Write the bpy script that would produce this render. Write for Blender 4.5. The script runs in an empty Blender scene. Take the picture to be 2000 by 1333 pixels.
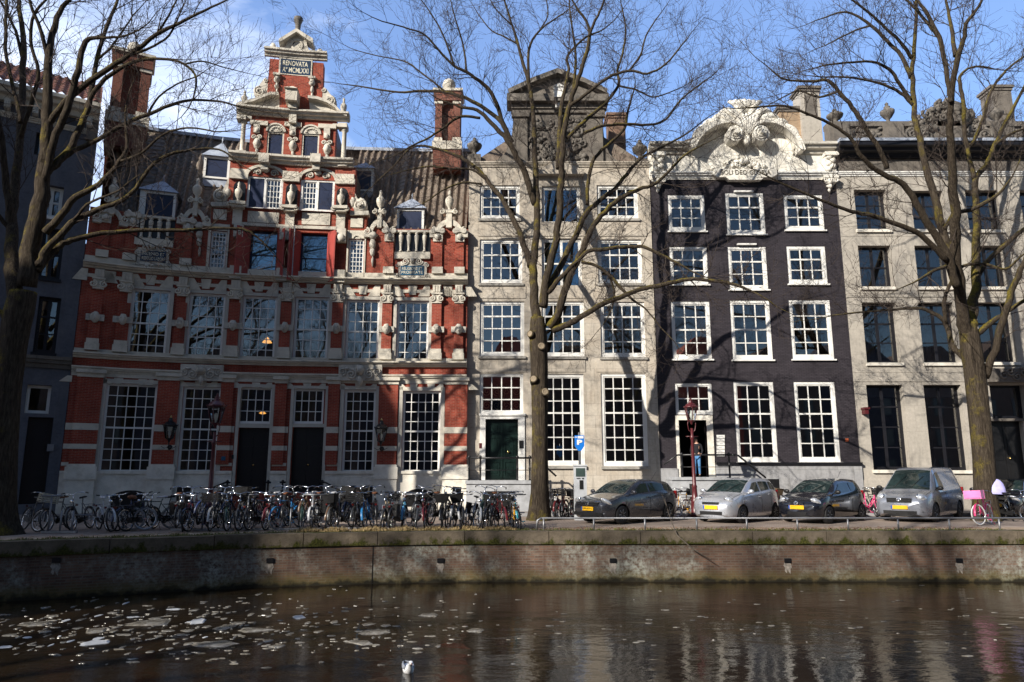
import bpy, bmesh, math, random
from mathutils import Vector, Matrix, Quaternion
R = math.radians
SC = bpy.context.scene
COL = SC.collection

# ---------------------------------------------------------------- camera
FPX, PITCH, EYE = 1386.0, R(10.46), 1.7          # focal length in photo pixels, upward tilt, eye height over the far street
cam_d = bpy.data.cameras.new("camera"); cam_d.sensor_width = 36.0
cam_d.lens = FPX / 2000 * 36; cam_d.clip_end = 3000; cam_d.clip_start = .1
cam = bpy.data.objects.new("camera", cam_d); COL.objects.link(cam)
cam.location = (0, 0, EYE); cam.rotation_euler = (R(90) + PITCH, 0, 0)
SC.camera = cam

# ---------------------------------------------------------------- light
SUN_DIR = Vector((1.0, 1.0, -0.72)).normalized()  # travel direction: from the left behind the viewer
SUN_EL = math.asin(-SUN_DIR.z); SUN_ROT = R(225)
sd = bpy.data.lights.new("sun", 'SUN'); sd.energy = 5.0; sd.angle = R(.5); sd.color = (1, .93, .82)
so = bpy.data.objects.new("sun", sd); COL.objects.link(so)
so.rotation_euler = SUN_DIR.to_track_quat('-Z', 'Y').to_euler()
wd = bpy.data.worlds.new("World"); SC.world = wd; wd.use_nodes = True
nt = wd.node_tree; nt.nodes.clear()
def wn(t, **k):
    n = nt.nodes.new(t)
    for a, b in k.items(): setattr(n, a, b)
    return n
sky = wn('ShaderNodeTexSky', sky_type='NISHITA', sun_disc=False, sun_elevation=SUN_EL, sun_rotation=SUN_ROT)
sky.air_density = 1.0; sky.dust_density = .3; sky.ozone_density = 4.0
bg = wn('ShaderNodeBackground'); bg.inputs[1].default_value = .11
tc = wn('ShaderNodeTexCoord'); mp = wn('ShaderNodeMapping'); mp.inputs['Scale'].default_value = (1.0, 1.0, 2.1)
nz = wn('ShaderNodeTexNoise'); nz.inputs['Scale'].default_value = 2.6; nz.inputs['Detail'].default_value = 9; nz.inputs['Roughness'].default_value = .6
nz.inputs['Distortion'].default_value = .4
sx = wn('ShaderNodeSeparateXYZ')
m1 = wn('ShaderNodeMath', operation='MULTIPLY_ADD'); m1.inputs[1].default_value = -.5; m1.inputs[2].default_value = -.03   # clouds gather in the western (-x) sky
m2 = wn('ShaderNodeMath', operation='ADD')
rp = wn('ShaderNodeValToRGB'); rp.color_ramp.elements[0].position = .58; rp.color_ramp.elements[1].position = .86
mx = wn('ShaderNodeMixRGB'); mx.inputs['Color2'].default_value = (6.9, 7.7, 9.4, 1)
L = nt.links.new
L(tc.outputs['Generated'], mp.inputs[0]); L(mp.outputs[0], nz.inputs['Vector'])
L(tc.outputs['Generated'], sx.inputs[0]); L(sx.outputs['X'], m1.inputs[0])
L(nz.outputs['Fac'], m2.inputs[0]); L(m1.outputs[0], m2.inputs[1]); L(m2.outputs[0], rp.inputs[0])
mr = wn('ShaderNodeMapRange'); mr.interpolation_type = 'SMOOTHSTEP'                       # sky colour made brighter ahead and dimmer behind the viewer, to deepen the shade
for k_, v_ in (('From Min', -.25), ('From Max', .45), ('To Min', .44), ('To Max', 2.0)): mr.inputs[k_].default_value = v_
vl = wn('ShaderNodeMapRange'); vl.inputs['From Min'].default_value = 1.0; vl.inputs['From Max'].default_value = 2.0; vl.inputs['To Max'].default_value = .5
v2 = wn('ShaderNodeMixRGB'); v2.inputs['Color2'].default_value = (1.65, 2.5, 5.0, 1)
vm = wn('ShaderNodeVectorMath', operation='SCALE'); L(sx.outputs['Y'], mr.inputs[0]); L(sky.outputs[0], vm.inputs[0]); L(mr.outputs[0], vm.inputs['Scale'])
L(rp.outputs[0], mx.inputs['Fac']); L(mr.outputs[0], vl.inputs[0]); L(vl.outputs[0], v2.inputs['Fac']); L(vm.outputs[0], v2.inputs['Color1']); L(v2.outputs[0], mx.inputs['Color1']); L(mx.outputs[0], bg.inputs[0])
wo = wn('ShaderNodeOutputWorld'); L(bg.outputs[0], wo.inputs[0])
vs = SC.view_settings; vs.view_transform = 'Standard'; vs.look = 'None'; vs.exposure = .6; vs.gamma = 1.0
SC.cycles.max_bounces = 8; SC.cycles.diffuse_bounces = 3; SC.cycles.glossy_bounces = 4
SC.cycles.transparent_max_bounces = 12; SC.cycles.transmission_bounces = 6
SC.cycles.caustics_reflective = False; SC.cycles.caustics_refractive = False
SC.cycles.sample_clamp_indirect = 4.0
# ---------------------------------------------------------------- pixel -> world (used only to measure real positions)
def ray(px, py):
    a = (px - 1000) / FPX; v = (666.5 - py) / FPX
    return Vector((a, math.cos(PITCH) - v * math.sin(PITCH), math.sin(PITCH) + v * math.cos(PITCH)))
def at(px, py, Y):
    d = ray(px, py); return Vector((0, 0, EYE)) + d * (Y / d.y)
def ground(px, py, z=0.0):
    d = ray(px, py); return Vector((0, 0, EYE)) + d * ((z - EYE) / d.z)

# ---------------------------------------------------------------- objects
def tag(o, label, cat, group=None):
    o['label'] = label; o['category'] = cat
    if group: o['group'] = group
    return o
def empty(name, loc, label, cat, group=None, rot=0):
    o = bpy.data.objects.new(name, None); COL.objects.link(o); o.location = loc; o.rotation_euler = (0, 0, rot)
    o.empty_display_size = .3
    return tag(o, label, cat, group)
def origin_of(p):
    while p is not None and p.type != 'EMPTY' and p.parent: p = p.parent
    return p.location.copy() if p is not None else Vector((0, 0, 0))

class MB:
    """collects faces; vertices in world metres (or local when built with local=True)"""
    def __init__(s): s.v = []; s.f = []; s.uv = []; s.mi = []; s.sm = []
    def face(s, pts, uv=None, mi=0, smooth=False):
        b = len(s.v); s.v.extend([tuple(p) for p in pts]); s.f.append(tuple(range(b, b + len(pts))))
        s.uv.append(uv or [(p[0], p[2]) for p in pts]); s.mi.append(mi); s.sm.append(smooth)
    def grid(s, rows, closed=False, mi=0, smooth=True, cap0=False, cap1=False, uvs=None):
        """rows: list of rings of points, shared vertices"""
        b = len(s.v); n = len(rows[0])
        for r in rows: s.v.extend([tuple(p) for p in r])
        for i in range(len(rows) - 1):
            for j in range(n if closed else n - 1):
                k = (j + 1) % n
                ids = (b + i * n + j, b + i * n + k, b + (i + 1) * n + k, b + (i + 1) * n + j)
                s.f.append(ids); s.mi.append(mi); s.sm.append(smooth)
                s.uv.append([(s.v[q][0], s.v[q][2]) for q in ids] if uvs is None else [uvs[i][j], uvs[i][j + 1], uvs[i + 1][j + 1], uvs[i + 1][j]])
        for flag, i, rev in ((cap0, 0, True), (cap1, len(rows) - 1, False)):
            if flag:
                ids = [b + i * n + j for j in range(n)]
                if rev: ids.reverse()
                s.f.append(tuple(ids)); s.mi.append(mi); s.sm.append(False); s.uv.append([(s.v[q][0], s.v[q][1]) for q in ids])
    def box(s, c, d, rot=0.0, mi=0, M=None):
        x, y, z = d[0] / 2, d[1] / 2, d[2] / 2
        P = [Vector((a * x, b_ * y, c_ * z)) for c_ in (-1, 1) for b_ in (-1, 1) for a in (-1, 1)]
        if M is None: M = Matrix.Rotation(rot, 3, 'Z')
        P = [M @ p + Vector(c) for p in P]
        for q in ((0, 1, 5, 4), (1, 3, 7, 5), (3, 2, 6, 7), (2, 0, 4, 6), (4, 5, 7, 6), (2, 3, 1, 0)):
            s.face([P[i] for i in q], mi=mi)
    def tube(s, pts, rad, n=6, mi=0, smooth=True, caps=True):
        pts = [Vector(p) for p in pts]
        if not hasattr(rad, '__len__'): rad = [rad] * len(pts)
        rows = []; up = None
        for i, p in enumerate(pts):
            t = (pts[min(i + 1, len(pts) - 1)] - pts[max(i - 1, 0)])
            if t.length < 1e-9: t = Vector((0, 0, 1))
            t.normalize()
            if up is None: up = t.orthogonal().normalized()
            else:
                up = up - t * up.dot(t)
                up = up.normalized() if up.length > 1e-6 else t.orthogonal().normalized()
            w = t.cross(up)
            rows.append([p + (up * math.cos(2 * math.pi * k / n) + w * math.sin(2 * math.pi * k / n)) * rad[i] for k in range(n)])
        s.grid(rows, closed=True, mi=mi, smooth=smooth, cap0=caps, cap1=caps)
    def lathe(s, c, prof, n=14, mi=0, smooth=True, axis=None):
        """prof: (radius, height); about the vertical through c (or about axis)"""
        c = Vector(c); q = Quaternion() if axis is None else Vector((0, 0, 1)).rotation_difference(Vector(axis))
        rows = [[c + q @ Vector((max(r, 1e-4) * math.cos(2 * math.pi * k / n), max(r, 1e-4) * math.sin(2 * math.pi * k / n), h)) for k in range(n)] for r, h in prof]
        s.grid(rows, closed=True, mi=mi, smooth=smooth, cap0=True, cap1=True)
    def blob(s, c, rad, seed=0, amp=.18, n=8, m=6, mi=0, M=None):
        rnd = random.Random(seed); c = Vector(c); rows = []
        if M is None: M = Matrix.Identity(3)
        for i in range(m + 1):
            t = math.pi * i / m; row = []
            for k in range(n):
                a = 2 * math.pi * k / n; f = 1 + rnd.uniform(-amp, amp) if 0 < i < m else 1
                row.append(c + M @ Vector((rad[0] * math.sin(t) * math.cos(a) * f, rad[1] * math.sin(t) * math.sin(a) * f, -rad[2] * math.cos(t) * f)))
            rows.append(row)
        s.grid(rows, closed=True, mi=mi, smooth=True)
    def mesh(s, name, mats, org=Vector((0, 0, 0))):
        me = bpy.data.meshes.new(name)
        me.from_pydata([(p[0] - org[0], p[1] - org[1], p[2] - org[2]) for p in s.v], [], s.f)
        for m in (mats if isinstance(mats, (list, tuple)) else [mats]): me.materials.append(m)
        ul = me.uv_layers.new(name="UVMap")
        ul.data.foreach_set('uv', [c for f in s.uv for p in f for c in p])
        me.polygons.foreach_set('material_index', s.mi); me.polygons.foreach_set('use_smooth', s.sm)
        me.update(); return me
    def build(s, name, mats, parent=None, local=False):
        if not s.f: return None
        org = Vector((0, 0, 0)) if local else origin_of(parent)
        o = bpy.data.objects.new(name, s.mesh(name, mats, org)); COL.objects.link(o)
        if parent is not None: o.parent = parent
        return o
def solo(mb, name, mats, loc, label, cat, group=None, rot=0):
    """a thing that is one mesh (mb in world metres)"""
    loc = Vector(loc); o = bpy.data.objects.new(name, mb.mesh(name, mats, loc)); COL.objects.link(o); o.location = loc
    return tag(o, label, cat, group)
def struct(o): o['kind'] = 'structure'; return o
def stuff(o): o['kind'] = 'stuff'; return o
def copy_tree(o, parent=None):
    c = o.copy(); COL.objects.link(c)
    if parent is not None: c.parent = parent
    for ch in list(o.children): copy_tree(ch, c)
    return c

# ---------------------------------------------------------------- a facade: a vertical wall over a plan line, in (s, z, o) = along, up, out
class Facade:
    def __init__(s, poly):
        s.p = [Vector((a, b)) for a, b in poly]; s.n = [0.0]
        for a, b in zip(s.p, s.p[1:]): s.n.append(s.n[-1] + (b - a).length)
        s.L = s.n[-1]
    def seg(s, u):
        for i in range(len(s.p) - 2):
            if u < s.n[i + 1]: return i
        return len(s.p) - 2
    def normal(s, i):
        d = (s.p[i + 1] - s.p[i]).normalized(); return Vector((d.y, -d.x))
    def pt(s, u, z, o=0.0):
        i = s.seg(u); d = (s.p[i + 1] - s.p[i]).normalized(); q = s.p[i] + d * (u - s.n[i]); nn = s.normal(i)
        for j in range(1, len(s.p) - 1):
            if abs(u - s.n[j]) < 1e-5:
                m = (s.normal(j - 1) + s.normal(j)).normalized(); nn = m / m.dot(s.normal(j)); break
        q = q + nn * o
        return Vector((q.x, q.y, z))
    def sz(s, px, py):
        d = ray(px, py); best = None
        for i in range(len(s.p) - 1):
            a, b = s.p[i], s.p[i + 1]; e = b - a; den = e.x * d.y - e.y * d.x
            if abs(den) < 1e-9: continue
            t = (a.y * d.x - a.x * d.y) / den          # a + e t on the ray's plan line
            lo = -1e9 if i == 0 else 0; hi = 1e9 if i == len(s.p) - 2 else 1
            if lo <= t <= hi:
                q = a + e * t; k = q.y / d.y
                if k > 0: best = (s.n[i] + t * e.length, EYE + d.z * k)
        return best
    def rect(s, x0, y0, x1, y1):
        xm, ym = (x0 + x1) / 2, (y0 + y1) / 2
        return s.sz(x0, ym)[0], s.sz(x1, ym)[0], s.sz(xm, y1)[1], s.sz(xm, y0)[1]
    def cuts(s, a, b): return [a] + [n for n in s.n[1:-1] if a + 1e-4 < n < b - 1e-4] + [b]
def fbox(F, mb, s0, s1, z0, z1, o0, o1, mi=0):
    c = F.cuts(s0, s1)
    for i, (a, b) in enumerate(zip(c, c[1:])):
        P = lambda u, z, o: F.pt(u, z, o)
        mb.face([P(a, z0, o1), P(b, z0, o1), P(b, z1, o1), P(a, z1, o1)], [(a, z0), (b, z0), (b, z1), (a, z1)], mi)
        mb.face([P(a, z1, o1), P(b, z1, o1), P(b, z1, o0), P(a, z1, o0)], [(a, o1), (b, o1), (b, o0), (a, o0)], mi)
        mb.face([P(a, z0, o0), P(b, z0, o0), P(b, z0, o1), P(a, z0, o1)], [(a, o0), (b, o0), (b, o1), (a, o1)], mi)
        mb.face([P(b, z0, o0), P(a, z0, o0), P(a, z1, o0), P(b, z1, o0)], [(b, z0), (a, z0), (a, z1), (b, z1)], mi)
        if i == 0: mb.face([P(a, z0, o0), P(a, z0, o1), P(a, z1, o1), P(a, z1, o0)], [(o0, z0), (o1, z0), (o1, z1), (o0, z1)], mi)
        if i == len(c) - 2: mb.face([P(b, z0, o1), P(b, z0, o0), P(b, z1, o0), P(b, z1, o1)], [(o1, z0), (o0, z0), (o0, z1), (o1, z1)], mi)
def fpoly(F, mb, pts, o0, o1, mi=0):
    A = sum(p[0] * q[1] - q[0] * p[1] for p, q in zip(pts, pts[1:] + pts[:1]))
    if A < 0: pts = pts[::-1]
    mb.face([F.pt(u, z, o1) for u, z in pts], list(pts), mi)
    mb.face([F.pt(u, z, o0) for u, z in pts[::-1]], list(pts[::-1]), mi)
    for (a, z), (b, w) in zip(pts, pts[1:] + pts[:1]):
        mb.face([F.pt(a, z, o1), F.pt(a, z, o0), F.pt(b, w, o0), F.pt(b, w, o1)], [(a, z), (a + .3, z), (b + .3, w), (b, w)], mi)
def fsweep(F, mb, s0, s1, prof, mi=0):
    """moulding: closed profile of (o, z), swept along s"""
    c = F.cuts(s0, s1); rows = [[F.pt(u, z, o) for o, z in prof] for u in c]
    n = len(prof)
    for i in range(len(c) - 1):
        for j in range(n):
            k = (j + 1) % n
            mb.face([rows[i][j], rows[i + 1][j], rows[i + 1][k], rows[i][k]],
                    [(c[i], prof[j][1]), (c[i + 1], prof[j][1]), (c[i + 1], prof[k][1]), (c[i], prof[k][1])], mi)
    mb.face(rows[0], mi=mi); mb.face(rows[-1][::-1], mi=mi)
def cornice_prof(z0, z1, o, o0=-.05):
    h = z1 - z0
    return [(o0, z1), (o, z1), (o, z1 - .28 * h), (o * .78, z1 - .34 * h), (o * .7, z1 - .6 * h), (o * .4, z1 - .66 * h), (o * .3, z0), (o0, z0)]
def fring(F, mb, cs, cz, r0, r1, a0, a1, o0, o1, n=14, mi=0, sq=1.0):
    A = [R(a0 + (a1 - a0) * i / n) for i in range(n + 1)]
    out = [(cs + r1 * math.cos(a), cz + r1 * sq * math.sin(a)) for a in A]; inn = [(cs + r0 * math.cos(a), cz + r0 * sq * math.sin(a)) for a in A]
    for i in range(n): fpoly(F, mb, [inn[i], out[i], out[i + 1], inn[i + 1]], o0, o1, mi)
def fdisc(F, mb, cs, cz, r, o0, o1, n=16, mi=0, sq=1.0):
    fpoly(F, mb, [(cs + r * math.cos(2 * math.pi * i / n), cz + r * sq * math.sin(2 * math.pi * i / n)) for i in range(n)], o0, o1, mi)
def fspiral(F, mb, cs, cz, r, o, turns=2.2, a0=0.0, sgn=1, tr=.22, n=26, mi=0):
    pts = []; rad = []
    for i in range(n + 1):
        t = i / n; a = R(a0) + sgn * 2 * math.pi * turns * t; q = r * (1 - .88 * t)
        pts.append(F.pt(cs + q * math.cos(a), cz + q * math.sin(a), o + .25 * r * t)); rad.append(r * tr * (1 - .5 * t))
    mb.tube(pts, rad, 6, mi)
def fblob(F, mb, u, z, o, ru, rz, ro, seed=0, amp=.22, mi=0):
    i = F.seg(u); d = (F.p[i + 1] - F.p[i]).normalized(); nn = F.normal(i)
    M = Matrix(((d.x, nn.x, 0), (d.y, nn.y, 0), (0, 0, 1)))
    mb.blob(F.pt(u, z, o), (ru, ro, rz), seed, amp, 9, 6, mi, M)
def fcarve(F, mb, s0, s1, z0, z1, o, n, size, seed, shape=None):
    """a bed of carved foliage: curls and lobes"""
    rnd = random.Random(seed); k = 0
    while k < n:
        a, b = rnd.random(), rnd.random()
        if shape and not shape(a, b): continue
        u, z = s0 + (s1 - s0) * a, z0 + (z1 - z0) * b; q = size * rnd.uniform(.55, 1.3)
        if rnd.random() < .45: fspiral(F, mb, u, z, q, o, 1.3, rnd.uniform(0, 360), rnd.choice((-1, 1)), .34, 10)
        else: fblob(F, mb, u, z, o, q * rnd.uniform(.5, 1), q * rnd.uniform(.5, 1), q * .7, rnd.random(), .3)
        k += 1
def wall(F, mb, s0, s1, z0, z1, holes, reveal=.35, o=0.0, mi=0, back=None):
    us = sorted(set([s0, s1] + [n for n in F.n[1:-1] if s0 < n < s1] + [min(max(h[i], s0), s1) for h in holes for i in (0, 1)]))
    zs = sorted(set([z0, z1] + [min(max(h[i], z0), z1) for h in holes for i in (2, 3)]))
    for a, b in zip(us, us[1:]):
        for c, d in zip(zs, zs[1:]):
            if b - a < 1e-5 or d - c < 1e-5: continue
            m, q = (a + b) / 2, (c + d) / 2
            if any(h[0] < m < h[1] and h[2] < q < h[3] for h in holes): continue
            mb.face([F.pt(a, c, o), F.pt(b, c, o), F.pt(b, d, o), F.pt(a, d, o)], [(a, c), (b, c), (b, d), (a, d)], mi)
    for h in holes:
        if h[1] <= s0 or h[0] >= s1 or h[3] <= z0 or h[2] >= z1: continue
        a, b, c, d = h[:4]; r = o - reveal; P = F.pt
        mb.face([P(a, c, o), P(a, d, o), P(a, d, r), P(a, c, r)], [(0, c), (0, d), (reveal, d), (reveal, c)], mi)
        mb.face([P(b, d, o), P(b, c, o), P(b, c, r), P(b, d, r)], [(0, d), (0, c), (reveal, c), (reveal, d)], mi)
        mb.face([P(a, d, o), P(b, d, o), P(b, d, r), P(a, d, r)], [(a, 0), (b, 0), (b, reveal), (a, reveal)], mi)
        mb.face([P(b, c, o), P(a, c, o), P(a, c, r), P(b, c, r)], [(b, 0), (a, 0), (a, reveal), (b, reveal)], mi)
def ftext(F, name, txt, x0, y0, x1, y1, o, mat, parent, lines=1, depth=.02, bold=.005):
    """raised lettering filling a photo-measured rectangle on the facade"""
    s0, s1, z0, z1 = F.rect(x0, y0, x1, y1)
    return text_fit(name, txt, lambda u, v: F.pt(s0 + (s1 - s0) * u, z0 + (z1 - z0) * v, o), F.normal(F.seg(s0)), mat, parent, depth, bold)
def text_fit(name, txt, mp_, nrm, mat, parent, depth=.02, bold=.012, stretch=True):
    cu = bpy.data.curves.new(name, 'FONT'); cu.body = txt; cu.align_x = 'CENTER'; cu.offset = bold; cu.size = 1; cu.space_line = 1.0; cu.resolution_u = 3
    t = bpy.data.objects.new(name, cu); COL.objects.link(t)
    bpy.context.view_layer.update()
    me = t.to_mesh(); vs_ = [v.co.copy() for v in me.vertices]; fs = [tuple(p.vertices) for p in me.polygons]
    t.to_mesh_clear(); bpy.data.objects.remove(t); bpy.data.curves.remove(cu)
    if not vs_: return None
    xa, xb = min(v.x for v in vs_), max(v.x for v in vs_); ya, yb = min(v.y for v in vs_), max(v.y for v in vs_)
    mb = MB(); P = [mp_((v.x - xa) / (xb - xa), (v.y - ya) / (yb - ya)) for v in vs_]
    for f in fs: mb.face([P[i] for i in f])
    return mb.build(name, mat, parent)
# ---------------------------------------------------------------- materials (all procedural)
MATS = {}
def new_mat(name):
    m = bpy.data.materials.new(name); m.use_nodes = True; t = m.node_tree; t.nodes.clear()
    o = t.nodes.new('ShaderNodeOutputMaterial'); b = t.nodes.new('ShaderNodeBsdfPrincipled'); t.links.new(b.outputs[0], o.inputs[0])
    return m, t, b
def nd(t, kind, **k):
    n = t.nodes.new(kind)
    for a, v in k.items():
        if a.startswith('i_'): n.inputs[a[2:].replace('_', ' ')].default_value = v
        else: setattr(n, a, v)
    return n
def noise(t, scale, detail=5, vec=None, rough=.55, stretch=None):
    n = nd(t, 'ShaderNodeTexNoise'); n.inputs['Scale'].default_value = scale; n.inputs['Detail'].default_value = detail; n.inputs['Roughness'].default_value = rough
    if vec is None:
        vec = nd(t, 'ShaderNodeTexCoord').outputs['Object']
    if stretch:
        mp_ = nd(t, 'ShaderNodeMapping'); mp_.inputs['Scale'].default_value = stretch; t.links.new(vec, mp_.inputs[0]); vec = mp_.outputs[0]
    t.links.new(vec, n.inputs['Vector']); return n
def ramp(t, fac, stops):
    r = nd(t, 'ShaderNodeValToRGB'); e = r.color_ramp.elements
    while len(e) < len(stops): e.new(.5)
    for q, (p, c) in zip(e, stops): q.position = p; q.color = (*c, 1) if len(c) == 3 else c
    t.links.new(fac, r.inputs[0]); return r
def mixc(t, fac, a, b, mode='MIX'):
    n = nd(t, 'ShaderNodeMixRGB', blend_type=mode)
    for k, v in (('Fac', fac), ('Color1', a), ('Color2', b)):
        if hasattr(v, 'links') or hasattr(v, 'is_linked'): t.links.new(v, n.inputs[k])
        else: n.inputs[k].default_value = v if not isinstance(v, tuple) else (*v, 1)[:4]
    return n.outputs[0]
def bump(t, b, h, strength=.3, dist=.02):
    n = nd(t, 'ShaderNodeBump'); n.inputs['Strength'].default_value = strength; n.inputs['Distance'].default_value = dist
    t.links.new(h, n.inputs['Height']); t.links.new(n.outputs[0], b.inputs['Normal'])
def mul(c, k): return tuple(max(0, min(1, x * k)) for x in c)
def pbr(name, col, rough=.7, metal=0, var=.18, vs=2.5, bmp=0, bs=30, spec=.35, coat=0, dirt=None):
    m, t, b = new_mat(name); b.inputs['Roughness'].default_value = rough; b.inputs['Metallic'].default_value = metal
    b.inputs['Specular IOR Level'].default_value = spec; b.inputs['Coat Weight'].default_value = coat; b.inputs['Coat Roughness'].default_value = .05
    n = noise(t, vs, 6)
    r = ramp(t, n.outputs['Fac'], [(.3, mul(col, 1 - var)), (.7, mul(col, 1 + var))]); c = r.outputs[0]
    if dirt:
        n3 = noise(t, dirt[1], 7, rough=.7); f = ramp(t, n3.outputs['Fac'], [(.48, (0, 0, 0)), (.7, (dirt[2],) * 3)])
        c = mixc(t, f.outputs[0], c, dirt[0])
    t.links.new(c, b.inputs['Base Color'])
    if bmp:
        n2 = noise(t, bs, 5); bump(t, b, n2.outputs['Fac'], bmp)
    MATS[name] = m; return m
def brick_mat(name, c1, c2, mortar, bw=.22, bh=.066, ms=.011, rough=.85, patch=.25, soot=None, bmp=.35):
    m, t, b = new_mat(name); b.inputs['Roughness'].default_value = rough; b.inputs['Specular IOR Level'].default_value = .2
    uv = nd(t, 'ShaderNodeTexCoord').outputs['UV']
    br = nd(t, 'ShaderNodeTexBrick'); br.inputs['Scale'].default_value = 1; br.inputs['Brick Width'].default_value = bw; br.inputs['Row Height'].default_value = bh
    br.inputs['Mortar Size'].default_value = ms; br.inputs['Mortar Smooth'].default_value = .3; br.inputs['Bias'].default_value = -.1
    br.inputs['Color1'].default_value = (*c1, 1); br.inputs['Color2'].default_value = (*c2, 1); br.inputs['Mortar'].default_value = (*mortar, 1)
    t.links.new(uv, br.inputs['Vector'])
    n = noise(t, .9, 7, uv, .65); r = ramp(t, n.outputs['Fac'], [(.3, (1 - patch,) * 3), (.7, (1 + patch * .5,) * 3)])
    c = mixc(t, 1.0, br.outputs['Color'], r.outputs[0], 'MULTIPLY')
    if soot:
        n2 = noise(t, .55, 8, uv, .7, (1, .35, 1)); f = ramp(t, n2.outputs['Fac'], [(.5, (0, 0, 0)), (.72, (soot[1],) * 3)])
        c = mixc(t, f.outputs[0], c, soot[0])
    t.links.new(c, b.inputs['Base Color']); bump(t, b, br.outputs['Fac'], -bmp, .01)
    MATS[name] = m; return m
def ashlar_mat(name, tones, joint, bw, bh, rough=.85, streak=(.12, .11, .10), streak_amt=.6, block=.5):
    """stone blocks with vertical run-off stains"""
    m, t, b = new_mat(name); b.inputs['Roughness'].default_value = rough; b.inputs['Specular IOR Level'].default_value = .2
    uv = nd(t, 'ShaderNodeTexCoord').outputs['UV']
    br = nd(t, 'ShaderNodeTexBrick'); br.inputs['Scale'].default_value = 1; br.inputs['Brick Width'].default_value = bw; br.inputs['Row Height'].default_value = bh
    br.inputs['Mortar Size'].default_value = .012; br.inputs['Bias'].default_value = 0; br.inputs['Color1'].default_value = (*tones[0], 1); br.inputs['Color2'].default_value = (*tones[1], 1)
    br.inputs['Mortar'].default_value = (*joint, 1); t.links.new(uv, br.inputs['Vector'])
    n = noise(t, 1.3, 7, uv, .65); r = ramp(t, n.outputs['Fac'], [(.32, tones[2]), (.5, tones[0]), (.7, tones[1])])
    c = mixc(t, block, r.outputs[0], br.outputs['Color'])
    f8 = noise(t, 9, 6, uv, .7); r8 = ramp(t, f8.outputs['Fac'], [(.3, (.82,) * 3), (.7, (1.08,) * 3)]); c = mixc(t, 1.0, c, r8.outputs[0], 'MULTIPLY')
    n2 = noise(t, 2.2, 7, uv, .7, (2.2, .28, 1)); f = ramp(t, n2.outputs['Fac'], [(.5, (0, 0, 0)), (.75, (streak_amt,) * 3)])
    c = mixc(t, f.outputs[0], c, streak)
    t.links.new(c, b.inputs['Base Color']); bump(t, b, br.outputs['Fac'], -.25, .01)
    MATS[name] = m; return m
def glass_mat(name, ior=1.9, tint=(.80, .83, .84), refl=(1, 1, 1), wob=.0):
    m = bpy.data.materials.new(name); m.use_nodes = True; t = m.node_tree; t.nodes.clear()
    o = nd(t, 'ShaderNodeOutputMaterial'); tr = nd(t, 'ShaderNodeBsdfTransparent'); gl = nd(t, 'ShaderNodeBsdfGlossy'); fr = nd(t, 'ShaderNodeFresnel'); mxs = nd(t, 'ShaderNodeMixShader')
    tr.inputs[0].default_value = (*tint, 1); gl.inputs[0].default_value = (*refl, 1); gl.inputs['Roughness'].default_value = .015; fr.inputs[0].default_value = ior
    n = noise(t, 1.6, 2); bp = nd(t, 'ShaderNodeBump'); bp.inputs['Strength'].default_value = .028 + wob; bp.inputs['Distance'].default_value = .02
    t.links.new(n.outputs['Fac'], bp.inputs['Height']); t.links.new(bp.outputs[0], gl.inputs['Normal'])
    t.links.new(fr.outputs[0], mxs.inputs[0]); t.links.new(tr.outputs[0], mxs.inputs[1]); t.links.new(gl.outputs[0], mxs.inputs[2]); t.links.new(mxs.outputs[0], o.inputs[0])
    MATS[name] = m; return m
def emit(name, col, k):
    m = bpy.data.materials.new(name); m.use_nodes = True; t = m.node_tree; t.nodes.clear()
    o = nd(t, 'ShaderNodeOutputMaterial'); e = nd(t, 'ShaderNodeEmission'); e.inputs[0].default_value = (*col, 1); e.inputs[1].default_value = k
    t.links.new(e.outputs[0], o.inputs[0]); return m

BRICK = brick_mat('red_brick', (.36, .064, .036), (.26, .038, .026), (.32, .14, .10), patch=.38, soot=((.075, .018, .014), .6))
TRIM = pbr('painted_sandstone', (.60, .555, .47), .75, var=.1, bmp=.15, dirt=((.22, .20, .17), 1.6, .55))
GABLESTONE = pbr('weathered_white_stone', (.56, .52, .45), .8, var=.14, bmp=.2, dirt=((.17, .16, .14), 2.2, .7))
SANDSTONE = ashlar_mat('grey_sandstone', ((.50, .45, .38), (.43, .37, .30), (.55, .51, .45)), (.26, .23, .2), .95, .52)
DARKSTONE = ashlar_mat('sooty_sandstone', ((.17, .15, .13), (.105, .095, .085), (.235, .21, .18)), (.1, .09, .085), .8, .5, streak=(.06, .055, .05))
CARVED = pbr('carved_dark_stone', (.15, .135, .118), .9, var=.45, vs=4, bmp=.4, dirt=((.06, .055, .05), 3, .8))
DARKBRICK = brick_mat('charcoal_painted_brick', (.050, .044, .052), (.036, .032, .038), (.026, .022, .027), patch=.22, ms=.014, rough=.55, bmp=.45)
PLASTER = ashlar_mat('warm_grey_plaster', ((.42, .385, .335), (.38, .35, .305), (.46, .42, .37)), (.24, .22, .2), 2.6, 1.15, streak=(.17, .16, .15), streak_amt=.5, block=.3)
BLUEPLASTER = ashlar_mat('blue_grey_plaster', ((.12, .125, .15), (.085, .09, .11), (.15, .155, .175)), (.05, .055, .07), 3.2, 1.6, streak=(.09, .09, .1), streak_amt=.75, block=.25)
WHITE = pbr('white_window_paint', (.74, .73, .70), .4, var=.04, spec=.4)
CREAM = pbr('cream_painted_stone', (.74, .70, .62), .6, var=.1, bmp=.2, dirt=((.33, .28, .2), 1.8, .5))
FRAMESTONE = pbr('grey_beige_frame_paint', (.50, .47, .41), .6, var=.07, dirt=((.3, .28, .25), 2, .4))
BLACKPAINT = pbr('black_door_paint', (.012, .012, .013), .3, var=.1, spec=.5)
GREENBLACK = pbr('dark_green_door_paint', (.008, .02, .017), .28, var=.1, spec=.5)
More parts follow.
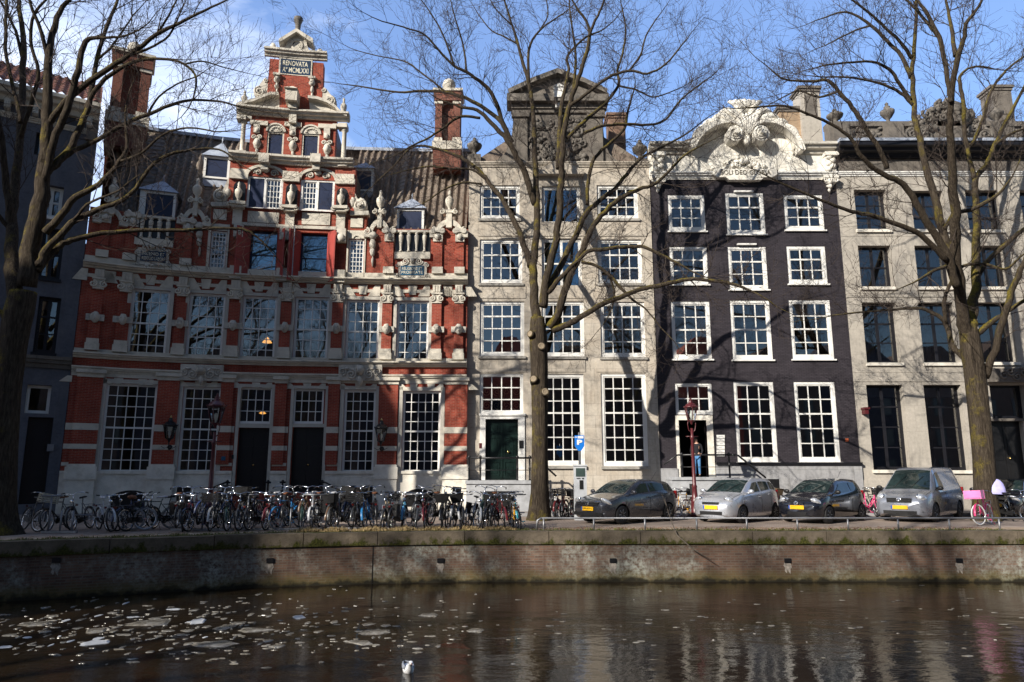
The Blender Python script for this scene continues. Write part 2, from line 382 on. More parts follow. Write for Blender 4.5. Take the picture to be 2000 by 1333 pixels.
DARKFRAME = pbr('dark_window_paint', (.014, .014, .018), .35, var=.1)
IRON = pbr('black_painted_iron', (.01, .01, .012), .38, var=.15, spec=.5)
MAROON = pbr('maroon_lamp_paint', (.085, .014, .018), .35, var=.12, spec=.5)
SHUTTER = pbr('red_shutter_paint', (.34, .055, .045), .5, var=.08)
BLUESHUT = pbr('dark_blue_shutter_paint', (.018, .026, .06), .4, var=.1)
SIGNBLUE = pbr('blue_sign_enamel', (.02, .09, .17), .4, var=.05)
SIGNDARK = pbr('dark_blue_sign_enamel', (.012, .035, .075), .4, var=.05)
GOLD = pbr('gilded_lettering', (.62, .47, .2), .4, metal=.2, var=.08)
IVORY = pbr('ivory_lettering', (.75, .7, .55), .5, var=.05)
SLATE = pbr('blue_grey_lead', (.30, .34, .42), .5, var=.2, vs=4, dirt=((.55, .58, .62), 2, .5))
TILE = pbr('dark_roof_tile', (.15, .115, .09), .6, var=.4, vs=5, bmp=.2, dirt=((.2, .18, .14), 3, .6))
REDTILE = pbr('red_roof_tile', (.14, .055, .04), .75, var=.4, vs=6, dirt=((.08, .06, .05), 3, .7))
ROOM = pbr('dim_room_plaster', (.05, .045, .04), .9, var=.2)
CURTAIN = pbr('pale_blue_curtain', (.25, .52, .62), .8, var=.2, vs=4)
NET = pbr('pale_grey_curtain', (.5, .5, .5), .85, var=.2, vs=5)
BLIND = pbr('pale_roller_blind', (.60, .63, .66), .8, var=.05)
SKYREFLECT = pbr('painted_sky_reflection', (.03, .40, .85), .6, var=.06)  # blue painted as sky reflected in the hoist panes, no real cloth
GLASS = glass_mat('window_glass', 2.9)
GLASSHI = glass_mat('reflective_window_glass', 4.6, (.7, .8, .9), (.62, .85, 1.0))
LAMPGLASS = glass_mat('lamp_glass', 1.5, (.85, .87, .86))
LAMPLIT = emit('lit_lamp_shade', (1, .45, .1), 1.1)
EXITLIT = emit('lit_green_sign', (.1, 1, .5), .7)
BRASS = pbr('polished_brass', (.7, .5, .2), .25, metal=1, var=.05)
STEEL = pbr('galvanised_steel', (.24, .245, .26), .5, metal=.7, var=.15)
CHROME = pbr('bright_chrome', (.72, .73, .75), .14, metal=1, var=.03)
RUBBER = pbr('black_rubber', (.013, .013, .014), .65, var=.2)
GREYRUBBER = pbr('grey_tyre_rubber', (.3, .3, .3), .7, var=.15)
WHITERUBBER = pbr('white_tyre_rubber', (.75, .74, .72), .6, var=.08)
BLACKPLASTIC = pbr('black_plastic', (.012, .012, .013), .45, var=.1)
LEATHER = pbr('brown_leather', (.16, .06, .025), .5, var=.2)
WICKER = pbr('brown_wicker', (.12, .08, .045), .8, var=.35, vs=25)
SKIN = pbr('skin', (.55, .33, .24), .55, var=.06)
DENIM = pbr('blue_denim', (.07, .19, .38), .85, var=.2, vs=8)
DARKCLOTH = pbr('dark_cloth', (.012, .012, .016), .9, var=.2)
HAIR = pbr('dark_hair', (.02, .013, .01), .5, var=.2)
# ---------------------------------------------------------------- windows
def window(F, root, rc, cols, rows, rail=None, fw=.07, depth=.1, mat=None, glass=None, bar=.046, sill=None, sillmat=None, curtain=None, blind=None,
           holes=None, blindmat=None, name='window', surround=None, smat=None, sashw=.05, mull=False):
    """rc: (s0,s1,z0,z1) of the opening. frame > sash bars, pane, sill, curtain"""
    mat = mat or WHITE; glass = glass or GLASS; a, b, c, d = rc
    if holes is not None: holes.append((a, b, c, d))
    f = MB(); o1 = -depth; o0 = -depth - .12
    fbox(F, f, a, b, c, c + fw * 1.25, o0, o1); fbox(F, f, a, b, d - fw, d, o0, o1)
    fbox(F, f, a, a + fw, c + fw * 1.25, d - fw, o0, o1); fbox(F, f, b - fw, b, c + fw * 1.25, d - fw, o0, o1)
    w = f.build(name, mat, root)
    A, B_, C_, D = a + fw, b - fw, c + fw * 1.25, d - fw
    s = MB(); p1 = o1 - .03; p0 = p1 - .05
    rows = max(1, rows); rz = None
    if rail is not None: rz = D - (D - C_) * rail / rows
    fbox(F, s, A, A + sashw, C_, D, p0, p1); fbox(F, s, B_ - sashw, B_, C_, D, p0, p1)
    fbox(F, s, A + sashw, B_ - sashw, C_, C_ + sashw * 1.2, p0, p1); fbox(F, s, A + sashw, B_ - sashw, D - sashw, D, p0, p1)
    zs = [D - (D - C_) * k / rows for k in range(1, rows)]
    for k in range(1, cols):
        u = A + (B_ - A) * k / cols; hw = bar / 2 if not (mull and k * 2 == cols) else bar * 1.3
        fbox(F, s, u - hw, u + hw, C_ + sashw * 1.2, D - sashw, p0 + .005, p1 - .006)
    for i, z in enumerate(zs):
        if rail is not None and i == rail - 1: fbox(F, s, A + sashw, B_ - sashw, z - .036, z + .036, p0 - .01, p1 + .012)
        else: fbox(F, s, A + sashw, B_ - sashw, z - bar / 2, z + bar / 2, p0 + .009, p1 - .003)
    s.build('sash', mat, w)
    g = MB(); q = p0 + .018
    for u0, u1 in zip(F.cuts(A, B_), F.cuts(A, B_)[1:]):
        g.face([F.pt(u0, C_, q), F.pt(u1, C_, q), F.pt(u1, D, q), F.pt(u0, D, q)])
    g.build('pane', glass, w)
    if sill:
        m = MB(); fbox(F, m, a - .06, b + .06, c - sill, c - .003, -.04, .1); m.build('sill', sillmat or mat, w)
    if surround:
        m = MB(); t = surround
        fbox(F, m, a - t, a - .002, c - t * .7, d + t, -.03, .05); fbox(F, m, b + .002, b + t, c - t * .7, d + t, -.03, .05)
        fbox(F, m, a - .002, b + .002, d + .002, d + t, -.03, .047); fbox(F, m, a - .002, b + .002, c - t * .7, c - .002, -.03, .06)
        m.build('surround', smat or mat, w)
    if curtain:
        m = MB(); mt, u0, u1 = curtain; n = 14
        for (x0, x1) in ((u0, u1),) if not isinstance(u0, tuple) else (u0, u1):
            xa, xb = A + (B_ - A) * x0, A + (B_ - A) * x1
            r0 = [F.pt(xa + (xb - xa) * i / n, C_ + .03, p0 - .22 + .035 * math.sin(i * 2.1)) for i in range(n + 1)]
            r1 = [F.pt(xa + (xb - xa) * i / n, D, p0 - .22 + .025 * math.sin(i * 2.1)) for i in range(n + 1)]
            m.grid([r0, r1])
        m.build('curtain', mt, w)
    if blind:
        m = MB(); zb = D - (D - C_) * blind
        fbox(F, m, A, B_, zb, D, p0 - .14, p0 - .12); m.build('blind', blindmat or BLIND, w)
    return w
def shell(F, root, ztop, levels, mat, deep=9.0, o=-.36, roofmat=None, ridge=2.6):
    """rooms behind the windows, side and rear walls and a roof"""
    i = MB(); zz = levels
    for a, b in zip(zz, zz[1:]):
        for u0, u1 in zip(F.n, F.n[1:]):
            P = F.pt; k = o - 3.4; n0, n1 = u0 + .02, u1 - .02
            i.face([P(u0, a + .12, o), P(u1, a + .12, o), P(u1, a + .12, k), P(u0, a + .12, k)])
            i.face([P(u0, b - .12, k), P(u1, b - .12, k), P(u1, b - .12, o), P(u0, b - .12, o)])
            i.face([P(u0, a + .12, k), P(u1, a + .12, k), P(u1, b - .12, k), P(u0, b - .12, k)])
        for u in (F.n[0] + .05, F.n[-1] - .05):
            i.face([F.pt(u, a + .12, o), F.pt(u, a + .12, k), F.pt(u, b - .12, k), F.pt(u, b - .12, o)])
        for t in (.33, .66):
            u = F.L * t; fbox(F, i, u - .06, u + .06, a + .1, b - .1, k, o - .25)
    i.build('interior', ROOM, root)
    w = MB()
    for u, s in ((F.n[0] + .004, 0), (F.n[-1] - .004, 1)):
        q = [F.pt(u, 0, -.002), F.pt(u, 0, -deep), F.pt(u, ztop, -deep), F.pt(u, ztop, -.002)]
        w.face(q if s else q[::-1], [(0, 0), (deep, 0), (deep, ztop), (0, ztop)])
    a, b = F.n[0] + .004, F.n[-1] - .004
    w.face([F.pt(b, 0, -deep), F.pt(a, 0, -deep), F.pt(a, ztop, -deep), F.pt(b, ztop, -deep)], [(0, 0), (b - a, 0), (b - a, ztop), (0, ztop)])
    w.build('rear_wall', mat, root)
    if roofmat:
        r = MB(); e = .1; m = (a + b) / 2
        A0, A1 = F.pt(a, ztop, -e), F.pt(a, ztop, -deep); B0, B1 = F.pt(b, ztop, -e), F.pt(b, ztop, -deep)
        C0, C1 = F.pt(m, ztop + ridge, -e - 1.2), F.pt(m, ztop + ridge, -deep)
        r.face([A1, A0, C0, C1]); r.face([B0, B1, C1, C0]); r.face([A0, B0, C0]); r.face([B1, A1, C1])
        r.build('roof', roofmat, root)
def P4(F, *r): return F.rect(*r)
def zat(F, px, py): return F.sz(px, py)[1]
def sat(F, px, py): return F.sz(px, py)[0]
class Px:
    """boxes, polygons and so on given by their measured outline on the photo, laid on facade F"""
    def __init__(s, F): s.F = F
    def box(s, mb, x0, y0, x1, y1, o0, o1): fbox(s.F, mb, *s.F.rect(x0, y0, x1, y1), o0, o1)
    def poly(s, mb, pts, o0, o1): fpoly(s.F, mb, [s.F.sz(*p) for p in pts], o0, o1)
    def disc(s, mb, x, y, rpx, o0, o1, sq=1.0, n=16):
        u, z = s.F.sz(x, y); k = s.k(x, y); fdisc(s.F, mb, u, z, rpx * k, o0, o1, n, 0, sq)
    def k(s, x, y): return abs(s.F.sz(x + 5, y)[0] - s.F.sz(x - 5, y)[0]) / 10
    def sp(s, mb, x, y, rpx, o, turns=2, a0=0, sgn=1, tr=.22): u, z = s.F.sz(x, y); fspiral(s.F, mb, u, z, rpx * s.k(x, y), o, turns, a0, sgn, tr)
    def blob(s, mb, x, y, rx, ry, ro, o, seed=0, amp=.22): u, z = s.F.sz(x, y); k = s.k(x, y); fblob(s.F, mb, u, z, o, rx * k, ry * k, ro, seed, amp)
    def vase(s, mb, x, ytop, ybot, wpx, prof, o, n=12):
        u, z0 = s.F.sz(x, ybot); z1 = s.F.sz(x, ytop)[1]; w = wpx * s.k(x, (ytop + ybot) / 2) / 2
        mb.lathe(s.F.pt(u, z0, o), [(r * w, h * (z1 - z0)) for r, h in prof], n)
URN = [(.55, 0), (.6, .06), (.3, .1), (.3, .16), (.8, .3), (1, .45), (.95, .58), (.6, .66), (.35, .7), (.45, .74), (.3, .8), (.42, .88), (.25, .97), (.05, 1)]
BALL = [(.6, 0), (.65, .1), (.35, .16), (.4, .22), (.8, .35), (1, .55), (.85, .8), (.5, .95), (.05, 1)]
GRANDURN = [(.6, 0), (.65, .06), (.28, .12), (.25, .22), (.6, .32), (.95, .48), (1, .6), (.8, .64), (.55, .67), (.4, .74), (.48, .78), (.2, .84), (.28, .92), (.05, 1)]
# ---------------------------------------------------------------- red brick gabled house, its front bent along the canal
FR = Facade([(-17.74, 28.34), (-16.11, 29.24), (-13.95, 29.95), (-11.97, 30.42), (-10.08, 30.78), (-8.07, 31.0), (-5.46, 31.16), (-2.02, 31.2)])
red = empty('gabled_house', (FR.p[4].x, FR.p[4].y, 0), 'red brick house with a tall stepped central gable, cream stone bands and white sash windows', 'house')
X = Px(FR); L_ = FR.L
hol = []
zP = zat(FR, 900, 911); zC1 = zat(FR, 900, 716); zC2 = zat(FR, 900, 556); zTop = zat(FR, 900, 448)
# windows of the first floor
for i, r in enumerate(((252, 566, 328, 699), (366, 574, 437, 704), (471, 579, 539, 707), (574, 581, 641, 708), (675, 586, 740, 711), (774, 588, 837, 711))):
    k = window(FR, red, P4(FR, *r), 4, 6, 3, .06, .06, bar=.034, sashw=.04, holes=hol, surround=.15, smat=FRAMESTONE)
# ground-floor windows
for r, c in (((200, 750, 301, 924), 5), ((352, 756, 427, 924), 4), ((670, 762, 732, 924), 4), ((785, 764, 860, 924), 5)):
    window(FR, red, P4(FR, *r), c, 8, 4, .06, .06, bar=.034, sashw=.04, holes=hol, surround=.17, smat=FRAMESTONE)
# the two front doors with their transoms
for tr, dr in (((465, 757, 531, 828), (462, 836, 523, 962)), ((572, 760, 632, 828), (568, 835, 630, 962))):
    window(FR, red, P4(FR, *tr), 4, 3, None, .05, .06, bar=.034, sashw=.04, holes=hol, name='transom_window')
    a, b, c, d = P4(FR, *dr); hol.append((a, b, c, d))
    m = MB(); fbox(FR, m, a, b, c, d, -.34, -.24)
    for (u0, u1) in ((.08, .46), (.54, .92)):
        for (v0, v1) in ((.06, .3), (.35, .66), (.71, .95)):
            fbox(FR, m, a + (b - a) * u0, a + (b - a) * u1, c + (d - c) * v0, c + (d - c) * v1, -.25, -.222)
    dd = m.build('door', BLACKPAINT, red)
    m = MB(); m.lathe(FR.pt(a + (b - a) * .52, c + (d - c) * .42, -.22), [(.035, 0), (.05, .03), (.02, .06)], 8, axis=FR.normal(3).to_3d()); m.build('knob', BRASS, dd)
    m = MB(); t = .13
    sa, sb, sc_, sd_ = P4(FR, *tr)
    fbox(FR, m, a - t, a - .002, c, sd_ + t, -.2, .07); fbox(FR, m, b + .002, b + t, c, sd_ + t, -.2, .07); fbox(FR, m, a, b, sd_ + .003, sd_ + t, -.2, .066); fbox(FR, m, a, b, d + .003, sc_ - .003, -.2, .05)
    m.build('door_frame', FRAMESTONE, red)
# second-floor openings: arched windows, hoist doors
for r, top in (((411, 452, 441, 525), 438), ((681, 468, 710, 538), 451)):
    window(FR, red, P4(FR, *r), 4, 8, None, .035, .03, bar=.03, sashw=.03, holes=hol, name='arched_window')
for (x0, y0, x1, y1), shuts in (((487, 450, 541, 543), ((463, 487), (541, 556))), ((585, 455, 639, 551), ((567, 585), (639, 656)))):
    rc = P4(FR, x0, y0, x1, y1)
    w = window(FR, red, rc, 1, 2, None, .03, .22, mat=BLUESHUT, glass=GLASSHI, holes=hol, name='hoist_window', blind=.66 if x0 < 500 else .7, blindmat=SKYREFLECT)  # the blind here is an added blue sheet imitating reflected sky
    for i, (p, q) in enumerate(shuts):
        u0, u1 = sat(FR, p, (y0 + y1) / 2), sat(FR, q, (y0 + y1) / 2)
        hinge = rc[0] - .01 if i == 0 else rc[1] + .01; ln = .5; fr = u0 if i == 0 else u1
        m = MB(); A_ = (hinge, .03); B_ = (fr, .42)           # opened outward, seen edge-on
        pts = [A_, B_]; t = .025
        z0, z1 = rc[2] - .02, rc[3] + .02
        q4 = [(A_[0] - t, A_[1]), (A_[0] + t, A_[1]), (B_[0] + t, B_[1]), (B_[0] - t, B_[1])]
        lo = [FR.pt(u, z0, o) for u, o in q4]; hi = [FR.pt(u, z1, o) for u, o in q4]
        m.face(lo[::-1]); m.face(hi)
        for j in range(4): m.face([lo[j], lo[(j + 1) % 4], hi[(j + 1) % 4], hi[j]])
        m.build('shutter', SHUTTER, red)
zG1 = zat(FR, 567, 322); zG2 = zat(FR, 573, 226)
# gable windows, stage 1 and stage 2
for fr_, sh, gl in (((482, 346, 552, 410), (487, 351, 516, 403), (520, 353, 547, 404)), ((586, 352, 653, 413), (619, 360, 647, 411), (588, 358, 615, 408))):
    a, b, c, d = P4(FR, *fr_); hol.append((a, b, c, d))
    m = MB(); fbox(FR, m, a, b, c, c + .1, -.2, -.04); fbox(FR, m, a, b, d - .08, d, -.2, -.04); mm = (a + b) / 2
    for u in (a, mm - .05, b - .1): fbox(FR, m, u, u + .1, c + .1, d - .08, -.2, -.04)
    w = m.build('window', WHITE, red); i_ = (b - a) / 2
    left = sh[0] < gl[0]; s0, s1 = (a + .1, mm - .05) if left else (mm + .05, b - .1)
    m = MB(); fbox(FR, m, s0, s1, c + .1, d - .08, -.16, -.07); m.build('shutter', BLUESHUT, w)
    s0, s1 = (mm + .05, b - .1) if left else (a + .1, mm - .05)
    window(FR, red, (s0, s1, c + .1, d - .08), 4, 5, None, .02, .06, bar=.03, sashw=.03, name='casement')
    # shell-carved arch above
    m = MB(); k = X.k(567, 340); cs = (a + b) / 2; r = (b - a) / 2
    fring(FR, m, cs, d, 0, r * .98, 0, 180, -.2, -.03, 14, 0, .55); fring(FR, m, cs, d, r * .98, r * 1.22, 0, 180, -.02, .1, 14, 0, .6)
    m.build('arch_panel', TRIM, w)
    m = MB(); fspiral(FR, m, cs - r * .45, d + .2, .17, 0, 1.6, 200, -1, .3); fspiral(FR, m, cs + r * .45, d + .2, .17, 0, 1.6, -20, 1, .3); fblob(FR, m, cs, d + .32, .03, .16, .13, .1, 3)
    m.build('shell_carving', GABLESTONE, w)
for r in ((521, 258, 554, 303), (589, 262, 623, 308)):
    a, b, c, d = P4(FR, *r); hol.append((a, b, c, d))
    m = MB(); fbox(FR, m, a, b, c, c + .06, -.2, -.03); fbox(FR, m, a, a + .07, c + .06, d, -.2, -.03); fbox(FR, m, b - .07, b, c + .06, d, -.2, -.03); fbox(FR, m, a + .07, b - .07, d - .06, d, -.2, -.031)
    w = m.build('window', TRIM, red)
    m = MB(); fbox(FR, m, a + .07, b - .07, c + .06, d - .06, -.15, -.09); m.build('shutter', BLUESHUT, w)
    m = MB(); cs = (a + b) / 2; q = (b - a) / 2
    fring(FR, m, cs, d, 0, q, 0, 180, -.1, .02, 12, 0, .95)
    for i in range(7): fspiral(FR, m, cs + q * .6 * math.cos(R(15 + 25 * i)), d + q * .55 * math.sin(R(15 + 25 * i)), .06, .03, .6, 0, 1, .6, 5)
    fring(FR, m, cs, d, q, q * 1.2, 0, 180, -.04, .07, 12, 0, .95)
    m.build('shell_carving', GABLESTONE, w)
# ---- brick walls
wl = MB()
sL = FR.n[0]; sR = FR.L
wall(FR, wl, sL, sR, 0, zTop, hol)
g0, g1 = sat(FR, 411, 430), sat(FR, 716, 430)
wl.build('wall', BRICK, red)
# parapet thickness of the wings
m = MB(); b0, b1 = sat(FR, 342, 450), sat(FR, 771, 450)
gb = MB()
s1a, s1b = sat(FR, 446, 370), sat(FR, 693, 370)
wall(FR, gb, g0, g1, zTop, zat(FR, 567, 413), hol); wall(FR, gb, s1a, s1b, zat(FR, 567, 413), zG1, hol)
s2a, s2b = sat(FR, 488, 270), sat(FR, 655, 270)
wall(FR, gb, s2a, s2b, zG1, zG2 + .05, hol)
s3a, s3b = sat(FR, 524, 160), sat(FR, 630, 160); z3 = zat(FR, 577, 120)
gabH = [(s3a - .75, zG2 + .05), (s3b + .75, zG2 + .05), (s3b + .02, zat(FR, 577, 196)), (s3b, z3), (s3a, z3), (s3a - .02, zat(FR, 577, 196))]
fpoly(FR, gb, gabH, -.45, 0)
# sides and back of the gable
for a, b, c, d in ((g0, g1, zTop, zat(FR, 567, 413)), (s1a, s1b, zat(FR, 567, 413), zG1), (s2a, s2b, zG1, zG2 + .05)):
    for u, q in ((a, 1), (b, 0)):
        f = [FR.pt(u, c, 0), FR.pt(u, c, -.45), FR.pt(u, d, -.45), FR.pt(u, d, 0)]; gb.face(f[::-1] if q else f, [(0, c), (.45, c), (.45, d), (0, d)])
    gb.face([FR.pt(b, c, -.45), FR.pt(a, c, -.45), FR.pt(a, d, -.45), FR.pt(b, d, -.45)])
    gb.face([FR.pt(a, d, 0), FR.pt(b, d, 0), FR.pt(b, d, -.45), FR.pt(a, d, -.45)])
gb.build('gable', BRICK, red)
# ---- long stone courses
def course(name, y0, y1, o, x=900, mat=None, s0=None, s1=None, prof=True):
    m = MB(); z0, z1 = zat(FR, x, y1), zat(FR, x, y0)
    if prof: fsweep(FR, m, sL - .02 if s0 is None else s0, sR + .02 if s1 is None else s1, cornice_prof(z0, z1, o))
    else: fbox(FR, m, sL - .005 if s0 is None else s0, sR + .005 if s1 is None else s1, z0, z1, -.04, o)
    m.build(name, mat or TRIM, red)
course('cornice', 548, 557, .42); course('stone_band', 535, 548, .05, prof=False)
course('string_course', 708, 718, .34); course('string_course', 701, 708, .055, prof=False)
course('cornice', 733, 743, .22); course('stone_band', 743, 750, .04, prof=False)
course('stone_band', 567, 573, .05, prof=False)
m = MB(); z = zat(FR, 900, 911); dh = sorted([h for h in hol if h[2] < z - .8], key=lambda h: h[0])
us = [sL - .02] + [q for h in dh for q in (h[0] - .14, h[1] + .14)] + [sR + .02]
for a, b in zip(us[::2], us[1::2]):
    m = MB(); fbox(FR, m, a, b, 0, z - .32, -.04, .1); fbox(FR, m, a, b, z - .32, z - .2, -.04, .16); m.build('plinth', CREAM, red)
# banded brick and stone of the ground floor
for y0, y1 in ((835, 847), (872, 881), (905, 911)):
    z0, z1 = zat(FR, 890, y1), zat(FR, 890, y0)
    ws = sorted([(h[0] - .18, h[1] + .18) for h in hol if h[2] < z1 and h[3] > z0]); u = sL - .004
    for a, b in ws + [(sR + .004, 0)]:
        if a - u > .1: m = MB(); fbox(FR, m, u, a, z0, z1, -.03, .035); m.build('stone_band', TRIM, red)
        u = b
# ---- pilasters
up = ((172, 195), (226, 251), (341, 362), (445, 467), (547, 568), (648, 669), (746, 765), (843, 862), (887, 905))
for i, (x0, x1) in enumerate(up):
    m = MB(); X.box(m, x0, 592, x1, 686, -.03, .12); p = m.build('pilaster', BRICK, red); xm = (x0 + x1) / 2; w = x1 - x0
    zt = zC2 - .02; u0, u1 = sat(FR, x0, 640), sat(FR, x1, 640); uc = (u0 + u1) / 2; h = u1 - u0
    z_a = zat(FR, 900, 594); z_b = zat(FR, 900, 577); zq = zC2 - .07
    m = MB()                                                   # ionic capital and the fluted bracket over it
    fbox(FR, m, uc - h * .5, uc + h * .5, z_a, z_b, -.02, .17)
    for sg in (-1, 1): fspiral(FR, m, uc + sg * h * .46, (z_a + z_b) / 2, .15, .17, 1.5, 90, sg, .35)
    fbox(FR, m, uc - h * .6, uc + h * .6, z_b, z_b + .06, -.02, .23)
    fbox(FR, m, uc - h * .42, uc + h * .42, z_b + .06, zq, -.02, .2)
    for k in (-.26, 0, .26): fbox(FR, m, uc + h * k - .04, uc + h * k + .04, z_b + .1, zq - .03, .19, .235)
    m.build('capital', TRIM, p)
    m = MB()
    z0, z1 = zat(FR, 900, 704), zat(FR, 900, 683)
    fbox(FR, m, uc - h * .62, uc + h * .62, z0, z0 + (z1 - z0) * .6, -.02, .24); fbox(FR, m, uc - h * .54, uc + h * .54, z0 + (z1 - z0) * .6, z1, -.02, .19)
    m.build('pedestal', TRIM, p)
    m = MB(); zc = zat(FR, 900, 645)
    fbox(FR, m, uc - h * .8, uc + h * .8, zc - .13, zc + .13, -.02, .145); fblob(FR, m, uc, zc, .2, .17, .24, .14, i, .12); fblob(FR, m, uc, zc - .06, .3, .05, .07, .06, i + 30, .1)
    for sg in (-1, 1): fblob(FR, m, uc + sg * .07, zc + .07, .29, .04, .03, .05, i + 50, .1)
    m.build('mask_band', GABLESTONE, p)
    # bracketed upper pilaster
    if x0 not in (445, 547, 648):
        m = MB(); z0, z1 = zat(FR, 900, 536), zat(FR, 900, 462)
        fbox(FR, m, uc - h * .45, uc + h * .45, z0, z1, -.03, .1); q = m.build('pilaster', BRICK, red)
        m = MB(); fbox(FR, m, uc - h * .56, uc + h * .56, z0, z0 + .3, -.02, .17); m.build('pedestal', TRIM, q)
        m = MB(); zt_ = zat(FR, 900, 446)
        fbox(FR, m, uc - h * .5, uc + h * .5, z1 - .3, z1 + .12, -.02, .17); fbox(FR, m, uc - h * .68, uc + h * .68, z1 + .12, zt_ - .1, -.02, .26)
        fblob(FR, m, uc, z1 - .1, .2, .13, .15, .1, i)
        for sg in (-1, 1): fspiral(FR, m, uc + sg * h * .5, z1 + .2, .16, .2, 1.4, 90, sg, .35)
        m.build('capital', GABLESTONE, q)
gp = ((140, 195), (300, 347), (425, 454), (532, 559), (637, 663), (737, 778), (867, 914))
for i, (x0, x1) in enumerate(gp):
    u0, u1, _, _ = FR.rect(x0, 760, x1, 900); uc = (u0 + u1) / 2; h = u1 - u0; u0 += .04; u1 -= .04
    zb = zat(FR, 900, 908); zt = zat(FR, 900, 752)
    m = MB(); fbox(FR, m, u0, u1, zb, zt, -.03, .11); p = m.build('pilaster', BRICK, red)
    for y0, y1 in ((835, 847), (872, 881)): m = MB(); fbox(FR, m, u0 - .012, u1 + .012, zat(FR, 890, y1), zat(FR, 890, y0), -.02, .135); m.build('stone_band', TRIM, p)
    m = MB(); fbox(FR, m, u0 - .03, u1 + .03, zt, zt + .16, -.02, .16); fbox(FR, m, u0 - .09, u1 + .09, zt + .16, zt + .3, -.02, .26); m.build('capital', TRIM, p)
    if i not in (2, 3, 4):
        m = MB(); z0 = zat(FR, 890, 936); fbox(FR, m, u0 - .1, u1 + .1, z0, zb - .1, -.02, .3); fbox(FR, m, u0 - .05, u1 + .05, zb - .1, zb, -.02, .22)
        fbox(FR, m, u0 - .06, u1 + .06, 0, z0, -.02, .25); m.build('pedestal', CREAM, p)
# ---- wedge stones over the windows
def wedge(x, y0, y1, w, top, o=.045):
    m = MB()
    u = sat(FR, x, (y0 + y1) / 2); z0, z1 = zat(FR, 900, y1), zat(FR, 900, y0)
    fpoly(FR, m, [(u - w / 2, z0), (u + w / 2, z0), (u + top / 2, z1), (u - top / 2, z1)], -.03, o); m.build('wedge_stone', TRIM, red)
for x in (293, 402, 506, 608, 709, 806): wedge(x, 559, 577, .3, .42, .075)
for a, b in up:
    for sg in (-1, 1):
        u = sat(FR, (a + b) / 2, 575) + sg * .55; z0, z1 = zat(FR, 900, 580), zat(FR, 900, 559); m = MB()
        fpoly(FR, m, [(u - sg * .25, z0), (u + sg * .28, z0), (u - sg * .02, z1), (u - sg * .25, z1)], -.03, .062); m.build('wedge_stone', TRIM, red)
for x in (230, 278, 500, 600, 808, 842): wedge(x, 751, 762, .24, .34)
for x in (392, 704): wedge(x, 745, 762, .36, .5, .07)
for a, b in gp:
    for sg in (-1, 1):
        u = sat(FR, b if sg > 0 else a, 756) + sg * .14; z0, z1 = zat(FR, 900, 762), zat(FR, 900, 751); m = MB()
        fpoly(FR, m, [(u - sg * .12, z0), (u + sg * .32, z0), (u + sg * .05, z1), (u - sg * .12, z1)], -.03, .05); m.build('wedge_stone', TRIM, red)
# carved panels between the floors
for x in (395, 705):
    m = MB(); X.box(m, x - 42, 714, x + 42, 745, -.02, .24)
    X.blob(m, x, 725, 9, 10, .2, .3, x)
    for sg in (-1, 1):
        X.sp(m, x + sg * 17, 733, 10, .26, 1.8, 90, sg, .22); X.sp(m, x + sg * 34, 728, 8, .26, 1.6, 270, -sg, .22); X.blob(m, x + sg * 26, 722, 6, 3, .08, .27, x + 1)
    X.blob(m, x, 745, 5, 10, .12, .26, x + 2)
    m.build('carved_panel', GABLESTONE, red)
# ---- wing parapets: balustrades, arches, finials
for (x0, x1, yt, yb, nb) in ((264, 341, 424, 482, 5), (772, 841, 452, 507, 5)):
    s0, s1 = sat(FR, x0, (yt + yb) / 2), sat(FR, x1, (yt + yb) / 2); z0, z1 = zat(FR, (x0 + x1) / 2, yb), zat(FR, (x0 + x1) / 2, yt)
    m = MB(); fbox(FR, m, s0, s1, z1 - .1, z1, -.2, .18); bal = m.build('balustrade', TRIM, red); m = MB(); fbox(FR, m, s0, s1, z0, z0 + .32, -.2, .13); m.build('base_rail', TRIM, bal)
    m = MB(); fbox(FR, m, s0, s1, z0 + .32, z1 - .1, .004, .012); m.build('painted_shade', BLACKPAINT, bal)  # black sheet painted as the shade between the balusters
    for i in range(nb - 1):
        u = s0 + (s1 - s0) * (i + .75) / (nb - .5); h = z1 - .1 - z0 - .32
        m = MB(); m.lathe(FR.pt(u, z0 + .32, .09), [(.075, 0), (.075, .07 * h), (.05, .1 * h), (.055, .3 * h), (.1, .75 * h), (.1, .85 * h), (.05, .9 * h), (.09, .94 * h), (.09, h)], 10); m.build('baluster', TRIM, bal)
for (xc, w, ya, yb, nichetop) in ((238 - 22, 62, 402, 434, 0), (380, 60, 402, 436, 0), (741, 52, 424, 460, 0), (877, 70, 424, 460, 1)):
    m = MB(); u, zb = FR.sz(xc, yb); zt = zat(FR, xc, ya); k = X.k(xc, yb); r = w * k / 2
    fring(FR, m, u, zb, 0, r * .8, 0, 180, -.3, .02, 14, 0, (zt - zb) / r * 1.1); a = m.build('arch_top', BRICK, red)
    m = MB(); fring(FR, m, u, zb, r * .52, r * .78, 12, 168, -.02, .14, 12, 0, (zt - zb) / r * 1.05)
    fbox(FR, m, u - r * .16, u + r * .16, zb + (zt - zb) * .35, zt + .12, -.3, .2); fbox(FR, m, u - r * .36, u + r * .36, zt + .12, zt + .26, -.3, .24)
    for sg in (-1, 1): fspiral(FR, m, u + sg * r * .38, zt + .16, .13, .24, 1.4, 90, sg, .35); fspiral(FR, m, u + sg * r * .92, zb + .12, .16, .16, 1.4, 90, sg, .35); fbox(FR, m, u + sg * r * .85 - .17, u + sg * r * .85 + .17, zb - .15, zb + .04, -.25, .2)
    m.build('arch_trim', TRIM, a)
    m = MB(); m.lathe(FR.pt(u, zt + .26, -.02), [(r_ * .2, h * 1.05) for r_, h in URN], 12); m.build('finial', TRIM, red)
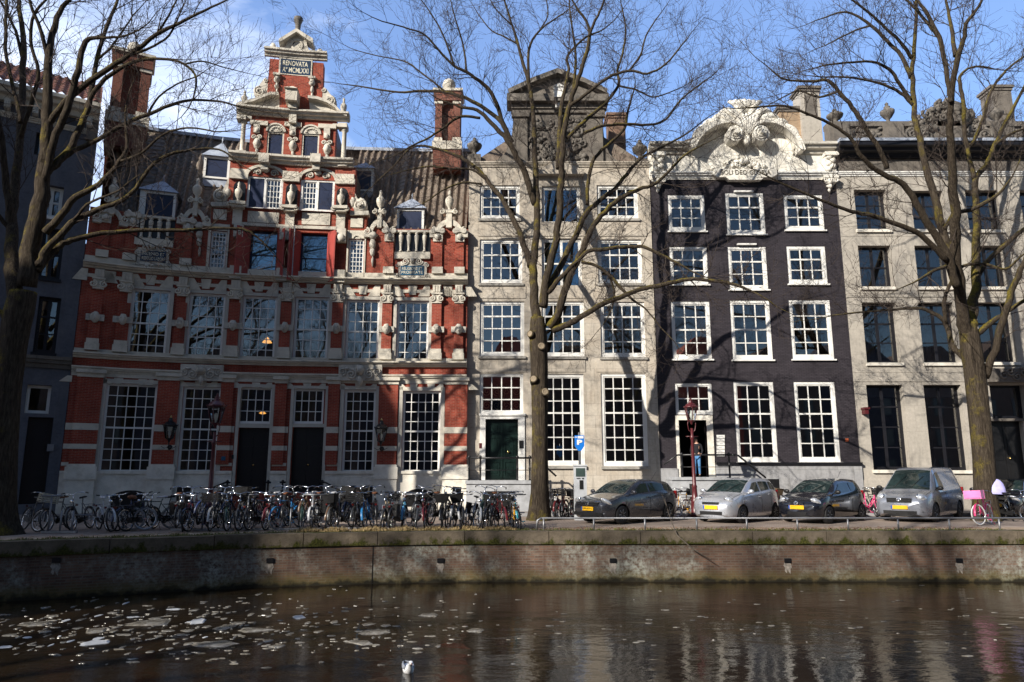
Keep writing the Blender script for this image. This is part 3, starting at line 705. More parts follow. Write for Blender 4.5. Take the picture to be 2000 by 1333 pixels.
for x, y0, y1 in ((390, 437, 504), (728, 456, 522)):
    m = MB(); X.blob(m, x, y0 + 6, 10, 8, .18, .1, 1); X.blob(m, x, y0 + 22, 7, 9, .14, .1, 2); X.blob(m, x, y0 + 38, 5, 9, .12, .09, 3); X.blob(m, x, y0 + 56, 2.5, 10, .07, .07, 4)
    m.build('carved_pendant', GABLESTONE, red)
# ---- inscription cartouches
def cartouche(cx, cy, w, h, sx0, sy0, sx1, sy1, txt, mt, sign):
    m = MB(); X.box(m, cx - w * .42, cy - h * .36, cx + w * .42, cy + h * .42, -.02, .1)
    for sg in (-1, 1):
        X.sp(m, cx + sg * w * .2, cy - h * .38, h * .2, .1, 1.8, 180 if sg < 0 else 0, -sg, .25); X.sp(m, cx + sg * w * .44, cy - h * .2, h * .12, .1, 1.5, 90, sg, .3)
        X.sp(m, cx + sg * w * .44, cy + h * .38, h * .13, .1, 1.5, 90, sg, .3); X.blob(m, cx + sg * w * .18, cy + h * .44, w * .09, h * .09, .08, .1, sg + 3)
    X.blob(m, cx, cy - h * .42, w * .07, h * .13, .14, .12, 5); X.blob(m, cx, cy + h * .44, w * .06, h * .08, .1, .1, 6)
    c = m.build('inscription_cartouche', GABLESTONE, red)
    m = MB(); X.box(m, sx0, sy0, sx1, sy1, .08, .125); m.build('plaque', sign, c)
    a, b = txt; hh = (sy1 - sy0)
    ftext(FR, 'lettering', a, sx0 + (3 if len(a) > 9 else 6), sy0 + hh * .14, sx1 - (3 if len(a) > 9 else 6), sy0 + hh * .45, .132, mt, c)
    ftext(FR, 'lettering', b, sx0 + 2, sy0 + hh * .56, sx1 - 2, sy0 + hh * .87, .132, mt, c)
cartouche(299, 502, 74, 42, 275, 492, 325, 513, ('INGENIO ET', 'ASSIDUO LABORE'), IVORY, SIGNDARK)
cartouche(806, 527, 66, 38, 783, 521, 828, 539, ('RELIGIONE ET', 'PROBITATE'), IVORY, SIGNBLUE)
# side frames of the arched windows
for x0, y0, x1, y1, g in ((405, 438, 446, 531, (410, 451, 442, 526)), (677, 451, 714, 544, (680, 467, 711, 539))):
    a, b, c, d = P4(FR, x0, y0, x1, y1); e, f, g_, h = P4(FR, *g); m = MB()
    fbox(FR, m, a, e, c, d, -.02, .05); fbox(FR, m, f, b, c, d, -.02, .05); fbox(FR, m, e, f, c, g_, -.02, .048); fbox(FR, m, e, f, h, d, -.02, .03)
    fring(FR, m, (e + f) / 2, h, (f - e) * .2, (f - e) * .5, 0, 180, .02, .075, 10, 0, .9); m.build('window_surround', TRIM, red)
# central axis: blank stone panels, brackets, niche urns
for r in ((484, 415, 545, 436), (590, 417, 645, 440), (417, 410, 443, 430), (685, 427, 709, 445)): m = MB(); X.box(m, *r, -.02, .06); m.build('stone_panel', TRIM, red)
course('lintel_band', 441, 447, .09, x=567, s0=sat(FR, 455, 444), s1=sat(FR, 665, 444), prof=False)
for x, y0, y1 in ((466, 359, 399), (568, 364, 407), (667, 372, 408)):
    m = MB(); u, z = FR.sz(x, y1); k = X.k(x, y1)
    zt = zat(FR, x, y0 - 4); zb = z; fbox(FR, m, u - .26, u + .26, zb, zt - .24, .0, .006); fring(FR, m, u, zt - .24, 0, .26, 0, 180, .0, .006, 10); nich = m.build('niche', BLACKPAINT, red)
    m = MB(); X.vase(m, x, y0, y1, 15, URN, .22); m.build('niche_urn', TRIM, red)
    m = MB(); fbox(FR, m, u - .34, u + .34, z - .14, z, -.02, .46); fbox(FR, m, u - .28, u + .28, z - .26, z - .14, -.02, .36)
    for sg in (-1, 1): fspiral(FR, m, u + sg * .33, z - .13, .13, .36, 1.4, 90, sg, .35)
    fbox(FR, m, u - .2, u + .2, z - 1.0, z - .26, -.02, .12); m.build('urn_bracket', TRIM, red)
for x in (466, 556, 668):
    m = MB(); zt = zat(FR, 567, 447); u = sat(FR, x, 470); fbox(FR, m, u - .2, u + .2, zt - .62, zt, -.02, .3); fblob(FR, m, u, zt - .45, .3, .16, .2, .12, x); m.build('bracket', GABLESTONE, red)
    m = MB(); fbox(FR, m, u - .24, u + .24, zat(FR, 567, 552), zat(FR, 567, 528), -.02, .3); m.build('pedestal', TRIM, red)
m = MB(); u = sat(FR, 576, 500); fbox(FR, m, u - .02, u + .02, zat(FR, 567, 545), zat(FR, 567, 447), .35, .39); m.build('hoist_pipe', STEEL, red)
# cornices and scrolls of the gable
def gcourse(x0, x1, y0, y1, o, xm, name='gable_cornice'):
    m = MB(); fsweep(FR, m, sat(FR, x0, (y0 + y1) / 2), sat(FR, x1, (y0 + y1) / 2), cornice_prof(zat(FR, xm, y1), zat(FR, xm, y0), o)); m.build(name, GABLESTONE, red)
gcourse(447, 692, 310, 324, .4, 567); gcourse(462, 684, 221, 233, .42, 573); gcourse(517, 640, 103, 116, .3, 578)
for a, b in ((448, 485), (552, 586), (655, 694)):
    m = MB(); X.box(m, a, 341 + (a - 448) * .05, b, 351 + (a - 448) * .05, -.02, .14); X.box(m, a + 2, 331 + (a - 448) * .05, b - 2, 341 + (a - 448) * .05, -.02, .08); m.build('impost_block', TRIM, red)
for a, b in ((489, 524), (556, 590), (622, 657)): m = MB(); X.box(m, a, 238 + (a - 489) * .05, b, 246 + (a - 489) * .05, -.02, .12); m.build('impost_block', TRIM, red)
for x, w in ((518, 10), (619, 10)):
    m = MB(); X.box(m, x - w, 309, x + w, 325, -.02, .5); X.box(m, x - w * .7, 325, x + w * .7, 336, -.02, .3); m.build('cornice_block', GABLESTONE, red)
for x, y, r, sg in ((431, 384, 15, 1), (703, 402, 14, -1)):
    m = MB(); X.disc(m, x, y, r, -.3, .05); X.sp(m, x, y, r * .95, .05, 2.2, 90, sg, .2); X.disc(m, x, y, r * .3, .04, .25)
    X.poly(m, [(x - 18, y + r - 1), (x + 18, y + r - 1), (x + 18, y + r + 7), (x - 18, y + r + 7)], -.3, .2)
    X.blob(m, x + sg * 14, y - 6, 6, 10, .12, .02, 4)
    X.poly(m, [(x + sg * 4, y - r + 2), (x + sg * 15, y - r - 22), (x + sg * 19, y - r - 22), (x + sg * 19, y + r), (x + sg * 6, y + r)], -.3, -.02)
    m.build('scroll', GABLESTONE, red)
for x, y0, y1 in ((472, 236, 297), (670, 252, 316)):
    m = MB(); X.vase(m, x, y0, y1, 11, [(1.2, 0), (1.2, .05), (.9, .07), (.9, .1), (.78, .9), (1, .92), (1.25, .95), (1.25, 1)], -.05); m.build('column', TRIM, red)
    m = MB(); X.box(m, x - 9, y1, x + 9, y1 + 12, -.3, .2); m.build('column_base', GABLESTONE, red); m = MB(); X.box(m, x - 9, y0 - 8, x + 9, y0, -.3, .2); sg = 1 if x < 550 else -1
    X.box(m, min(x, x + sg * 20), y0 - 8, max(x, x + sg * 20), y0 - 3, -.25, .1); m.build('column_block', GABLESTONE, red)
for x, y in ((502, 281), (572, 286), (639, 292)):
    m = MB(); X.blob(m, x, y, 8, 13, .1, .02, 1, .1); X.blob(m, x, y, 5, 8, .12, .08, 2, .05); X.sp(m, x - 6, y - 12, 5, .04, 1.4, 0, 1, .35); X.sp(m, x + 6, y - 12, 5, .04, 1.4, 180, -1, .35); X.blob(m, x, y + 15, 3, 5, .06, .04, 3)
    m.build('carved_shield', GABLESTONE, red)
    m = MB(); X.box(m, x - 6, y - 40, x + 6, y - 20, -.02, .12); X.blob(m, x, y - 24, 5, 6, .09, .1, x); m.build('bracket', GABLESTONE, red)
# broken pediment, top stage
def swan(pts, th):
    m = MB(); top = [FR.sz(*p) for p in pts]; F = FR
    for (a, z), (b, w) in zip(top, top[1:]): fpoly(F, m, [(a, z - th), (b, w - th), (b, w), (a, z)], -.35, .36)
    return m
for pts in (((466, 207), (480, 204), (496, 200), (512, 194), (530, 187), (546, 188)), ((604, 194), (622, 196), (640, 202), (656, 212), (668, 224), (680, 229))):
    m = swan(pts, .14); X.poly(m, list(pts) + [(pts[-1][0], 226 if pts[0][0] < 550 else 233), (pts[0][0] + 2, 222 if pts[0][0] < 550 else 229)], -.3, .05); m.build('broken_pediment', GABLESTONE, red)
for x, y, r, sg in ((507, 180, 12, 1), (645, 199, 12, -1)):
    m = MB(); X.disc(m, x, y, r, -.3, .04); X.sp(m, x, y, r * .9, .04, 2, 90, sg, .22); X.poly(m, [(x - sg * 3, y - r + 1), (x + sg * 8, y - r - 14), (x + sg * 16, y - r - 14), (x + sg * 17, y + r), (x + sg * 2, y + r)], -.3, -.01)
    X.sp(m, x + sg * 13, y - r - 10, 5, 0, 1.5, 90, sg, .3); m.build('scroll', GABLESTONE, red)
for x, y0, y1 in ((541, 146, 186), (610, 153, 192)):
    m = MB(); X.box(m, x - 7, y0, x + 7, y0 + 4, -.02, .2); X.blob(m, x, y0 + 11, 6, 8, .14, .08, x); X.blob(m, x, y0 + 24, 4, 8, .1, .07, x + 1); X.blob(m, x, y0 + 35, 2.5, 6, .08, .06, x + 2); m.build('carved_pendant', GABLESTONE, red)
m = MB(); X.box(m, 563, 168, 589, 216, .003, .03); u, z = FR.sz(576, 168); fring(FR, m, u, z, 0, .29, 0, 180, .003, .03, 10); m.build('niche', BRICK, red)
m = MB(); X.box(m, 561, 190, 586, 211, -.02, .75); X.box(m, 565, 211, 583, 221, -.02, .5); X.box(m, 566, 221, 581, 245, -.02, .28)
u0, u1, z0, z1 = FR.rect(559, 183, 588, 190); um = (u0 + u1) / 2; A = [FR.pt(u0, z0, -.02), FR.pt(u1, z0, -.02), FR.pt(u1, z0, .85), FR.pt(u0, z0, .85)]; T = FR.pt(um, z1 + .15, .4)
for i in range(4): m.face([A[i], A[(i + 1) % 4], T])
m.face(A[::-1]); m.build('hoist_box', TRIM, red)
m = MB(); X.box(m, 545, 116, 610, 149, -.02, .06); pl = m.build('inscription_plaque', TRIM, red)
m = MB(); X.box(m, 548, 119, 607, 147, .05, .075); m.build('plaque', SIGNDARK, pl)
ftext(FR, 'lettering', 'RENOVATA', 553, 122, 602, 131.5, .08, IVORY, pl); ftext(FR, 'lettering', 'A\u00ba MCMLXXI', 552, 134.5, 603, 144.5, .08, IVORY, pl)
m = MB(); X.poly(m, [(549, 110), (549, 104), (556, 98), (560, 86), (562, 76), (579, 68), (598, 77), (600, 90), (604, 100), (611, 105), (611, 112)], -.35, .05)
for x, y, sg in ((554, 101, 1), (606, 105, -1)): X.sp(m, x, y, 6, .05, 1.8, 90, sg, .25)
for sg, pts in ((1, ((546, 84), (580, 63), (580, 70), (546, 91))), (2, ((580, 63), (613, 83), (613, 92), (580, 70)))): X.poly(m, list(pts), -.4, .32)
u, z = FR.sz(580, 90); fring(FR, m, u, z, .2, .3, 0, 360, .03, .1, 18); tp = m.build('top_pediment', GABLESTONE, red)
m = MB(); fdisc(FR, m, u, z, .2, .03, .056); m.build('round_window', BLUESHUT, tp)
m = MB(); X.vase(m, 581, 33, 64, 19, [(.5, 0), (.6, .12), (.5, .2), (.55, .25), (.6, .55), (.85, .75), (1, .85), (.8, .88), (.95, .95), (.3, 1)], -.05); m.build('vase', CARVED, red)
for x, y0, y1, w, pr in ((532, 83, 108, 13, BALL), (624, 94, 116, 13, BALL), (476, 176, 207, 13, URN), (670, 190, 226, 13, URN)):
    m = MB(); X.vase(m, x, y0, y1, w, pr, -.05); m.build('finial', GABLESTONE, red)
# ---- roof with pantiles, dormers, chimneys
OB = 4.6; zr_e = zTop - .25
zr_l = at(330, 262, FR.pt(sat(FR, 330, 262), 0, -OB).y).z; zr_r = at(760, 298, FR.pt(sat(FR, 760, 298), 0, -OB).y).z
zridge = (zr_l + zr_r) / 2
def roof_sheet(s0, s1):
    roof = MB(); nW = int((s1 - s0) / .33); nc = nW * 6; rowsN = 22; rr = []; uu = sorted(set([s0 + (s1 - s0) * i / nc for i in range(nc + 1)]))
    for j in range(rowsN + 1):
        for e in (0, 1):
            if j == rowsN and e: break
            t = (j + (.98 if e else 0)) / rowsN; row = []
            for i, u in enumerate(uu):
                w = .075 * max(-.5, math.sin(i * 2 * math.pi / 6)); lift = (0.06 if e == 0 else 0.0)
                o = -.5 - (OB - .5) * t; row.append(FR.pt(u, zr_e + (zridge - zr_e) * t + w + lift, o + w * .9))
            rr.append(row)
    roof.grid(rr, smooth=False); roof.build('roof', TILE, red)
roof_sheet(sat(FR, 208, 400), sat(FR, 470, 380)); roof_sheet(sat(FR, 668, 380), sat(FR, 912, 400) - .05)
m = MB(); fbox(FR, m, sL + .3, sR - .1, zridge - .05, zridge + .12, -OB - .15, -OB + .15); m.build('ridge', SLATE, red)
m = MB()
a, b = sL + .05, sR - .05
for u0, u1 in zip(F_ := FR.cuts(a, b), F_[1:]):
    m.face([FR.pt(u1, zr_e - .1, -2 * OB), FR.pt(u0, zr_e - .1, -2 * OB), FR.pt(u0, zridge, -OB), FR.pt(u1, zridge, -OB)])
m.build('rear_roof', TILE, red)
m = MB()
for u in (sL + .3, sR - .12):
    q = [FR.pt(u, zr_e - .3, -.1), FR.pt(u, zr_e - .3, -2 * OB), FR.pt(u, zridge - .05, -OB)]; m = MB(); m.face(q); m.build('gable_end', BRICK, red)
def zroof(o): return zr_e + (zridge - zr_e) * ((-o - .5) / (OB - .5))
def dormer(x0, x1, ytop, yeave, ybot, off):
    ym = (yeave + ybot) / 2; Y = FR.pt(sat(FR, (x0 + x1) / 2, ym), 0, off).y
    A, B_ = at(x0, ym, Y), at(x1, ym, Y); u0 = min(FR.L, max(0, sat(FR, (x0 + x1) / 2, ym))); k = (B_.x - A.x)
    uc = u0; # shift sideways so that the set-back front keeps its measured place
    C0 = at((x0 + x1) / 2, ym, Y); base = FR.pt(uc, 0, off); d = (FR.p[FR.seg(uc) + 1] - FR.p[FR.seg(uc)]).normalized(); uc += (C0.x - base.x) / d.x
    a, b = uc - k / 2, uc + k / 2; zb = at(x0, ybot, Y).z; ze = at(x0, yeave, Y).z; zt = at(x0, ytop, Y).z
    f = MB(); t = .11
    fbox(FR, f, a, a + t, zb, ze, off - .05, off); fbox(FR, f, b - t, b, zb, ze, off - .05, off); fbox(FR, f, a + t, b - t, ze - t, ze, off - .05, off); fbox(FR, f, a + t, b - t, zb, zb + t * .8, off - .05, off)
    dm = f.build('dormer', WHITE, red)
    g = MB(); fbox(FR, g, a + t, b - t, zb + t * .8, ze - t, off - .06, off - .04); g.build('pane', BLUESHUT, dm)
    s = MB(); e = .12; back = off - (ze - zb) / ((zridge - zr_e) / (OB - .5)) - .5
    fbox(FR, s, a + .01, b - .01, zb - .4, ze - .01, back, off - .07); s.build('cheeks', SLATE, dm)
    r = MB(); Q = [FR.pt(a - e, ze, off + e), FR.pt(b + e, ze, off + e), FR.pt(b + e, ze, back), FR.pt(a - e, ze, back)]; T = FR.pt(uc, zt, off - .5)
    for i in range(4): r.face([Q[i], Q[(i + 1) % 4], T])
    r.face(Q[::-1]); r.lathe(T - Vector((0, 0, .06)), [(.06, 0), (.03, .15), (.05, .2), (.01, .34)], 8); r.build('dormer_roof', SLATE, dm)
dormer(283, 341, 346, 376, 428, -.75); dormer(775, 828, 380, 408, 458, -.75); dormer(409, 449, 272, 309, 351, -2.2); dormer(690, 729, 310, 330, 374, -2.2)
CHIMBRICK = brick_mat('dark_chimney_brick', (.20, .062, .042), (.14, .04, .03), (.2, .13, .1), patch=.35)
def chimney(x0, x1, ytop, ybase, off, ball=True):
    Y = FR.pt(sat(FR, (x0 + x1) / 2, 300), 0, off).y; A, B_ = at(x0, 200, Y), at(x1, 200, Y); c = (A + B_) / 2; w = (B_.x - A.x); zt = at(x0, ytop, Y).z; zb = at(x0, ybase, Y).z
    rot = math.atan2(*(FR.p[FR.seg(sat(FR, (x0 + x1) / 2, 300)) + 1] - FR.p[FR.seg(sat(FR, (x0 + x1) / 2, 300))]).yx)
    h = zt - zb; m = MB(); C = lambda z: (c.x, c.y, z)
    m.box(C(zb + h * .12), (w * .98, w * .9, h * .24), rot)
    for sx in (-1, 1):
        for sy in (-1, 1):
            p = Matrix.Rotation(rot, 3, 'Z') @ Vector((sx * w * .33, sy * w * .28, 0)); m.box((c.x + p.x, c.y + p.y, zb + h * .58), (w * .24, w * .22, h * .52), rot)
    m.box(C(zb + h * .58), (w * .5, w * .36, h * .5), rot)
    m.box(C(zb + h * .89), (w * .98, w * .9, h * .12), rot)
    for v in m.v: pass
    m.uv = [[(p[0] * .9 + p[1] * .9, p[2]) for p in (m.v[i] for i in f)] for f in m.f]
    ch = m.build('chimney', CHIMBRICK, red)
    s = MB(); s.box(C(zb + h * .28), (w * 1.06, w * .98, h * .1), rot)
    for sx in (-1, 1):
        for sy in (-1, 1):
            p = Matrix.Rotation(rot, 3, 'Z') @ Vector((sx * w * .33, sy * w * .28, 0)); s.box((c.x + p.x, c.y + p.y, zb + h * .35), (w * .3, w * .3, h * .06), rot); s.box((c.x + p.x, c.y + p.y, zb + h * .81), (w * .3, w * .28, h * .03), rot)
    s.box(C(zb + h * .96), (w * 1.08, w * 1.0, h * .03), rot); s.build('stone_trim', TRIM, ch)
    if ball:
        s = MB(); s.lathe(C(zb + h * .975), [(.3, 0), (.26, .1), (.1, .16), (.12, .24), (.3, .36), (.36, .55), (.3, .74), (.12, .88), (.01, .92)], 12); s.build('finial', GABLESTONE, ch)
chimney(218, 288, 112, 300, -3.0); chimney(850, 903, 182, 340, -3.2)
# light well openings in the plinth
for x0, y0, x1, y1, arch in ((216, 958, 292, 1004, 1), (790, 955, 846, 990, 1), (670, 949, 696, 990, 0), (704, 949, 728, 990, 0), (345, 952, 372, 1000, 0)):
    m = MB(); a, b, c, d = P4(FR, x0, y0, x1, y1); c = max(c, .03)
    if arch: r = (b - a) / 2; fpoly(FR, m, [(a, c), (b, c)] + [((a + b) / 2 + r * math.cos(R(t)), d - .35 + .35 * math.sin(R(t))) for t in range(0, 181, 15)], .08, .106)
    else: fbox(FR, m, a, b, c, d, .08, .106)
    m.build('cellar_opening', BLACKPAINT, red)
# hanging lamps seen through two windows, house number and bell
m = MB(); p = FR.pt(sat(FR, 514, 658), zat(FR, 514, 659), -1.2); m.lathe(p, [(.03, .22), (.2, .0), (.22, -.03), (.03, -.05)], 12); m.build('ceiling_lamp', LAMPLIT, red)
m = MB(); p = FR.pt(sat(FR, 506, 804), zat(FR, 506, 804), -1.0); m.lathe(p, [(.03, .1), (.16, .0), (.03, -.05)], 12); m.build('ceiling_lamp', LAMPLIT, red)
m = MB(); X.box(m, 433, 892, 441, 900, .1, .13); m.build('house_number', SIGNBLUE, red)
m = MB(); X.box(m, 453, 889, 457, 897, .03, .1); m.build('door_bell', BLACKPLASTIC, red)
m = MB(); fbox(FR, m, -.16, -.005, 0, zat(FR, 200, 480), -3, -.03); m.build('party_wall', BRICK, red)
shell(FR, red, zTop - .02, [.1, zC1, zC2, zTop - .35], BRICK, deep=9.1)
m = MB()
for a, b, z0, z1, k in ((g0 + .1, g1 - .1, zTop - .3, zat(FR, 567, 413), -1.2), (s1a + .1, s1b - .1, zat(FR, 567, 413), zG1, -3.2), (s2a + .1, s2b - .1, zG1, zG2, -4.4)):
    fbox(FR, m, a, b, z0, z1, k, -.4)
m.build('cross_wing', TILE, red)
# ---------------------------------------------------------------- grey sandstone neck-gabled house
FG = Facade([(-2.02, 31.45), (6.47, 31.45)])
grey = empty('neck_gable_house', (2.2, 31.45, 0), 'pale grey sandstone house with a tall sooty neck gable behind the middle tree', 'house')
X = Px(FG); hol = []
def rows_of(F, root, rects, cols, rows, rail, **k):
    out = []
    for i, r in enumerate(rects):
        kk = {a: (b[i] if isinstance(b, list) else b) for a, b in k.items()}
        out.append(window(F, root, P4(F, *r), cols, rows, rail, holes=hol, **kk))
    return out
SLL = pbr('worn_sill_stone', (.33, .31, .28), .85, var=.2, dirt=((.12, .12, .11), 4, .6))
gk = dict(fw=.12, depth=.07, sill=.12, sillmat=SLL)
rows_of(FG, grey, ((937, 362, 1015, 428), (1166, 362, 1246, 428)), 4, 3, 1, **gk)
window(FG, grey, P4(FG, 1058, 364, 1133, 438), 2, 1, None, .09, .1, glass=GLASSHI, holes=hol, name='hoist_door', mull=True)
rows_of(FG, grey, ((937, 468, 1020, 554), (1168, 468, 1254, 554)), 4, 3, 1, **gk)
window(FG, grey, P4(FG, 1058, 466, 1136, 564), 2, 2, 1, .09, .1, glass=GLASSHI, holes=hol, mull=True, name='hoist_door', curtain=(CURTAIN, .55, .95))
rows_of(FG, grey, ((937, 589, 1024, 696), (1058, 589, 1141, 697), (1173, 590, 1260, 698)), 4, 4, 1, curtain=[(CURTAIN, .72, .97), (CURTAIN, .74, .98), (DENIM, .02, .14)], **gk)
gw = window(FG, grey, P4(FG, 937, 730, 1022, 809), 4, 3, None, .09, .06, holes=hol, name='transom_window')
m = MB()                                                     # gilt wrought-iron scrollwork inside the transom
a, b, c, d = P4(FG, 941, 750, 1018, 805); rnd = random.Random(4)
for i in range(4):
    for j in range(2): fspiral(FG, m, a + (b - a) * (i + .5) / 4, c + (d - c) * (j + .5) / 2, .2, -.3, 1.6, 90 * (i + 2 * j), (-1) ** i, .09, 16)
for k in (.38, .62): m.tube([FG.pt(a + (b - a) * k, c, -.3), FG.pt(a + (b - a) * (.5 + (k - .5) * .4), (c + d) / 2, -.3), FG.pt(a + (b - a) * k, d, -.3)], .018, 5)
m.build('gilt_scrollwork', GOLD, gw)
rows_of(FG, grey, ((1058, 731, 1141, 910), (1175, 730, 1264, 911)), 4, 7, 3, fw=.13, depth=.05, sill=.13, sillmat=SLL)
a, b, c, d = P4(FG, 948, 819, 1012, 938); hol.append((a, b, c, d)); gd = (a, b, c, d); zst = c
m = MB(); mid = (a + b) / 2
fbox(FG, m, a, mid - .01, c, d, -.3, -.2); fbox(FG, m, mid + .01, b, c, d, -.3, -.2); fbox(FG, m, mid - .035, mid + .035, c, d, -.2, -.165)
for u0, u1 in ((a + .1, mid - .1), (mid + .12, b - .1)):
    for v0, v1 in ((.07, .3), (.36, .7), (.76, .94)):
        z0, z1 = c + (d - c) * v0, c + (d - c) * v1
        for q in ((u0, u1, z0, z0 + .03), (u0, u1, z1 - .03, z1), (u0, u0 + .03, z0 + .03, z1 - .03), (u1 - .03, u1, z0 + .03, z1 - .03)): fbox(FG, m, *q, -.21, -.17)
        fbox(FG, m, u0 + .1, u1 - .1, z0 + .1, z1 - .1, -.21, -.18)
dr = m.build('double_door', GREENBLACK, grey)
m = MB(); p = FG.pt((a + b) / 2 + .28, c + (d - c) * .46, -.18); m.lathe(p, [(.03, 0), (.03, .03), (.06, .05), (.05, .09), (.01, .1)], 10, axis=(0, -1, 0)); m.build('knob', BRASS, dr)
m = MB(); e, f, g, h = P4(FG, 937, 808, 1025, 938)
fbox(FG, m, e, a, g, h, -.25, .06); fbox(FG, m, b, f, g, h, -.25, .06); fbox(FG, m, a, b, d, h, -.25, .058); fbox(FG, m, e - .03, f + .03, h - .1, h - .002, -.02, .12); fr_ = m.build('door_frame', WHITE, grey)
m = MB(); X.box(m, 1014, 861, 1022, 876, .05, .09); m.build('intercom', BLACKPLASTIC, fr_)
m = MB(); X.box(m, 936, 866, 941, 876, .05, .08); m.build('name_plate', MAROON, fr_)
m = MB(); wall(FG, m, 0, FG.L, 0, zat(FG, 1100, 320), hol, o=0); m.build('wall', SANDSTONE, grey)
# plain bands under the windows, pilaster strips
for y in ((434, 462), (558, 583), (704, 727)):
    for x0, x1 in ((935, 1026), (1056, 1142), (1165, 1262)):
        m = MB(); X.box(m, x0 - 1, y[0], x1 + 1, y[1], -.02, .03); m.build('apron_panel', SANDSTONE, grey)
m = MB(); fsweep(FG, m, 0, FG.L, cornice_prof(zat(FG, 1100, 327), zat(FG, 1100, 318), .16)); m.build('shoulder_cornice', SANDSTONE, grey)
# hoist-door pediment with carved scrolls, neck with flared sides, upper pediment
gz = zat(FG, 1100, 320)
def GP(pts, o0, o1, mat, name): m = MB(); X.poly(m, pts, o0, o1); return m.build(name, mat, grey)
neck = [(955, 320), (972, 312), (986, 300), (995, 285), (1000, 262), (1002, 240), (1002, 205), (1178, 205), (1178, 250), (1181, 278), (1190, 300), (1204, 313), (1222, 321)]
GP(neck, -.5, -.012, DARKSTONE, 'neck')
for x0, x1 in ((1003, 1030), (1150, 1177)):
    m = MB(); X.box(m, x0, 232, x1, 321, -.02, .12); X.box(m, x0 - 4, 222, x1 + 4, 232, -.02, .22); m.build('pilaster', DARKSTONE, grey)
m = MB(); X.box(m, 998, 206, 1182, 215, -.45, .18); X.box(m, 1000, 215, 1180, 222, -.4, .1); m.build('entablature', DARKSTONE, grey)
pz = [(993, 200), (993, 183), (1008, 176), (1040, 163), (1065, 152), (1088, 146), (1112, 152), (1140, 164), (1170, 178), (1184, 184), (1184, 200)]
GP(pz, -.5, .1, DARKSTONE, 'pediment')
for pts in (((993, 183), (1040, 161), (1088, 143), (1088, 152), (1040, 170), (993, 192)), ((1088, 143), (1140, 162), (1184, 183), (1184, 192), (1140, 171), (1088, 152)), ((990, 192), (1187, 193), (1187, 206), (990, 206))):
    GP(list(pts), -.6, .45, CARVED, 'pediment_moulding')
m = MB(); X.box(m, 1081, 180, 1099, 200, .05, .5); X.poly(m, [(1079, 181), (1090, 174), (1101, 181)], .03, .55); X.box(m, 1084, 200, 1096, 216, .05, .3); m.build('hoist_beam_box', WHITE, grey)
m = MB(); s0, s1, z0, z1 = FG.rect(1038, 232, 1142, 318)
fcarve(FG, m, s0, s1, z0, z1, 0, 90, .2, 3, lambda a, b: not (abs(a - .5) < .16 and .25 < b < .75)); fcarve(FG, m, s0, s1, z0, z0 + .55, .08, 40, .14, 5, lambda a, b: b < 1 - abs(a - .5) * 1.7)
m.build('carved_festoon', CARVED, grey)
m = MB(); X.disc(m, 1090, 275, 15, -.02, .1, 1.3); m.build('gable_hatch', DARKSTONE, grey)
m = MB(); X.poly(m, [(1040, 336), (1140, 336), (1092, 318)], -.02, .2); X.box(m, 1040, 336, 1140, 345, -.02, .3); m.build('hoist_pediment', SANDSTONE, grey)
for x, y0, y1 in ((926, 264, 304), (1252, 268, 312)):
    m = MB(); X.vase(m, x, y0, y1 - 2, 30, GRANDURN, -.25); m.build('urn', CARVED, grey)
    m = MB(); X.box(m, x - 13, y1 - 2, x + 13, 320, -.6, .05); m.build('urn_pedestal', DARKSTONE, grey)
def brick_stack(root, F, x0, x1, yt, yb, off, mat, cap=None, d=.9, capmat=None, panel=False):
    Y = F.p[0].y - off; A, B_ = at(x0, (yt + yb) / 2, Y), at(x1, (yt + yb) / 2, Y); zt, zb = at(x0, yt, Y).z, at(x0, yb, Y).z
    m = MB(); m.box(((A.x + B_.x) / 2, Y + d / 2, (zt + zb) / 2 - .6), (B_.x - A.x, d, zt - zb + 1.2)); c = m.build('chimney', mat, root)
    m = MB(); m.box(((A.x + B_.x) / 2, Y + d / 2, zt + .06), (B_.x - A.x + .22, d + .22, .14)); m.box(((A.x + B_.x) / 2, Y + d / 2, zt - .08), (B_.x - A.x + .1, d + .1, .12)); m.build('chimney_cap', capmat or mat, c)
    if panel: m = MB(); m.box(((A.x + B_.x) / 2, Y, zt - .9), ((B_.x - A.x) * .6, .08, 1.1)); m.build('chimney_panel', capmat or mat, c)
    return c
BROWNBRICK = brick_mat('weathered_brown_brick', (.26, .15, .10), (.2, .11, .075), (.25, .2, .16), patch=.4)
BUFFBRICK = brick_mat('buff_brick', (.42, .29, .18), (.34, .22, .13), (.35, .29, .22), patch=.35)
brick_stack(grey, FG, 1189, 1222, 226, 306, -2.5, BROWNBRICK)
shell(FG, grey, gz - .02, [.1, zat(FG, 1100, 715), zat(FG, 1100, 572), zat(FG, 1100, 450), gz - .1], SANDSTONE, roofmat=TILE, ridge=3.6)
# stoop
m = MB(); s0, s1 = sat(FG, 915, 945), sat(FG, 1040, 945); fbox(FG, m, s0, s1, 0, zst - .14, 0.003, 1.5); fbox(FG, m, s0 - .04, s1 + .04, zst - .14, zst, 0.003, 1.56)
for i in range(5): fbox(FG, m, s1, s1 + .32 * (5 - i), zst * i / 6, zst * (i + 1) / 6 - .002, .15, 1.4)
m.build('stoop', pbr('blue_grey_stoop_stone', (.36, .37, .39), .7, var=.2, dirt=((.15, .15, .15), 3, .5)), grey)
m = MB(); X.box(m, 945, 958, 1006, 1000, 1.5, 1.512); m.build('cellar_opening', BLACKPAINT, grey)
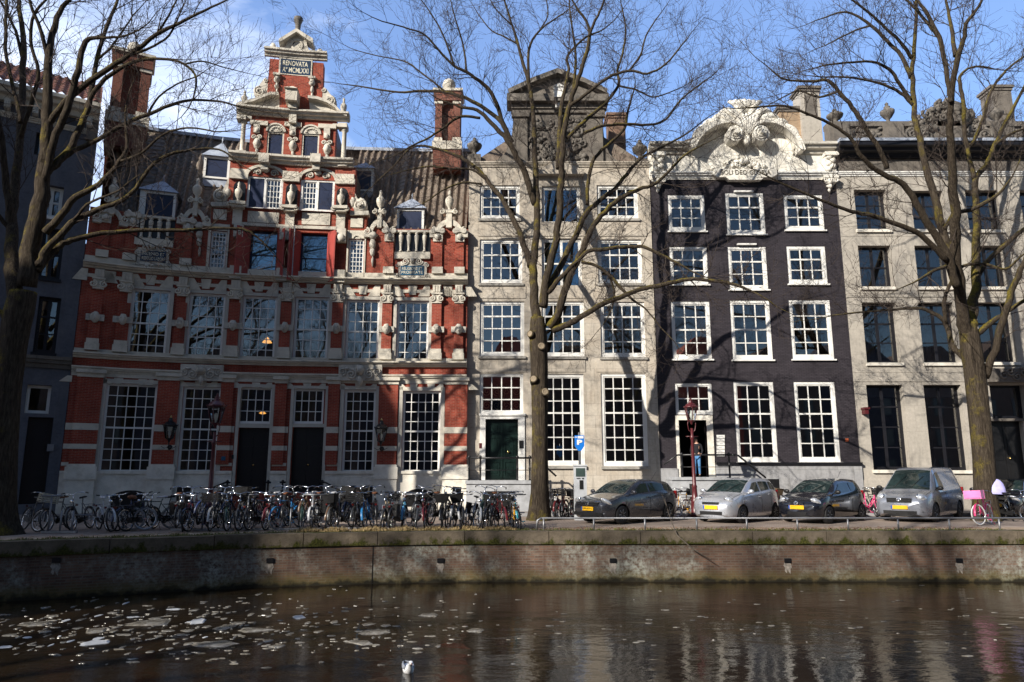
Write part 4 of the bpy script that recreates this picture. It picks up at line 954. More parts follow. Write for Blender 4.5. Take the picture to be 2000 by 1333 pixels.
# ---------------------------------------------------------------- dark brick house with a white bell cornice
FB = Facade([(6.47, 31.5), (15.25, 31.5)])
dark = empty('dark_brick_house', (10.8, 31.5, 0), 'charcoal painted brick house with white sash windows under an ornate white carved cornice', 'house')
X = Px(FB); hol = []
bk = dict(fw=.13, depth=.03, sill=.07, bar=.045)
rows_of(FB, dark, ((1305, 381, 1377, 452), (1418, 377, 1493, 458), (1532, 381, 1608, 450)), 3, 3, 1, blind=[None, .5, .9], **bk)
rows_of(FB, dark, ((1308, 482, 1382, 556), (1423, 482, 1498, 566), (1538, 481, 1614, 555)), 3, 3, 1, **bk)
rows_of(FB, dark, ((1312, 589, 1388, 702), (1428, 587, 1506, 703), (1544, 586, 1625, 702)), 3, 4, 2, blind=[.5, .36, .34], **bk)
window(FB, dark, P4(FB, 1319, 749, 1391, 810), 3, 2, None, .1, .03, holes=hol, name='transom_window')
rows_of(FB, dark, ((1436, 746, 1515, 903), (1555, 746, 1636, 903)), 3, 5, 2, **bk)
dX = [(sat(FB, x0, 380), sat(FB, x1, 380)) for x0, x1 in ((1443, 1468),)]
for y, x0, x1 in ((375, 1433, 1470), (478, 1439, 1476)):
    m = MB(); X.box(m, x0, y - 1, x1, y + 2, .0, .12); m.build('hoist_hook_plate', WHITE, dark)
a, b, c, d = P4(FB, 1327, 821, 1382, 932); hol.append((a, b, c, d)); ddoor = (a, b, c, d)
m = MB(); e, f, g, h = P4(FB, 1321, 812, 1394, 932); fbox(FB, m, e, a, g, h, -.3, .05); fbox(FB, m, b, f, g, h, -.3, .05); fbox(FB, m, a, b, d, h, -.3, .048); m.build('door_frame', CREAM, dark)
m = MB(); fbox(FB, m, a - .01, a + .04, c, d, -1.15, -.25); m.build('open_door', BLACKPAINT, dark)
zb2 = zat(FB, 1500, 352)
m = MB(); wall(FB, m, 0, FB.L, 0, zb2, hol); m.build('wall', DARKBRICK, dark)
m = MB(); s0 = sat(FB, 1400, 906); zp = zat(FB, 1500, 908); fbox(FB, m, b + .3, FB.L, zp, zp + .1, -.02, .2); m.build('plinth_ledge', IRON, dark)
GREYST = ashlar_mat('grey_plinth_stone', ((.33, .33, .34), (.27, .27, .28), (.4, .4, .4)), (.16, .16, .16), 1.4, .9)
m = MB(); fbox(FB, m, b + .3, FB.L, 0, zp, -.02, .1); fbox(FB, m, 0, a - .12, 0, zp * .92, -.02, .1); m.build('plinth', GREYST, dark)
CREST = pbr('white_crest_stone', (.76, .73, .66), .65, var=.08, bmp=.12, dirt=((.42, .36, .27), 1.6, .4))
# cornice: white frieze, consoles, arched crest
zf0, zf1 = zat(FB, 1500, 352), zat(FB, 1500, 288)
m = MB(); fbox(FB, m, 0, FB.L, zf0, zf1, -.4, .05); m.build('frieze', CREST, dark)
m = MB(); fsweep(FB, m, 0, FB.L, cornice_prof(zat(FB, 1500, 349), zat(FB, 1500, 339), .26, .02)); m.build('lower_moulding', WHITE, dark)
for x0, x1 in ((1266, 1345), (1546, 1645)):
    m = MB(); s0, s1 = max(-.05, sat(FB, x0, 290)), sat(FB, x1, 290); fsweep(FB, m, s0, s1, cornice_prof(zat(FB, 1500, 303), zat(FB, 1500, 285), .5, .02)); m.build('upper_cornice', FRAMESTONE, dark)
for x in (1284, 1618):
    m = MB(); X.box(m, x - 13, 303, x + 13, 310, .0, .4); X.box(m, x - 10, 310, x + 10, 338, .0, .24)
    for i in range(5): X.blob(m, x + (i % 2 * 8 - 4), 312 + i * 6, 6, 5, .12, .26, i)
    X.box(m, x - 14, 348, x + 14, 353, 0, .36); X.blob(m, x, 358, 12, 8, .16, .2, 7); X.blob(m, x, 366, 6, 6, .12, .15, 8); X.blob(m, x, 373, 3, 5, .07, .1, 9)
    for sg in (-1, 1): X.sp(m, x + sg * 10, 356, 6, .28, 1.4, 90, sg, .34)
    m.build('console', CREST, dark)
m = MB(); A = [(1350, 300), (1357, 277), (1372, 261), (1392, 251), (1420, 248), (1450, 250), (1484, 247), (1514, 250), (1533, 263), (1546, 284), (1549, 300)]
X.poly(m, A + [(1540, 350), (1356, 350)], -.4, .07); m.build('crest_panel', CREST, dark)
def arc_mould(pts, w, o0, o1):
    m = MB(); q = [FB.sz(*p) for p in pts]
    for (a, z), (b, w_) in zip(q, q[1:]):
        dx, dz = b - a, w_ - z; l = math.hypot(dx, dz); nx, nz_ = -dz / l * w, dx / l * w
        fpoly(FB, m, [(a, z), (b, w_), (b + nx, w_ + nz_), (a + nx, z + nz_)], o0, o1)
    return m
def smooth_px(pts, n=5):
    out = []
    for i in range(len(pts) - 1):
        p0, p1, p2, p3 = pts[max(i - 1, 0)], pts[i], pts[i + 1], pts[min(i + 2, len(pts) - 1)]
        for k in range(n):
            t = k / n; out.append(tuple(.5 * (2 * b + (c - a) * t + (2 * a - 5 * b + 4 * c - d) * t * t + (3 * b - a - 3 * c + d) * t ** 3) for a, b, c, d in zip(p0, p1, p2, p3)))
    return out + [pts[-1]]
for pts in (((1351, 302), (1360, 284), (1376, 268), (1398, 257), (1420, 254), (1440, 262)), ((1464, 262), (1482, 254), (1506, 256), (1528, 268), (1544, 286), (1552, 306))):
    q = smooth_px(pts)
    m = arc_mould(q, .30, .05, .62); m2 = arc_mould(q, .13, .62, .74); m.v; b0 = len(m.v); m.v += m2.v; m.f += [tuple(i + b0 for i in f) for f in m2.f]; m.uv += m2.uv; m.mi += m2.mi; m.sm += m2.sm
    m.build('swan_neck_moulding', CREST, dark)
for x, sg in ((1427, -1), (1477, 1)):
    m = MB(); X.disc(m, x, 274, 16, .05, .72); X.sp(m, x, 274, 14, .72, 2.4, 90, sg, .14); X.disc(m, x, 274, 4, .7, .95); m.build('volute', CREST, dark)
def leaf(mb, pts, w, o):                                       # a curling acanthus leaf
    q = smooth_px(pts, 4); n = len(q) - 1
    mb.tube([FB.pt(*FB.sz(*p), o + .16 * math.sin(math.pi * i / n)) for i, p in enumerate(q)], [max(.02, w * math.sin(math.pi * (.12 + .8 * i / n))) for i in range(n + 1)], 7)
m = MB()                                                      # shell and acanthus crest
for sg, cx in ((-1, 1446), (1, 1456)):
    for pts, w in ((((0, 262), (12, 238), (30, 226), (46, 228)), .2), (((4, 264), (24, 244), (46, 236), (62, 243)), .18), (((14, 262), (42, 250), (66, 246), (80, 256)), .15), (((0, 256), (6, 228), (16, 212), (28, 206)), .17), (((48, 252), (76, 256), (92, 268), (98, 282)), .13)):
        leaf(m, [(cx + sg * x, y) for x, y in pts], w, .3)
for k in range(-3, 4): leaf(m, [(1451 + k * 1.5, 276), (1451 + k * 5, 250), (1450 + k * 8, 232)], .11, .5)
for k in range(-2, 3): leaf(m, [(1449 + k * 4, 226), (1448 + k * 8, 212), (1448 + k * 9.5, 202 + abs(k) * 2.5)], .17, .3)
X.blob(m, 1451, 284, 7, 11, .22, .5, 3, .25); X.blob(m, 1449, 222, 13, 9, .24, .26, 5, .25)
for x, y, sg in ((1408, 232, 1), (1494, 232, -1), (1384, 246, 1), (1514, 248, -1)): X.sp(m, x, y, 7, .34, 1.5, 0, sg, .34)
m.build('shell_crest', CREST, dark)
m = MB(); s0, s1, z0, z1 = FB.rect(1392, 306, 1510, 338); fcarve(FB, m, s0, s1, z0, z1, .14, 55, .13, 11, lambda a, b: b < 1.05 - abs(a - .5) * 1.9)
m.build('carved_acanthus', CREST, dark)
m = MB(); X.poly(m, [(1392, 336), (1512, 336), (1514, 346), (1504, 352), (1488, 352), (1482, 357), (1420, 357), (1414, 352), (1398, 352), (1388, 346)], .05, .34)
cp = m.build('motto_cartouche', CREST, dark)
ftext(FB, 'lettering', 'SOLI DEO GLORIA', 1404, 338.5, 1500, 347.5, .36, pbr('grey_lettering', (.13, .11, .08), .7), cp, bold=.004)
brick_stack(dark, FB, 1524, 1570, 214, 292, -1.6, BUFFBRICK, capmat=DARKSTONE)
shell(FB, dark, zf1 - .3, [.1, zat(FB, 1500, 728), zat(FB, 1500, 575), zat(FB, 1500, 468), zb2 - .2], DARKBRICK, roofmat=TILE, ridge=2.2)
zs2 = c; m = MB(); s0, s1 = sat(FB, 1300, 940), sat(FB, 1415, 940); fbox(FB, m, s0, s1, 0, zs2 - .12, .003, 1.3); fbox(FB, m, s0 - .03, s1 + .03, zs2 - .12, zs2, .003, 1.36)
for i in range(5): fbox(FB, m, s1, s1 + .3 * (5 - i), zs2 * i / 6, zs2 * (i + 1) / 6 - .002, .25, 1.3)
for i in range(5): fbox(FB, m, s0 - .3 * (5 - i), s0, zs2 * i / 6, zs2 * (i + 1) / 6 - .002, .25, 1.3)
m.build('stoop', MATS['blue_grey_stoop_stone'], dark)
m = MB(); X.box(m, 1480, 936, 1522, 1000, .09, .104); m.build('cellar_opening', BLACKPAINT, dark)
# ---------------------------------------------------------------- grey-beige house at the right
FT = Facade([(15.25, 31.5), (26.5, 31.5)])
pale = empty('attic_parapet_house', (20.5, 31.5, 0), 'grey beige house with dark window frames, black cornice and stone attic with urns', 'house')
X = Px(FT); hol = []
pk = dict(fw=.06, depth=.3, sill=.14, mat=DARKFRAME, sillmat=CREAM, mull=True, bar=.05)
rows_of(FT, pale, ((1671, 371, 1734, 449), (1782, 373, 1845, 449), (1889, 372, 1953, 450), (1996, 372, 2062, 450)), 2, 3, 2, curtain=[(BLIND, .5, .98), (BLIND, .55, .98), None, (NET, .5, .9)], **pk)
rows_of(FT, pale, ((1679, 480, 1743, 561), (1790, 480, 1855, 561), (1903, 480, 1966, 561), (2012, 480, 2078, 561)), 2, 2, 1, curtain=[(NET, .52, .85), (NET, .5, .9), None, (NET, .1, .4)], **pk)
rows_of(FT, pale, ((1688, 591, 1755, 709), (1799, 591, 1868, 709), (1912, 591, 1981, 708), (2026, 591, 2094, 708)), 2, 3, 1, curtain=[(NET, (0, .46), (.54, 1)), (NET, (0, .46), (.52, 1)), (NET, .0, .5), (NET, 0, .9)], **pk)
rows_of(FT, pale, ((1699, 752, 1771, 918), (1812, 752, 1886, 919)), 2, 4, 1, blind=[.12, .12], **pk)
window(FT, pale, P4(FT, 1936, 752, 2004, 818), 1, 1, None, .07, .3, DARKFRAME, holes=hol, name='transom_window')
a, b, c, d = P4(FT, 1938, 823, 2006, 955); hol.append((a, b, c, d)); m = MB(); mid = (a + b) / 2
for u0, u1 in ((a, mid - .01), (mid + .01, b)):
    fbox(FT, m, u0, u1, c, d, -.34, -.26)
    for v0, v1 in ((.06, .35), (.42, .92)): fbox(FT, m, u0 + .12, u1 - .12, c + (d - c) * v0, c + (d - c) * v1, -.27, -.235)
dr = m.build('double_door', BLACKPAINT, pale)
m = MB(); m.lathe(FT.pt(mid + .15, c + (d - c) * .45, -.25), [(.03, 0), (.06, .05), (.01, .09)], 10, axis=(0, -1, 0)); m.build('knob', BRASS, dr)
m = MB(); X.box(m, 1934, 818, 2008, 823, -.3, .08); hd = MB(); X.box(hd, 1920, 722, 2016, 748, -.02, .35); hd.build('door_hood', DARKSTONE, pale); m.build('transom_bar', DARKSTONE, pale); m = MB()
for i, (x, y) in enumerate(((1950, 735), (1962, 728), (1975, 738), (1988, 730))): X.sp(m, x, y, 9, .36, 1.6, 40 * i, (-1) ** i, .3)
m.build('hood_carving', CARVED, pale)
zq = zat(FT, 1700, 340)
m = MB(); wall(FT, m, 0, FT.L, 0, zq, hol, reveal=.42); m.build('wall', PLASTER, pale)
for y in ((454, 462), (566, 574), (722, 727)):
    m = MB(); fbox(FT, m, 0, FT.L, zat(FT, 1800, y[1]), zat(FT, 1800, y[0] + 6), -.02, .012); m.build('joint_band', PLASTER, pale)
for y in (580, 745):
    m = MB(); fbox(FT, m, 0, FT.L, zat(FT, 1800, y) - .02, zat(FT, 1800, y) + .02, -.02, .03); m.build('joint_band', PLASTER, pale)
m = MB(); fsweep(FT, m, 0, FT.L, cornice_prof(zat(FT, 1800, 345), zat(FT, 1800, 337), .14)); m.build('architrave', WHITE, pale)
m = MB(); fbox(FT, m, 0, FT.L, zat(FT, 1800, 337), zat(FT, 1800, 310), -.4, .06); m.build('frieze', DARKSTONE, pale)
m = MB(); fsweep(FT, m, 0, FT.L, cornice_prof(zat(FT, 1800, 312), zat(FT, 1800, 291), .75, .02)); m.build('cornice', DARKFRAME, pale)
m = MB(); fbox(FT, m, 0, FT.L, zat(FT, 1800, 289.5), zat(FT, 1800, 284), -.3, .78); m.build('lead_gutter', SLATE, pale)
z0, z1 = zat(FT, 1800, 284), zat(FT, 1800, 233)
m = MB(); fbox(FT, m, 0, FT.L, z0, z1 - .25, -.75, -.32); fbox(FT, m, 0, FT.L, z1 - .25, z1, -.82, -.2); m.build('attic_parapet', DARKSTONE, pale)
for x in (1643, 1750, 1962, 2070):
    m = MB(); X.box(m, x - 20, 237, x + 20, 284, -.4, -.14); X.box(m, x - 13, 246, x + 13, 276, -.2, -.1); m.build('attic_pedestal', DARKSTONE, pale)
for x0, x1 in ((1666, 1728), (1982, 2048)):
    m = MB(); s0, s1, q0, q1 = FT.rect(x0, 246, x1, 278); fcarve(FT, m, s0, s1, q0, q1, -.3, 34, .17, x0); m.build('carved_relief', CARVED, pale)
for x, y0, wpx in ((1641, 203, 32), (1746, 190, 27), (1961, 196, 28), (2068, 200, 30)):
    m = MB(); X.vase(m, x, y0, 234, wpx, GRANDURN, -.5); m.build('urn', CARVED, pale)
m = MB(); A = [(1775, 284), (1772, 258), (1782, 240), (1806, 232), (1822, 214), (1842, 198), (1862, 190), (1880, 196), (1898, 212), (1910, 232), (1930, 240), (1940, 258), (1938, 284)]
X.poly(m, A, -.7, -.2); m.build('attic_centrepiece', DARKSTONE, pale)
m = MB(); s0, s1, q0, q1 = FT.rect(1780, 192, 1936, 282); fcarve(FT, m, s0, s1, q0, q1, -.18, 80, .24, 21, lambda a, b: b < 1.02 - abs(a - .5) * 1.1 and not (abs(a - .5) < .17 and b < .6))
for x, sg in ((1786, 1), (1928, -1)): X.sp(m, x, 262, 15, -.15, 2, 90, sg, .2)
m.build('carved_crest', CARVED, pale)
brick_stack(pale, FT, 1566, 1604, 174, 292, -1.4, PLASTER, capmat=DARKSTONE, panel=True); brick_stack(pale, FT, 1942, 1980, 172, 260, -1.8, DARKSTONE, panel=True)
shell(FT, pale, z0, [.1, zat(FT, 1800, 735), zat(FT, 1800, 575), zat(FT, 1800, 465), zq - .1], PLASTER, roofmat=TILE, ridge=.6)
m = MB(); p = FT.pt(sat(FT, 1717, 851), zat(FT, 1717, 851), -1.6)
for i in (-1, 1): m.lathe(p + Vector((.1 * i, 0, 0)), [(.02, .06), (.07, 0), (.02, -.03)], 10)
m.build('wall_lamp', LAMPLIT, pale)
m = MB(); s0 = sat(FT, 1920, 960); fbox(FT, m, s0, FT.L - 1, 0, c - .1, .003, 1.2); fbox(FT, m, s0 - .03, FT.L - 1, c - .1, c, .003, 1.25); m.build('stoop', MATS['blue_grey_stoop_stone'], pale)
m = MB(); X.box(m, 1683, 799, 1690, 810, .0, .3); X.box(m, 1681, 797, 1692, 801, .0, .34); m.build('alarm_box', MAROON, pale)
m = MB(); fbox(FT, m, 0, FT.L, 0, zat(FT, 1800, 938), -.02, .06); m.build('plinth', PLASTER, pale)
# ---------------------------------------------------------------- shaded plaster house at the far left
FL = Facade([(-27.0, 22.0), (-21.9, 25.7), (-17.76, 28.32)])
left = empty('shaded_plaster_house', (-21.9, 25.7, 0), 'blue grey plastered house in deep shade at the left edge behind the left tree', 'house')
X = Px(FL); hol = []
lk = dict(fw=.08, depth=.25, sill=.12, mull=True)
zt_l = zat(FL, 150, 232)
for y0, y1, rws in ((372, 412, 2), (446, 545, 2), (580, 690, 3)):
    for x0, x1 in ((78, 122), (-60, -18), (-190, -150)):
        dy = (x0 - 78) * -.02
        if y0 == 372: r = P4(FL, x0, 362 + dy, x1, 424 + dy)
        else: r = P4(FL, x0 - (8 if y0 > 500 else 0), y0 + dy, x1 - (8 if y0 > 500 else 0), y1 + dy)
        window(FL, left, r, 2, rws, 1, mat=WHITE if y0 < 440 else DARKFRAME, holes=hol, blind=.18, **lk)
for x0, x1 in ((68, 110), (-70, -25)): window(FL, left, P4(FL, x0, 262, x1, 306), 2, 1, None, .07, .25, DARKFRAME, holes=hol)
a, b, c, d = P4(FL, 45, 815, 95, 985); hol.append((a, b, c, d)); m = MB(); fbox(FL, m, a, b, c, d, -.34, -.26); fbox(FL, m, a + .2, b - .2, c + .3, d - .3, -.27, -.24); m.build('door', BLACKPAINT, left)
window(FL, left, P4(FL, 50, 752, 98, 808), 1, 1, None, .06, .25, holes=hol, name='transom_window')
window(FL, left, P4(FL, -100, 760, -40, 930), 2, 4, 2, .08, .25, holes=hol)
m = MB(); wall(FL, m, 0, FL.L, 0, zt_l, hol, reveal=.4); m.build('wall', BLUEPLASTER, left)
m = MB(); fsweep(FL, m, 0, FL.L, cornice_prof(zt_l, zat(FL, 150, 207), .8)); m.build('cornice', TRIM, left)
for i in range(11):
    u = FL.L - .35 - i * .95; m = MB(); fbox(FL, m, u - .1, u + .1, zt_l - .38, zt_l, -.02, .5); fblob(FL, m, u, zt_l - .3, .35, .1, .14, .2, i); m.build('cornice_bracket', TRIM, left)
m = MB(); fsweep(FL, m, 0, FL.L, cornice_prof(zt_l - .62, zt_l - .42, .16)); m.build('moulding', TRIM, left)
m = MB(); fsweep(FL, m, 0, FL.L - .01, cornice_prof(zat(FL, 130, 722), zat(FL, 130, 700), .3)); m.build('string_course', DARKSTONE, left)
rr = []; nC = int(FL.L / .3) * 6; z9 = zat(FL, 150, 206)
for j in range(9):
    for e in (0, 1):
        if j == 8 and e: break
        t = (j + (.97 if e else 0)) / 8; rr.append([FL.pt(FL.L * i / nC, z9 + 2.4 * t + .05 * math.sin(i * 2 * math.pi / 6) + (.06 if not e else 0), .7 - 3.4 * t) for i in range(nC + 1)])
m = MB(); m.grid(rr, smooth=False); m.build('tiled_roof', REDTILE, left)
m = MB(); u = FL.L - .42; fbox(FL, m, u, u + .4, z9 - 1.5, zat(FL, 190, 196), -3, .25); m.build('party_wall', DARKSTONE, left)
m = MB(); X.box(m, 92, 868, 105, 882, .0, .1); m.build('letter_box', STEEL, left)
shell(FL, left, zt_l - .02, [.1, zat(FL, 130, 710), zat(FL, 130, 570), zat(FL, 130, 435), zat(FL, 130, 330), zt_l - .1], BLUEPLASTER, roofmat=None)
# ---------------------------------------------------------------- canal, quay, street
WZ = -1.33
FQ = Facade([(-30, 6.0), (-16, 15.5), (-12.29, 17.6), (-9.83, 18.62), (-7.29, 19.6), (-4.5, 20.3), (-1.46, 20.72), (3, 20.78), (60, 20.78)])
ALL = Facade([(-27.0, 22.0), (-21.9, 25.7), (-17.74, 28.34), (-16.11, 29.24), (-13.95, 29.95), (-11.97, 30.42), (-10.08, 30.78), (-8.07, 31.0), (-5.46, 31.16), (-2.02, 31.25), (6.47, 31.4), (26.5, 31.5), (60, 31.5)])
def paving_mat():
    m = brick_mat('brick_paving', (.36, .285, .235), (.29, .23, .2), (.2, .17, .145), .22, .1, .012, .85, .35, soot=((.2, .17, .14), .5)); return m
PAVE = paving_mat()
SLAB = ashlar_mat('pavement_slabs', ((.30, .27, .25), (.26, .235, .22), (.33, .3, .27)), (.14, .13, .12), .6, .3, streak=(.16, .14, .13), streak_amt=.4)
def verge_mat():
    m, t, b = new_mat('earth_verge'); b.inputs['Roughness'].default_value = .95; b.inputs['Specular IOR Level'].default_value = .1
    n = noise(t, 2.2, 8, rough=.7); r = ramp(t, n.outputs['Fac'], [(.3, (.2, .15, .105)), (.5, (.37, .28, .2)), (.62, (.46, .37, .28)), (.75, (.18, .165, .07))])
    n2 = noise(t, 28, 6, rough=.8); c = mixc(t, 1, r.outputs[0], ramp(t, n2.outputs['Fac'], [(.3, (.5,) * 3), (.7, (1.3,) * 3)]).outputs[0], 'MULTIPLY')
    t.links.new(c, b.inputs['Base Color']); bump(t, b, n2.outputs['Fac'], .4, .03); return m
VERGE = verge_mat()
def quay_mat():
    m = brick_mat('quay_brick', (.15, .088, .062), (.085, .052, .04), (.13, .105, .085), .23, .068, .013, .9, .5); t = m.node_tree; b = [n for n in t.nodes if n.type == 'BSDF_PRINCIPLED'][0]
    c = b.inputs['Base Color'].links[0].from_socket; uv = nd(t, 'ShaderNodeTexCoord').outputs['UV']
    n = noise(t, .42, 9, uv, .72, (1, .8, 1)); f = ramp(t, n.outputs['Fac'], [(.47, (0, 0, 0)), (.62, (.9,) * 3)])
    n5 = noise(t, 9, 5, uv, .7); f5 = ramp(t, n5.outputs['Fac'], [(.38, (0, 0, 0)), (.6, (1,) * 3)]); fa = mixc(t, 1, f.outputs[0], f5.outputs[0], 'MULTIPLY')
    c = mixc(t, fa, c, (.34, .36, .32))                                    # grey-green lichen and salt
    n2 = noise(t, .9, 7, uv, .7, (2.2, .22, 1)); f2 = ramp(t, n2.outputs['Fac'], [(.55, (0, 0, 0)), (.68, (.7,) * 3)]); c = mixc(t, f2.outputs[0], c, (.06, .035, .03))
    s = nd(t, 'ShaderNodeSeparateXYZ'); t.links.new(uv, s.inputs[0])
    n4 = noise(t, 3, 5, uv, .6); ad = nd(t, 'ShaderNodeMath', operation='MULTIPLY_ADD'); ad.inputs[1].default_value = .45; t.links.new(n4.outputs['Fac'], ad.inputs[0]); t.links.new(s.outputs['Y'], ad.inputs[2])
    f3 = ramp(t, ad.outputs[0], [(0, (1,) * 3), (1, (0, 0, 0))]); mr = nd(t, 'ShaderNodeMapRange'); mr.inputs['From Min'].default_value = WZ + .2; mr.inputs['From Max'].default_value = WZ + .62; mr.inputs['To Min'].default_value = .85; mr.inputs['To Max'].default_value = 0
    t.links.new(ad.outputs[0], mr.inputs[0]); c = mixc(t, mr.outputs[0], c, (.10, .085, .022))        # algae above the waterline
    mr2 = nd(t, 'ShaderNodeMapRange'); mr2.inputs['From Min'].default_value = WZ + .26; mr2.inputs['From Max'].default_value = WZ + .36; mr2.inputs['To Min'].default_value = 1; mr2.inputs['To Max'].default_value = 0
    t.links.new(ad.outputs[0], mr2.inputs[0]); c = mixc(t, mr2.outputs[0], c, (.02, .018, .012))
    t.links.new(c, b.inputs['Base Color']); return m
QUAY = quay_mat()
def coping_mat():
    m, t, b = new_mat('mossy_coping_stone'); b.inputs['Roughness'].default_value = .9; b.inputs['Specular IOR Level'].default_value = .15
    uv = nd(t, 'ShaderNodeTexCoord').outputs['UV']; n = noise(t, 2.5, 8, uv, .7); r = ramp(t, n.outputs['Fac'], [(.3, (.07, .057, .042)), (.7, (.17, .14, .105))])
    s = nd(t, 'ShaderNodeSeparateXYZ'); t.links.new(uv, s.inputs[0]); n2 = noise(t, 3.2, 7, uv, .7, (1, .6, 1))
    ad = nd(t, 'ShaderNodeMath', operation='MULTIPLY_ADD'); ad.inputs[1].default_value = 1.15; t.links.new(n2.outputs['Fac'], ad.inputs[0]); t.links.new(s.outputs['Y'], ad.inputs[2])
    mr = nd(t, 'ShaderNodeMapRange'); mr.inputs['From Min'].default_value = .3; mr.inputs['From Max'].default_value = .42; mr.inputs['To Min'].default_value = 1; mr.inputs['To Max'].default_value = 0
    t.links.new(ad.outputs[0], mr.inputs[0]); n3 = noise(t, 22, 4, uv); mc = ramp(t, n3.outputs['Fac'], [(.3, (.012, .014, .004)), (.7, (.075, .075, .016))])
    c = mixc(t, mr.outputs[0], r.outputs[0], mc.outputs[0]); t.links.new(c, b.inputs['Base Color']); bump(t, b, n3.outputs['Fac'], .5, .03); return m
COPING = coping_mat()
def water_mat():
    m, t, b = new_mat('brown_canal_water'); b.inputs['Base Color'].default_value = (.017, .011, .0055, 1); b.inputs['Roughness'].default_value = .035; b.inputs['IOR'].default_value = 1.42; b.inputs['Specular IOR Level'].default_value = .5
    oc = nd(t, 'ShaderNodeTexCoord').outputs['Object']
    n1 = noise(t, 1.1, 3, oc, .5, (.7, 1.3, 1)); n2 = noise(t, 5.5, 4, oc, .6, (.55, 1.2, 1)); n3 = noise(t, .16, 3, oc, .5)
    k = nd(t, 'ShaderNodeMath', operation='MULTIPLY_ADD'); t.links.new(n2.outputs['Fac'], k.inputs[0]); k.inputs[1].default_value = .30; t.links.new(n1.outputs['Fac'], k.inputs[2])
    r3 = ramp(t, n3.outputs['Fac'], [(.38, (.35,) * 3), (.62, (1,) * 3)]); k2 = nd(t, 'ShaderNodeMath', operation='MULTIPLY'); t.links.new(k.outputs[0], k2.inputs[0]); t.links.new(r3.outputs[0], k2.inputs[1])
    bump(t, b, k2.outputs[0], .7, .05); return m
WATER = water_mat()
def sheet(name, pts, z, mat):
    m = MB(); m.face([(x, y, z) for x, y in pts], [(x, y) for x, y in pts]); o = m.build(name, mat); return struct(o)
def strip(name, F, o0, o1, z, mat, s0=None, s1=None):
    m = MB(); c = F.cuts(0 if s0 is None else s0, F.L if s1 is None else s1)
    for a, b in zip(c, c[1:]): m.face([F.pt(a, z, o1), F.pt(b, z, o1), F.pt(b, z, o0), F.pt(a, z, o0)], [(a, o1), (b, o1), (b, o0), (a, o0)])
    return struct(m.build(name, mat))
front = [FQ.pt(u, 0, -.44) for u in FQ.n]
sheet('ground', [(p.x, p.y) for p in front] + [(900, 20.9), (900, 1500), (-900, 1500), (-900, 6)], -.012, PAVE)
strip('verge', FQ, -2.05, -.44, .0, VERGE)
m = MB(); fbox(ALL, m, 0, ALL.L, -.01, .11, .0, 2.7); struct(m.build('pavement', SLAB))
m = MB(); fbox(ALL, m, 0, ALL.L, -.01, .118, 2.703, 2.86); struct(m.build('kerb', GREYST))
sheet('water', [(-200, -14), (200, -14), (200, 21.2), (-200, 21.2)], WZ, WATER)
sheet('canal_bed', [(-900, -60), (900, -60), (900, 60), (-900, 60)], WZ - 1.2, VERGE)
near = MB(); near.box((0, -36, -.7), (400, 72, 1.4)); struct(near.build('near_quay', PAVE))
quay = empty('quay_wall', (0, 20.75, WZ), 'brick canal quay wall with mossy coping stones along the water', 'wall')
m = MB(); fbox(FQ, m, 0, FQ.L, WZ - .9, -.3, -.6, 0); m.build('brickwork', QUAY, quay)
u = 0; rnd = random.Random(8)
while u < 82:
    w = rnd.uniform(1.9, 3.3); c = MB()
    n0 = len(c.v); fbox(FQ, c, u, min(u + w - .018, FQ.L), -.3, .045 + rnd.uniform(-.008, .012), -.44, .055)
    c.build('coping_stone', COPING, quay); u += w
for px in (110, 527, 860, 1197, 1538, 1873):
    p = FQ.sz(px, 1098); m = MB(); fbox(FQ, m, p[0] - .09, p[0] + .09, p[1] - .02, p[1] + .1, -.05, .035); an = m.build('anchor_plate', IRON, quay)
    m = MB(); fpoly(FQ, m, [(p[0] + dx, p[1] + dz) for dx, dz in ((-.09, -.02), (-.12, -.1), (-.07, -.16), (-.09, -.25), (-.04, -.3), (-.01, -.2), (.02, -.27), (.06, -.33), (.07, -.2), (.11, -.14), (.08, -.03))], -.03, .008); m.build('mortar_patch', pbr('pale_mortar', (.27, .24, .21), .9, var=.5, vs=12) if 'pale_mortar' not in MATS else MATS['pale_mortar'], an)
p = FQ.sz(728, 1098)[0]; m = MB(); fbox(FQ, m, p - .014, p + .014, WZ - .5, -.31, -.02, .006); m.build('expansion_joint', BLACKPAINT, quay)
# low tubular rail along the parking spaces
rl = empty('quay_rail', (9, 21.6, 0), 'low grey tubular rail along the quay in front of the parked cars', 'railing')
Yr = 21.55; x0, x1 = at(1058, 1028, Yr).x, 24
m = MB(); m.tube([(x0, Yr, .36), (x1, Yr, .36)], .027, 8); m.tube([(x0, Yr, .36), (x0 - .12, Yr, .3), (x0 - .16, Yr, .0)], .035, 8); m.build('rail', STEEL, rl)
for px in (1062, 1160, 1260, 1361, 1459, 1558, 1657, 1755, 1855, 1953, 2050):
    x = at(px, 1033, Yr).x; m = MB(); m.tube([(x, Yr, -.02), (x, Yr, .34)], .028, 8); m.build('post', STEEL, rl)
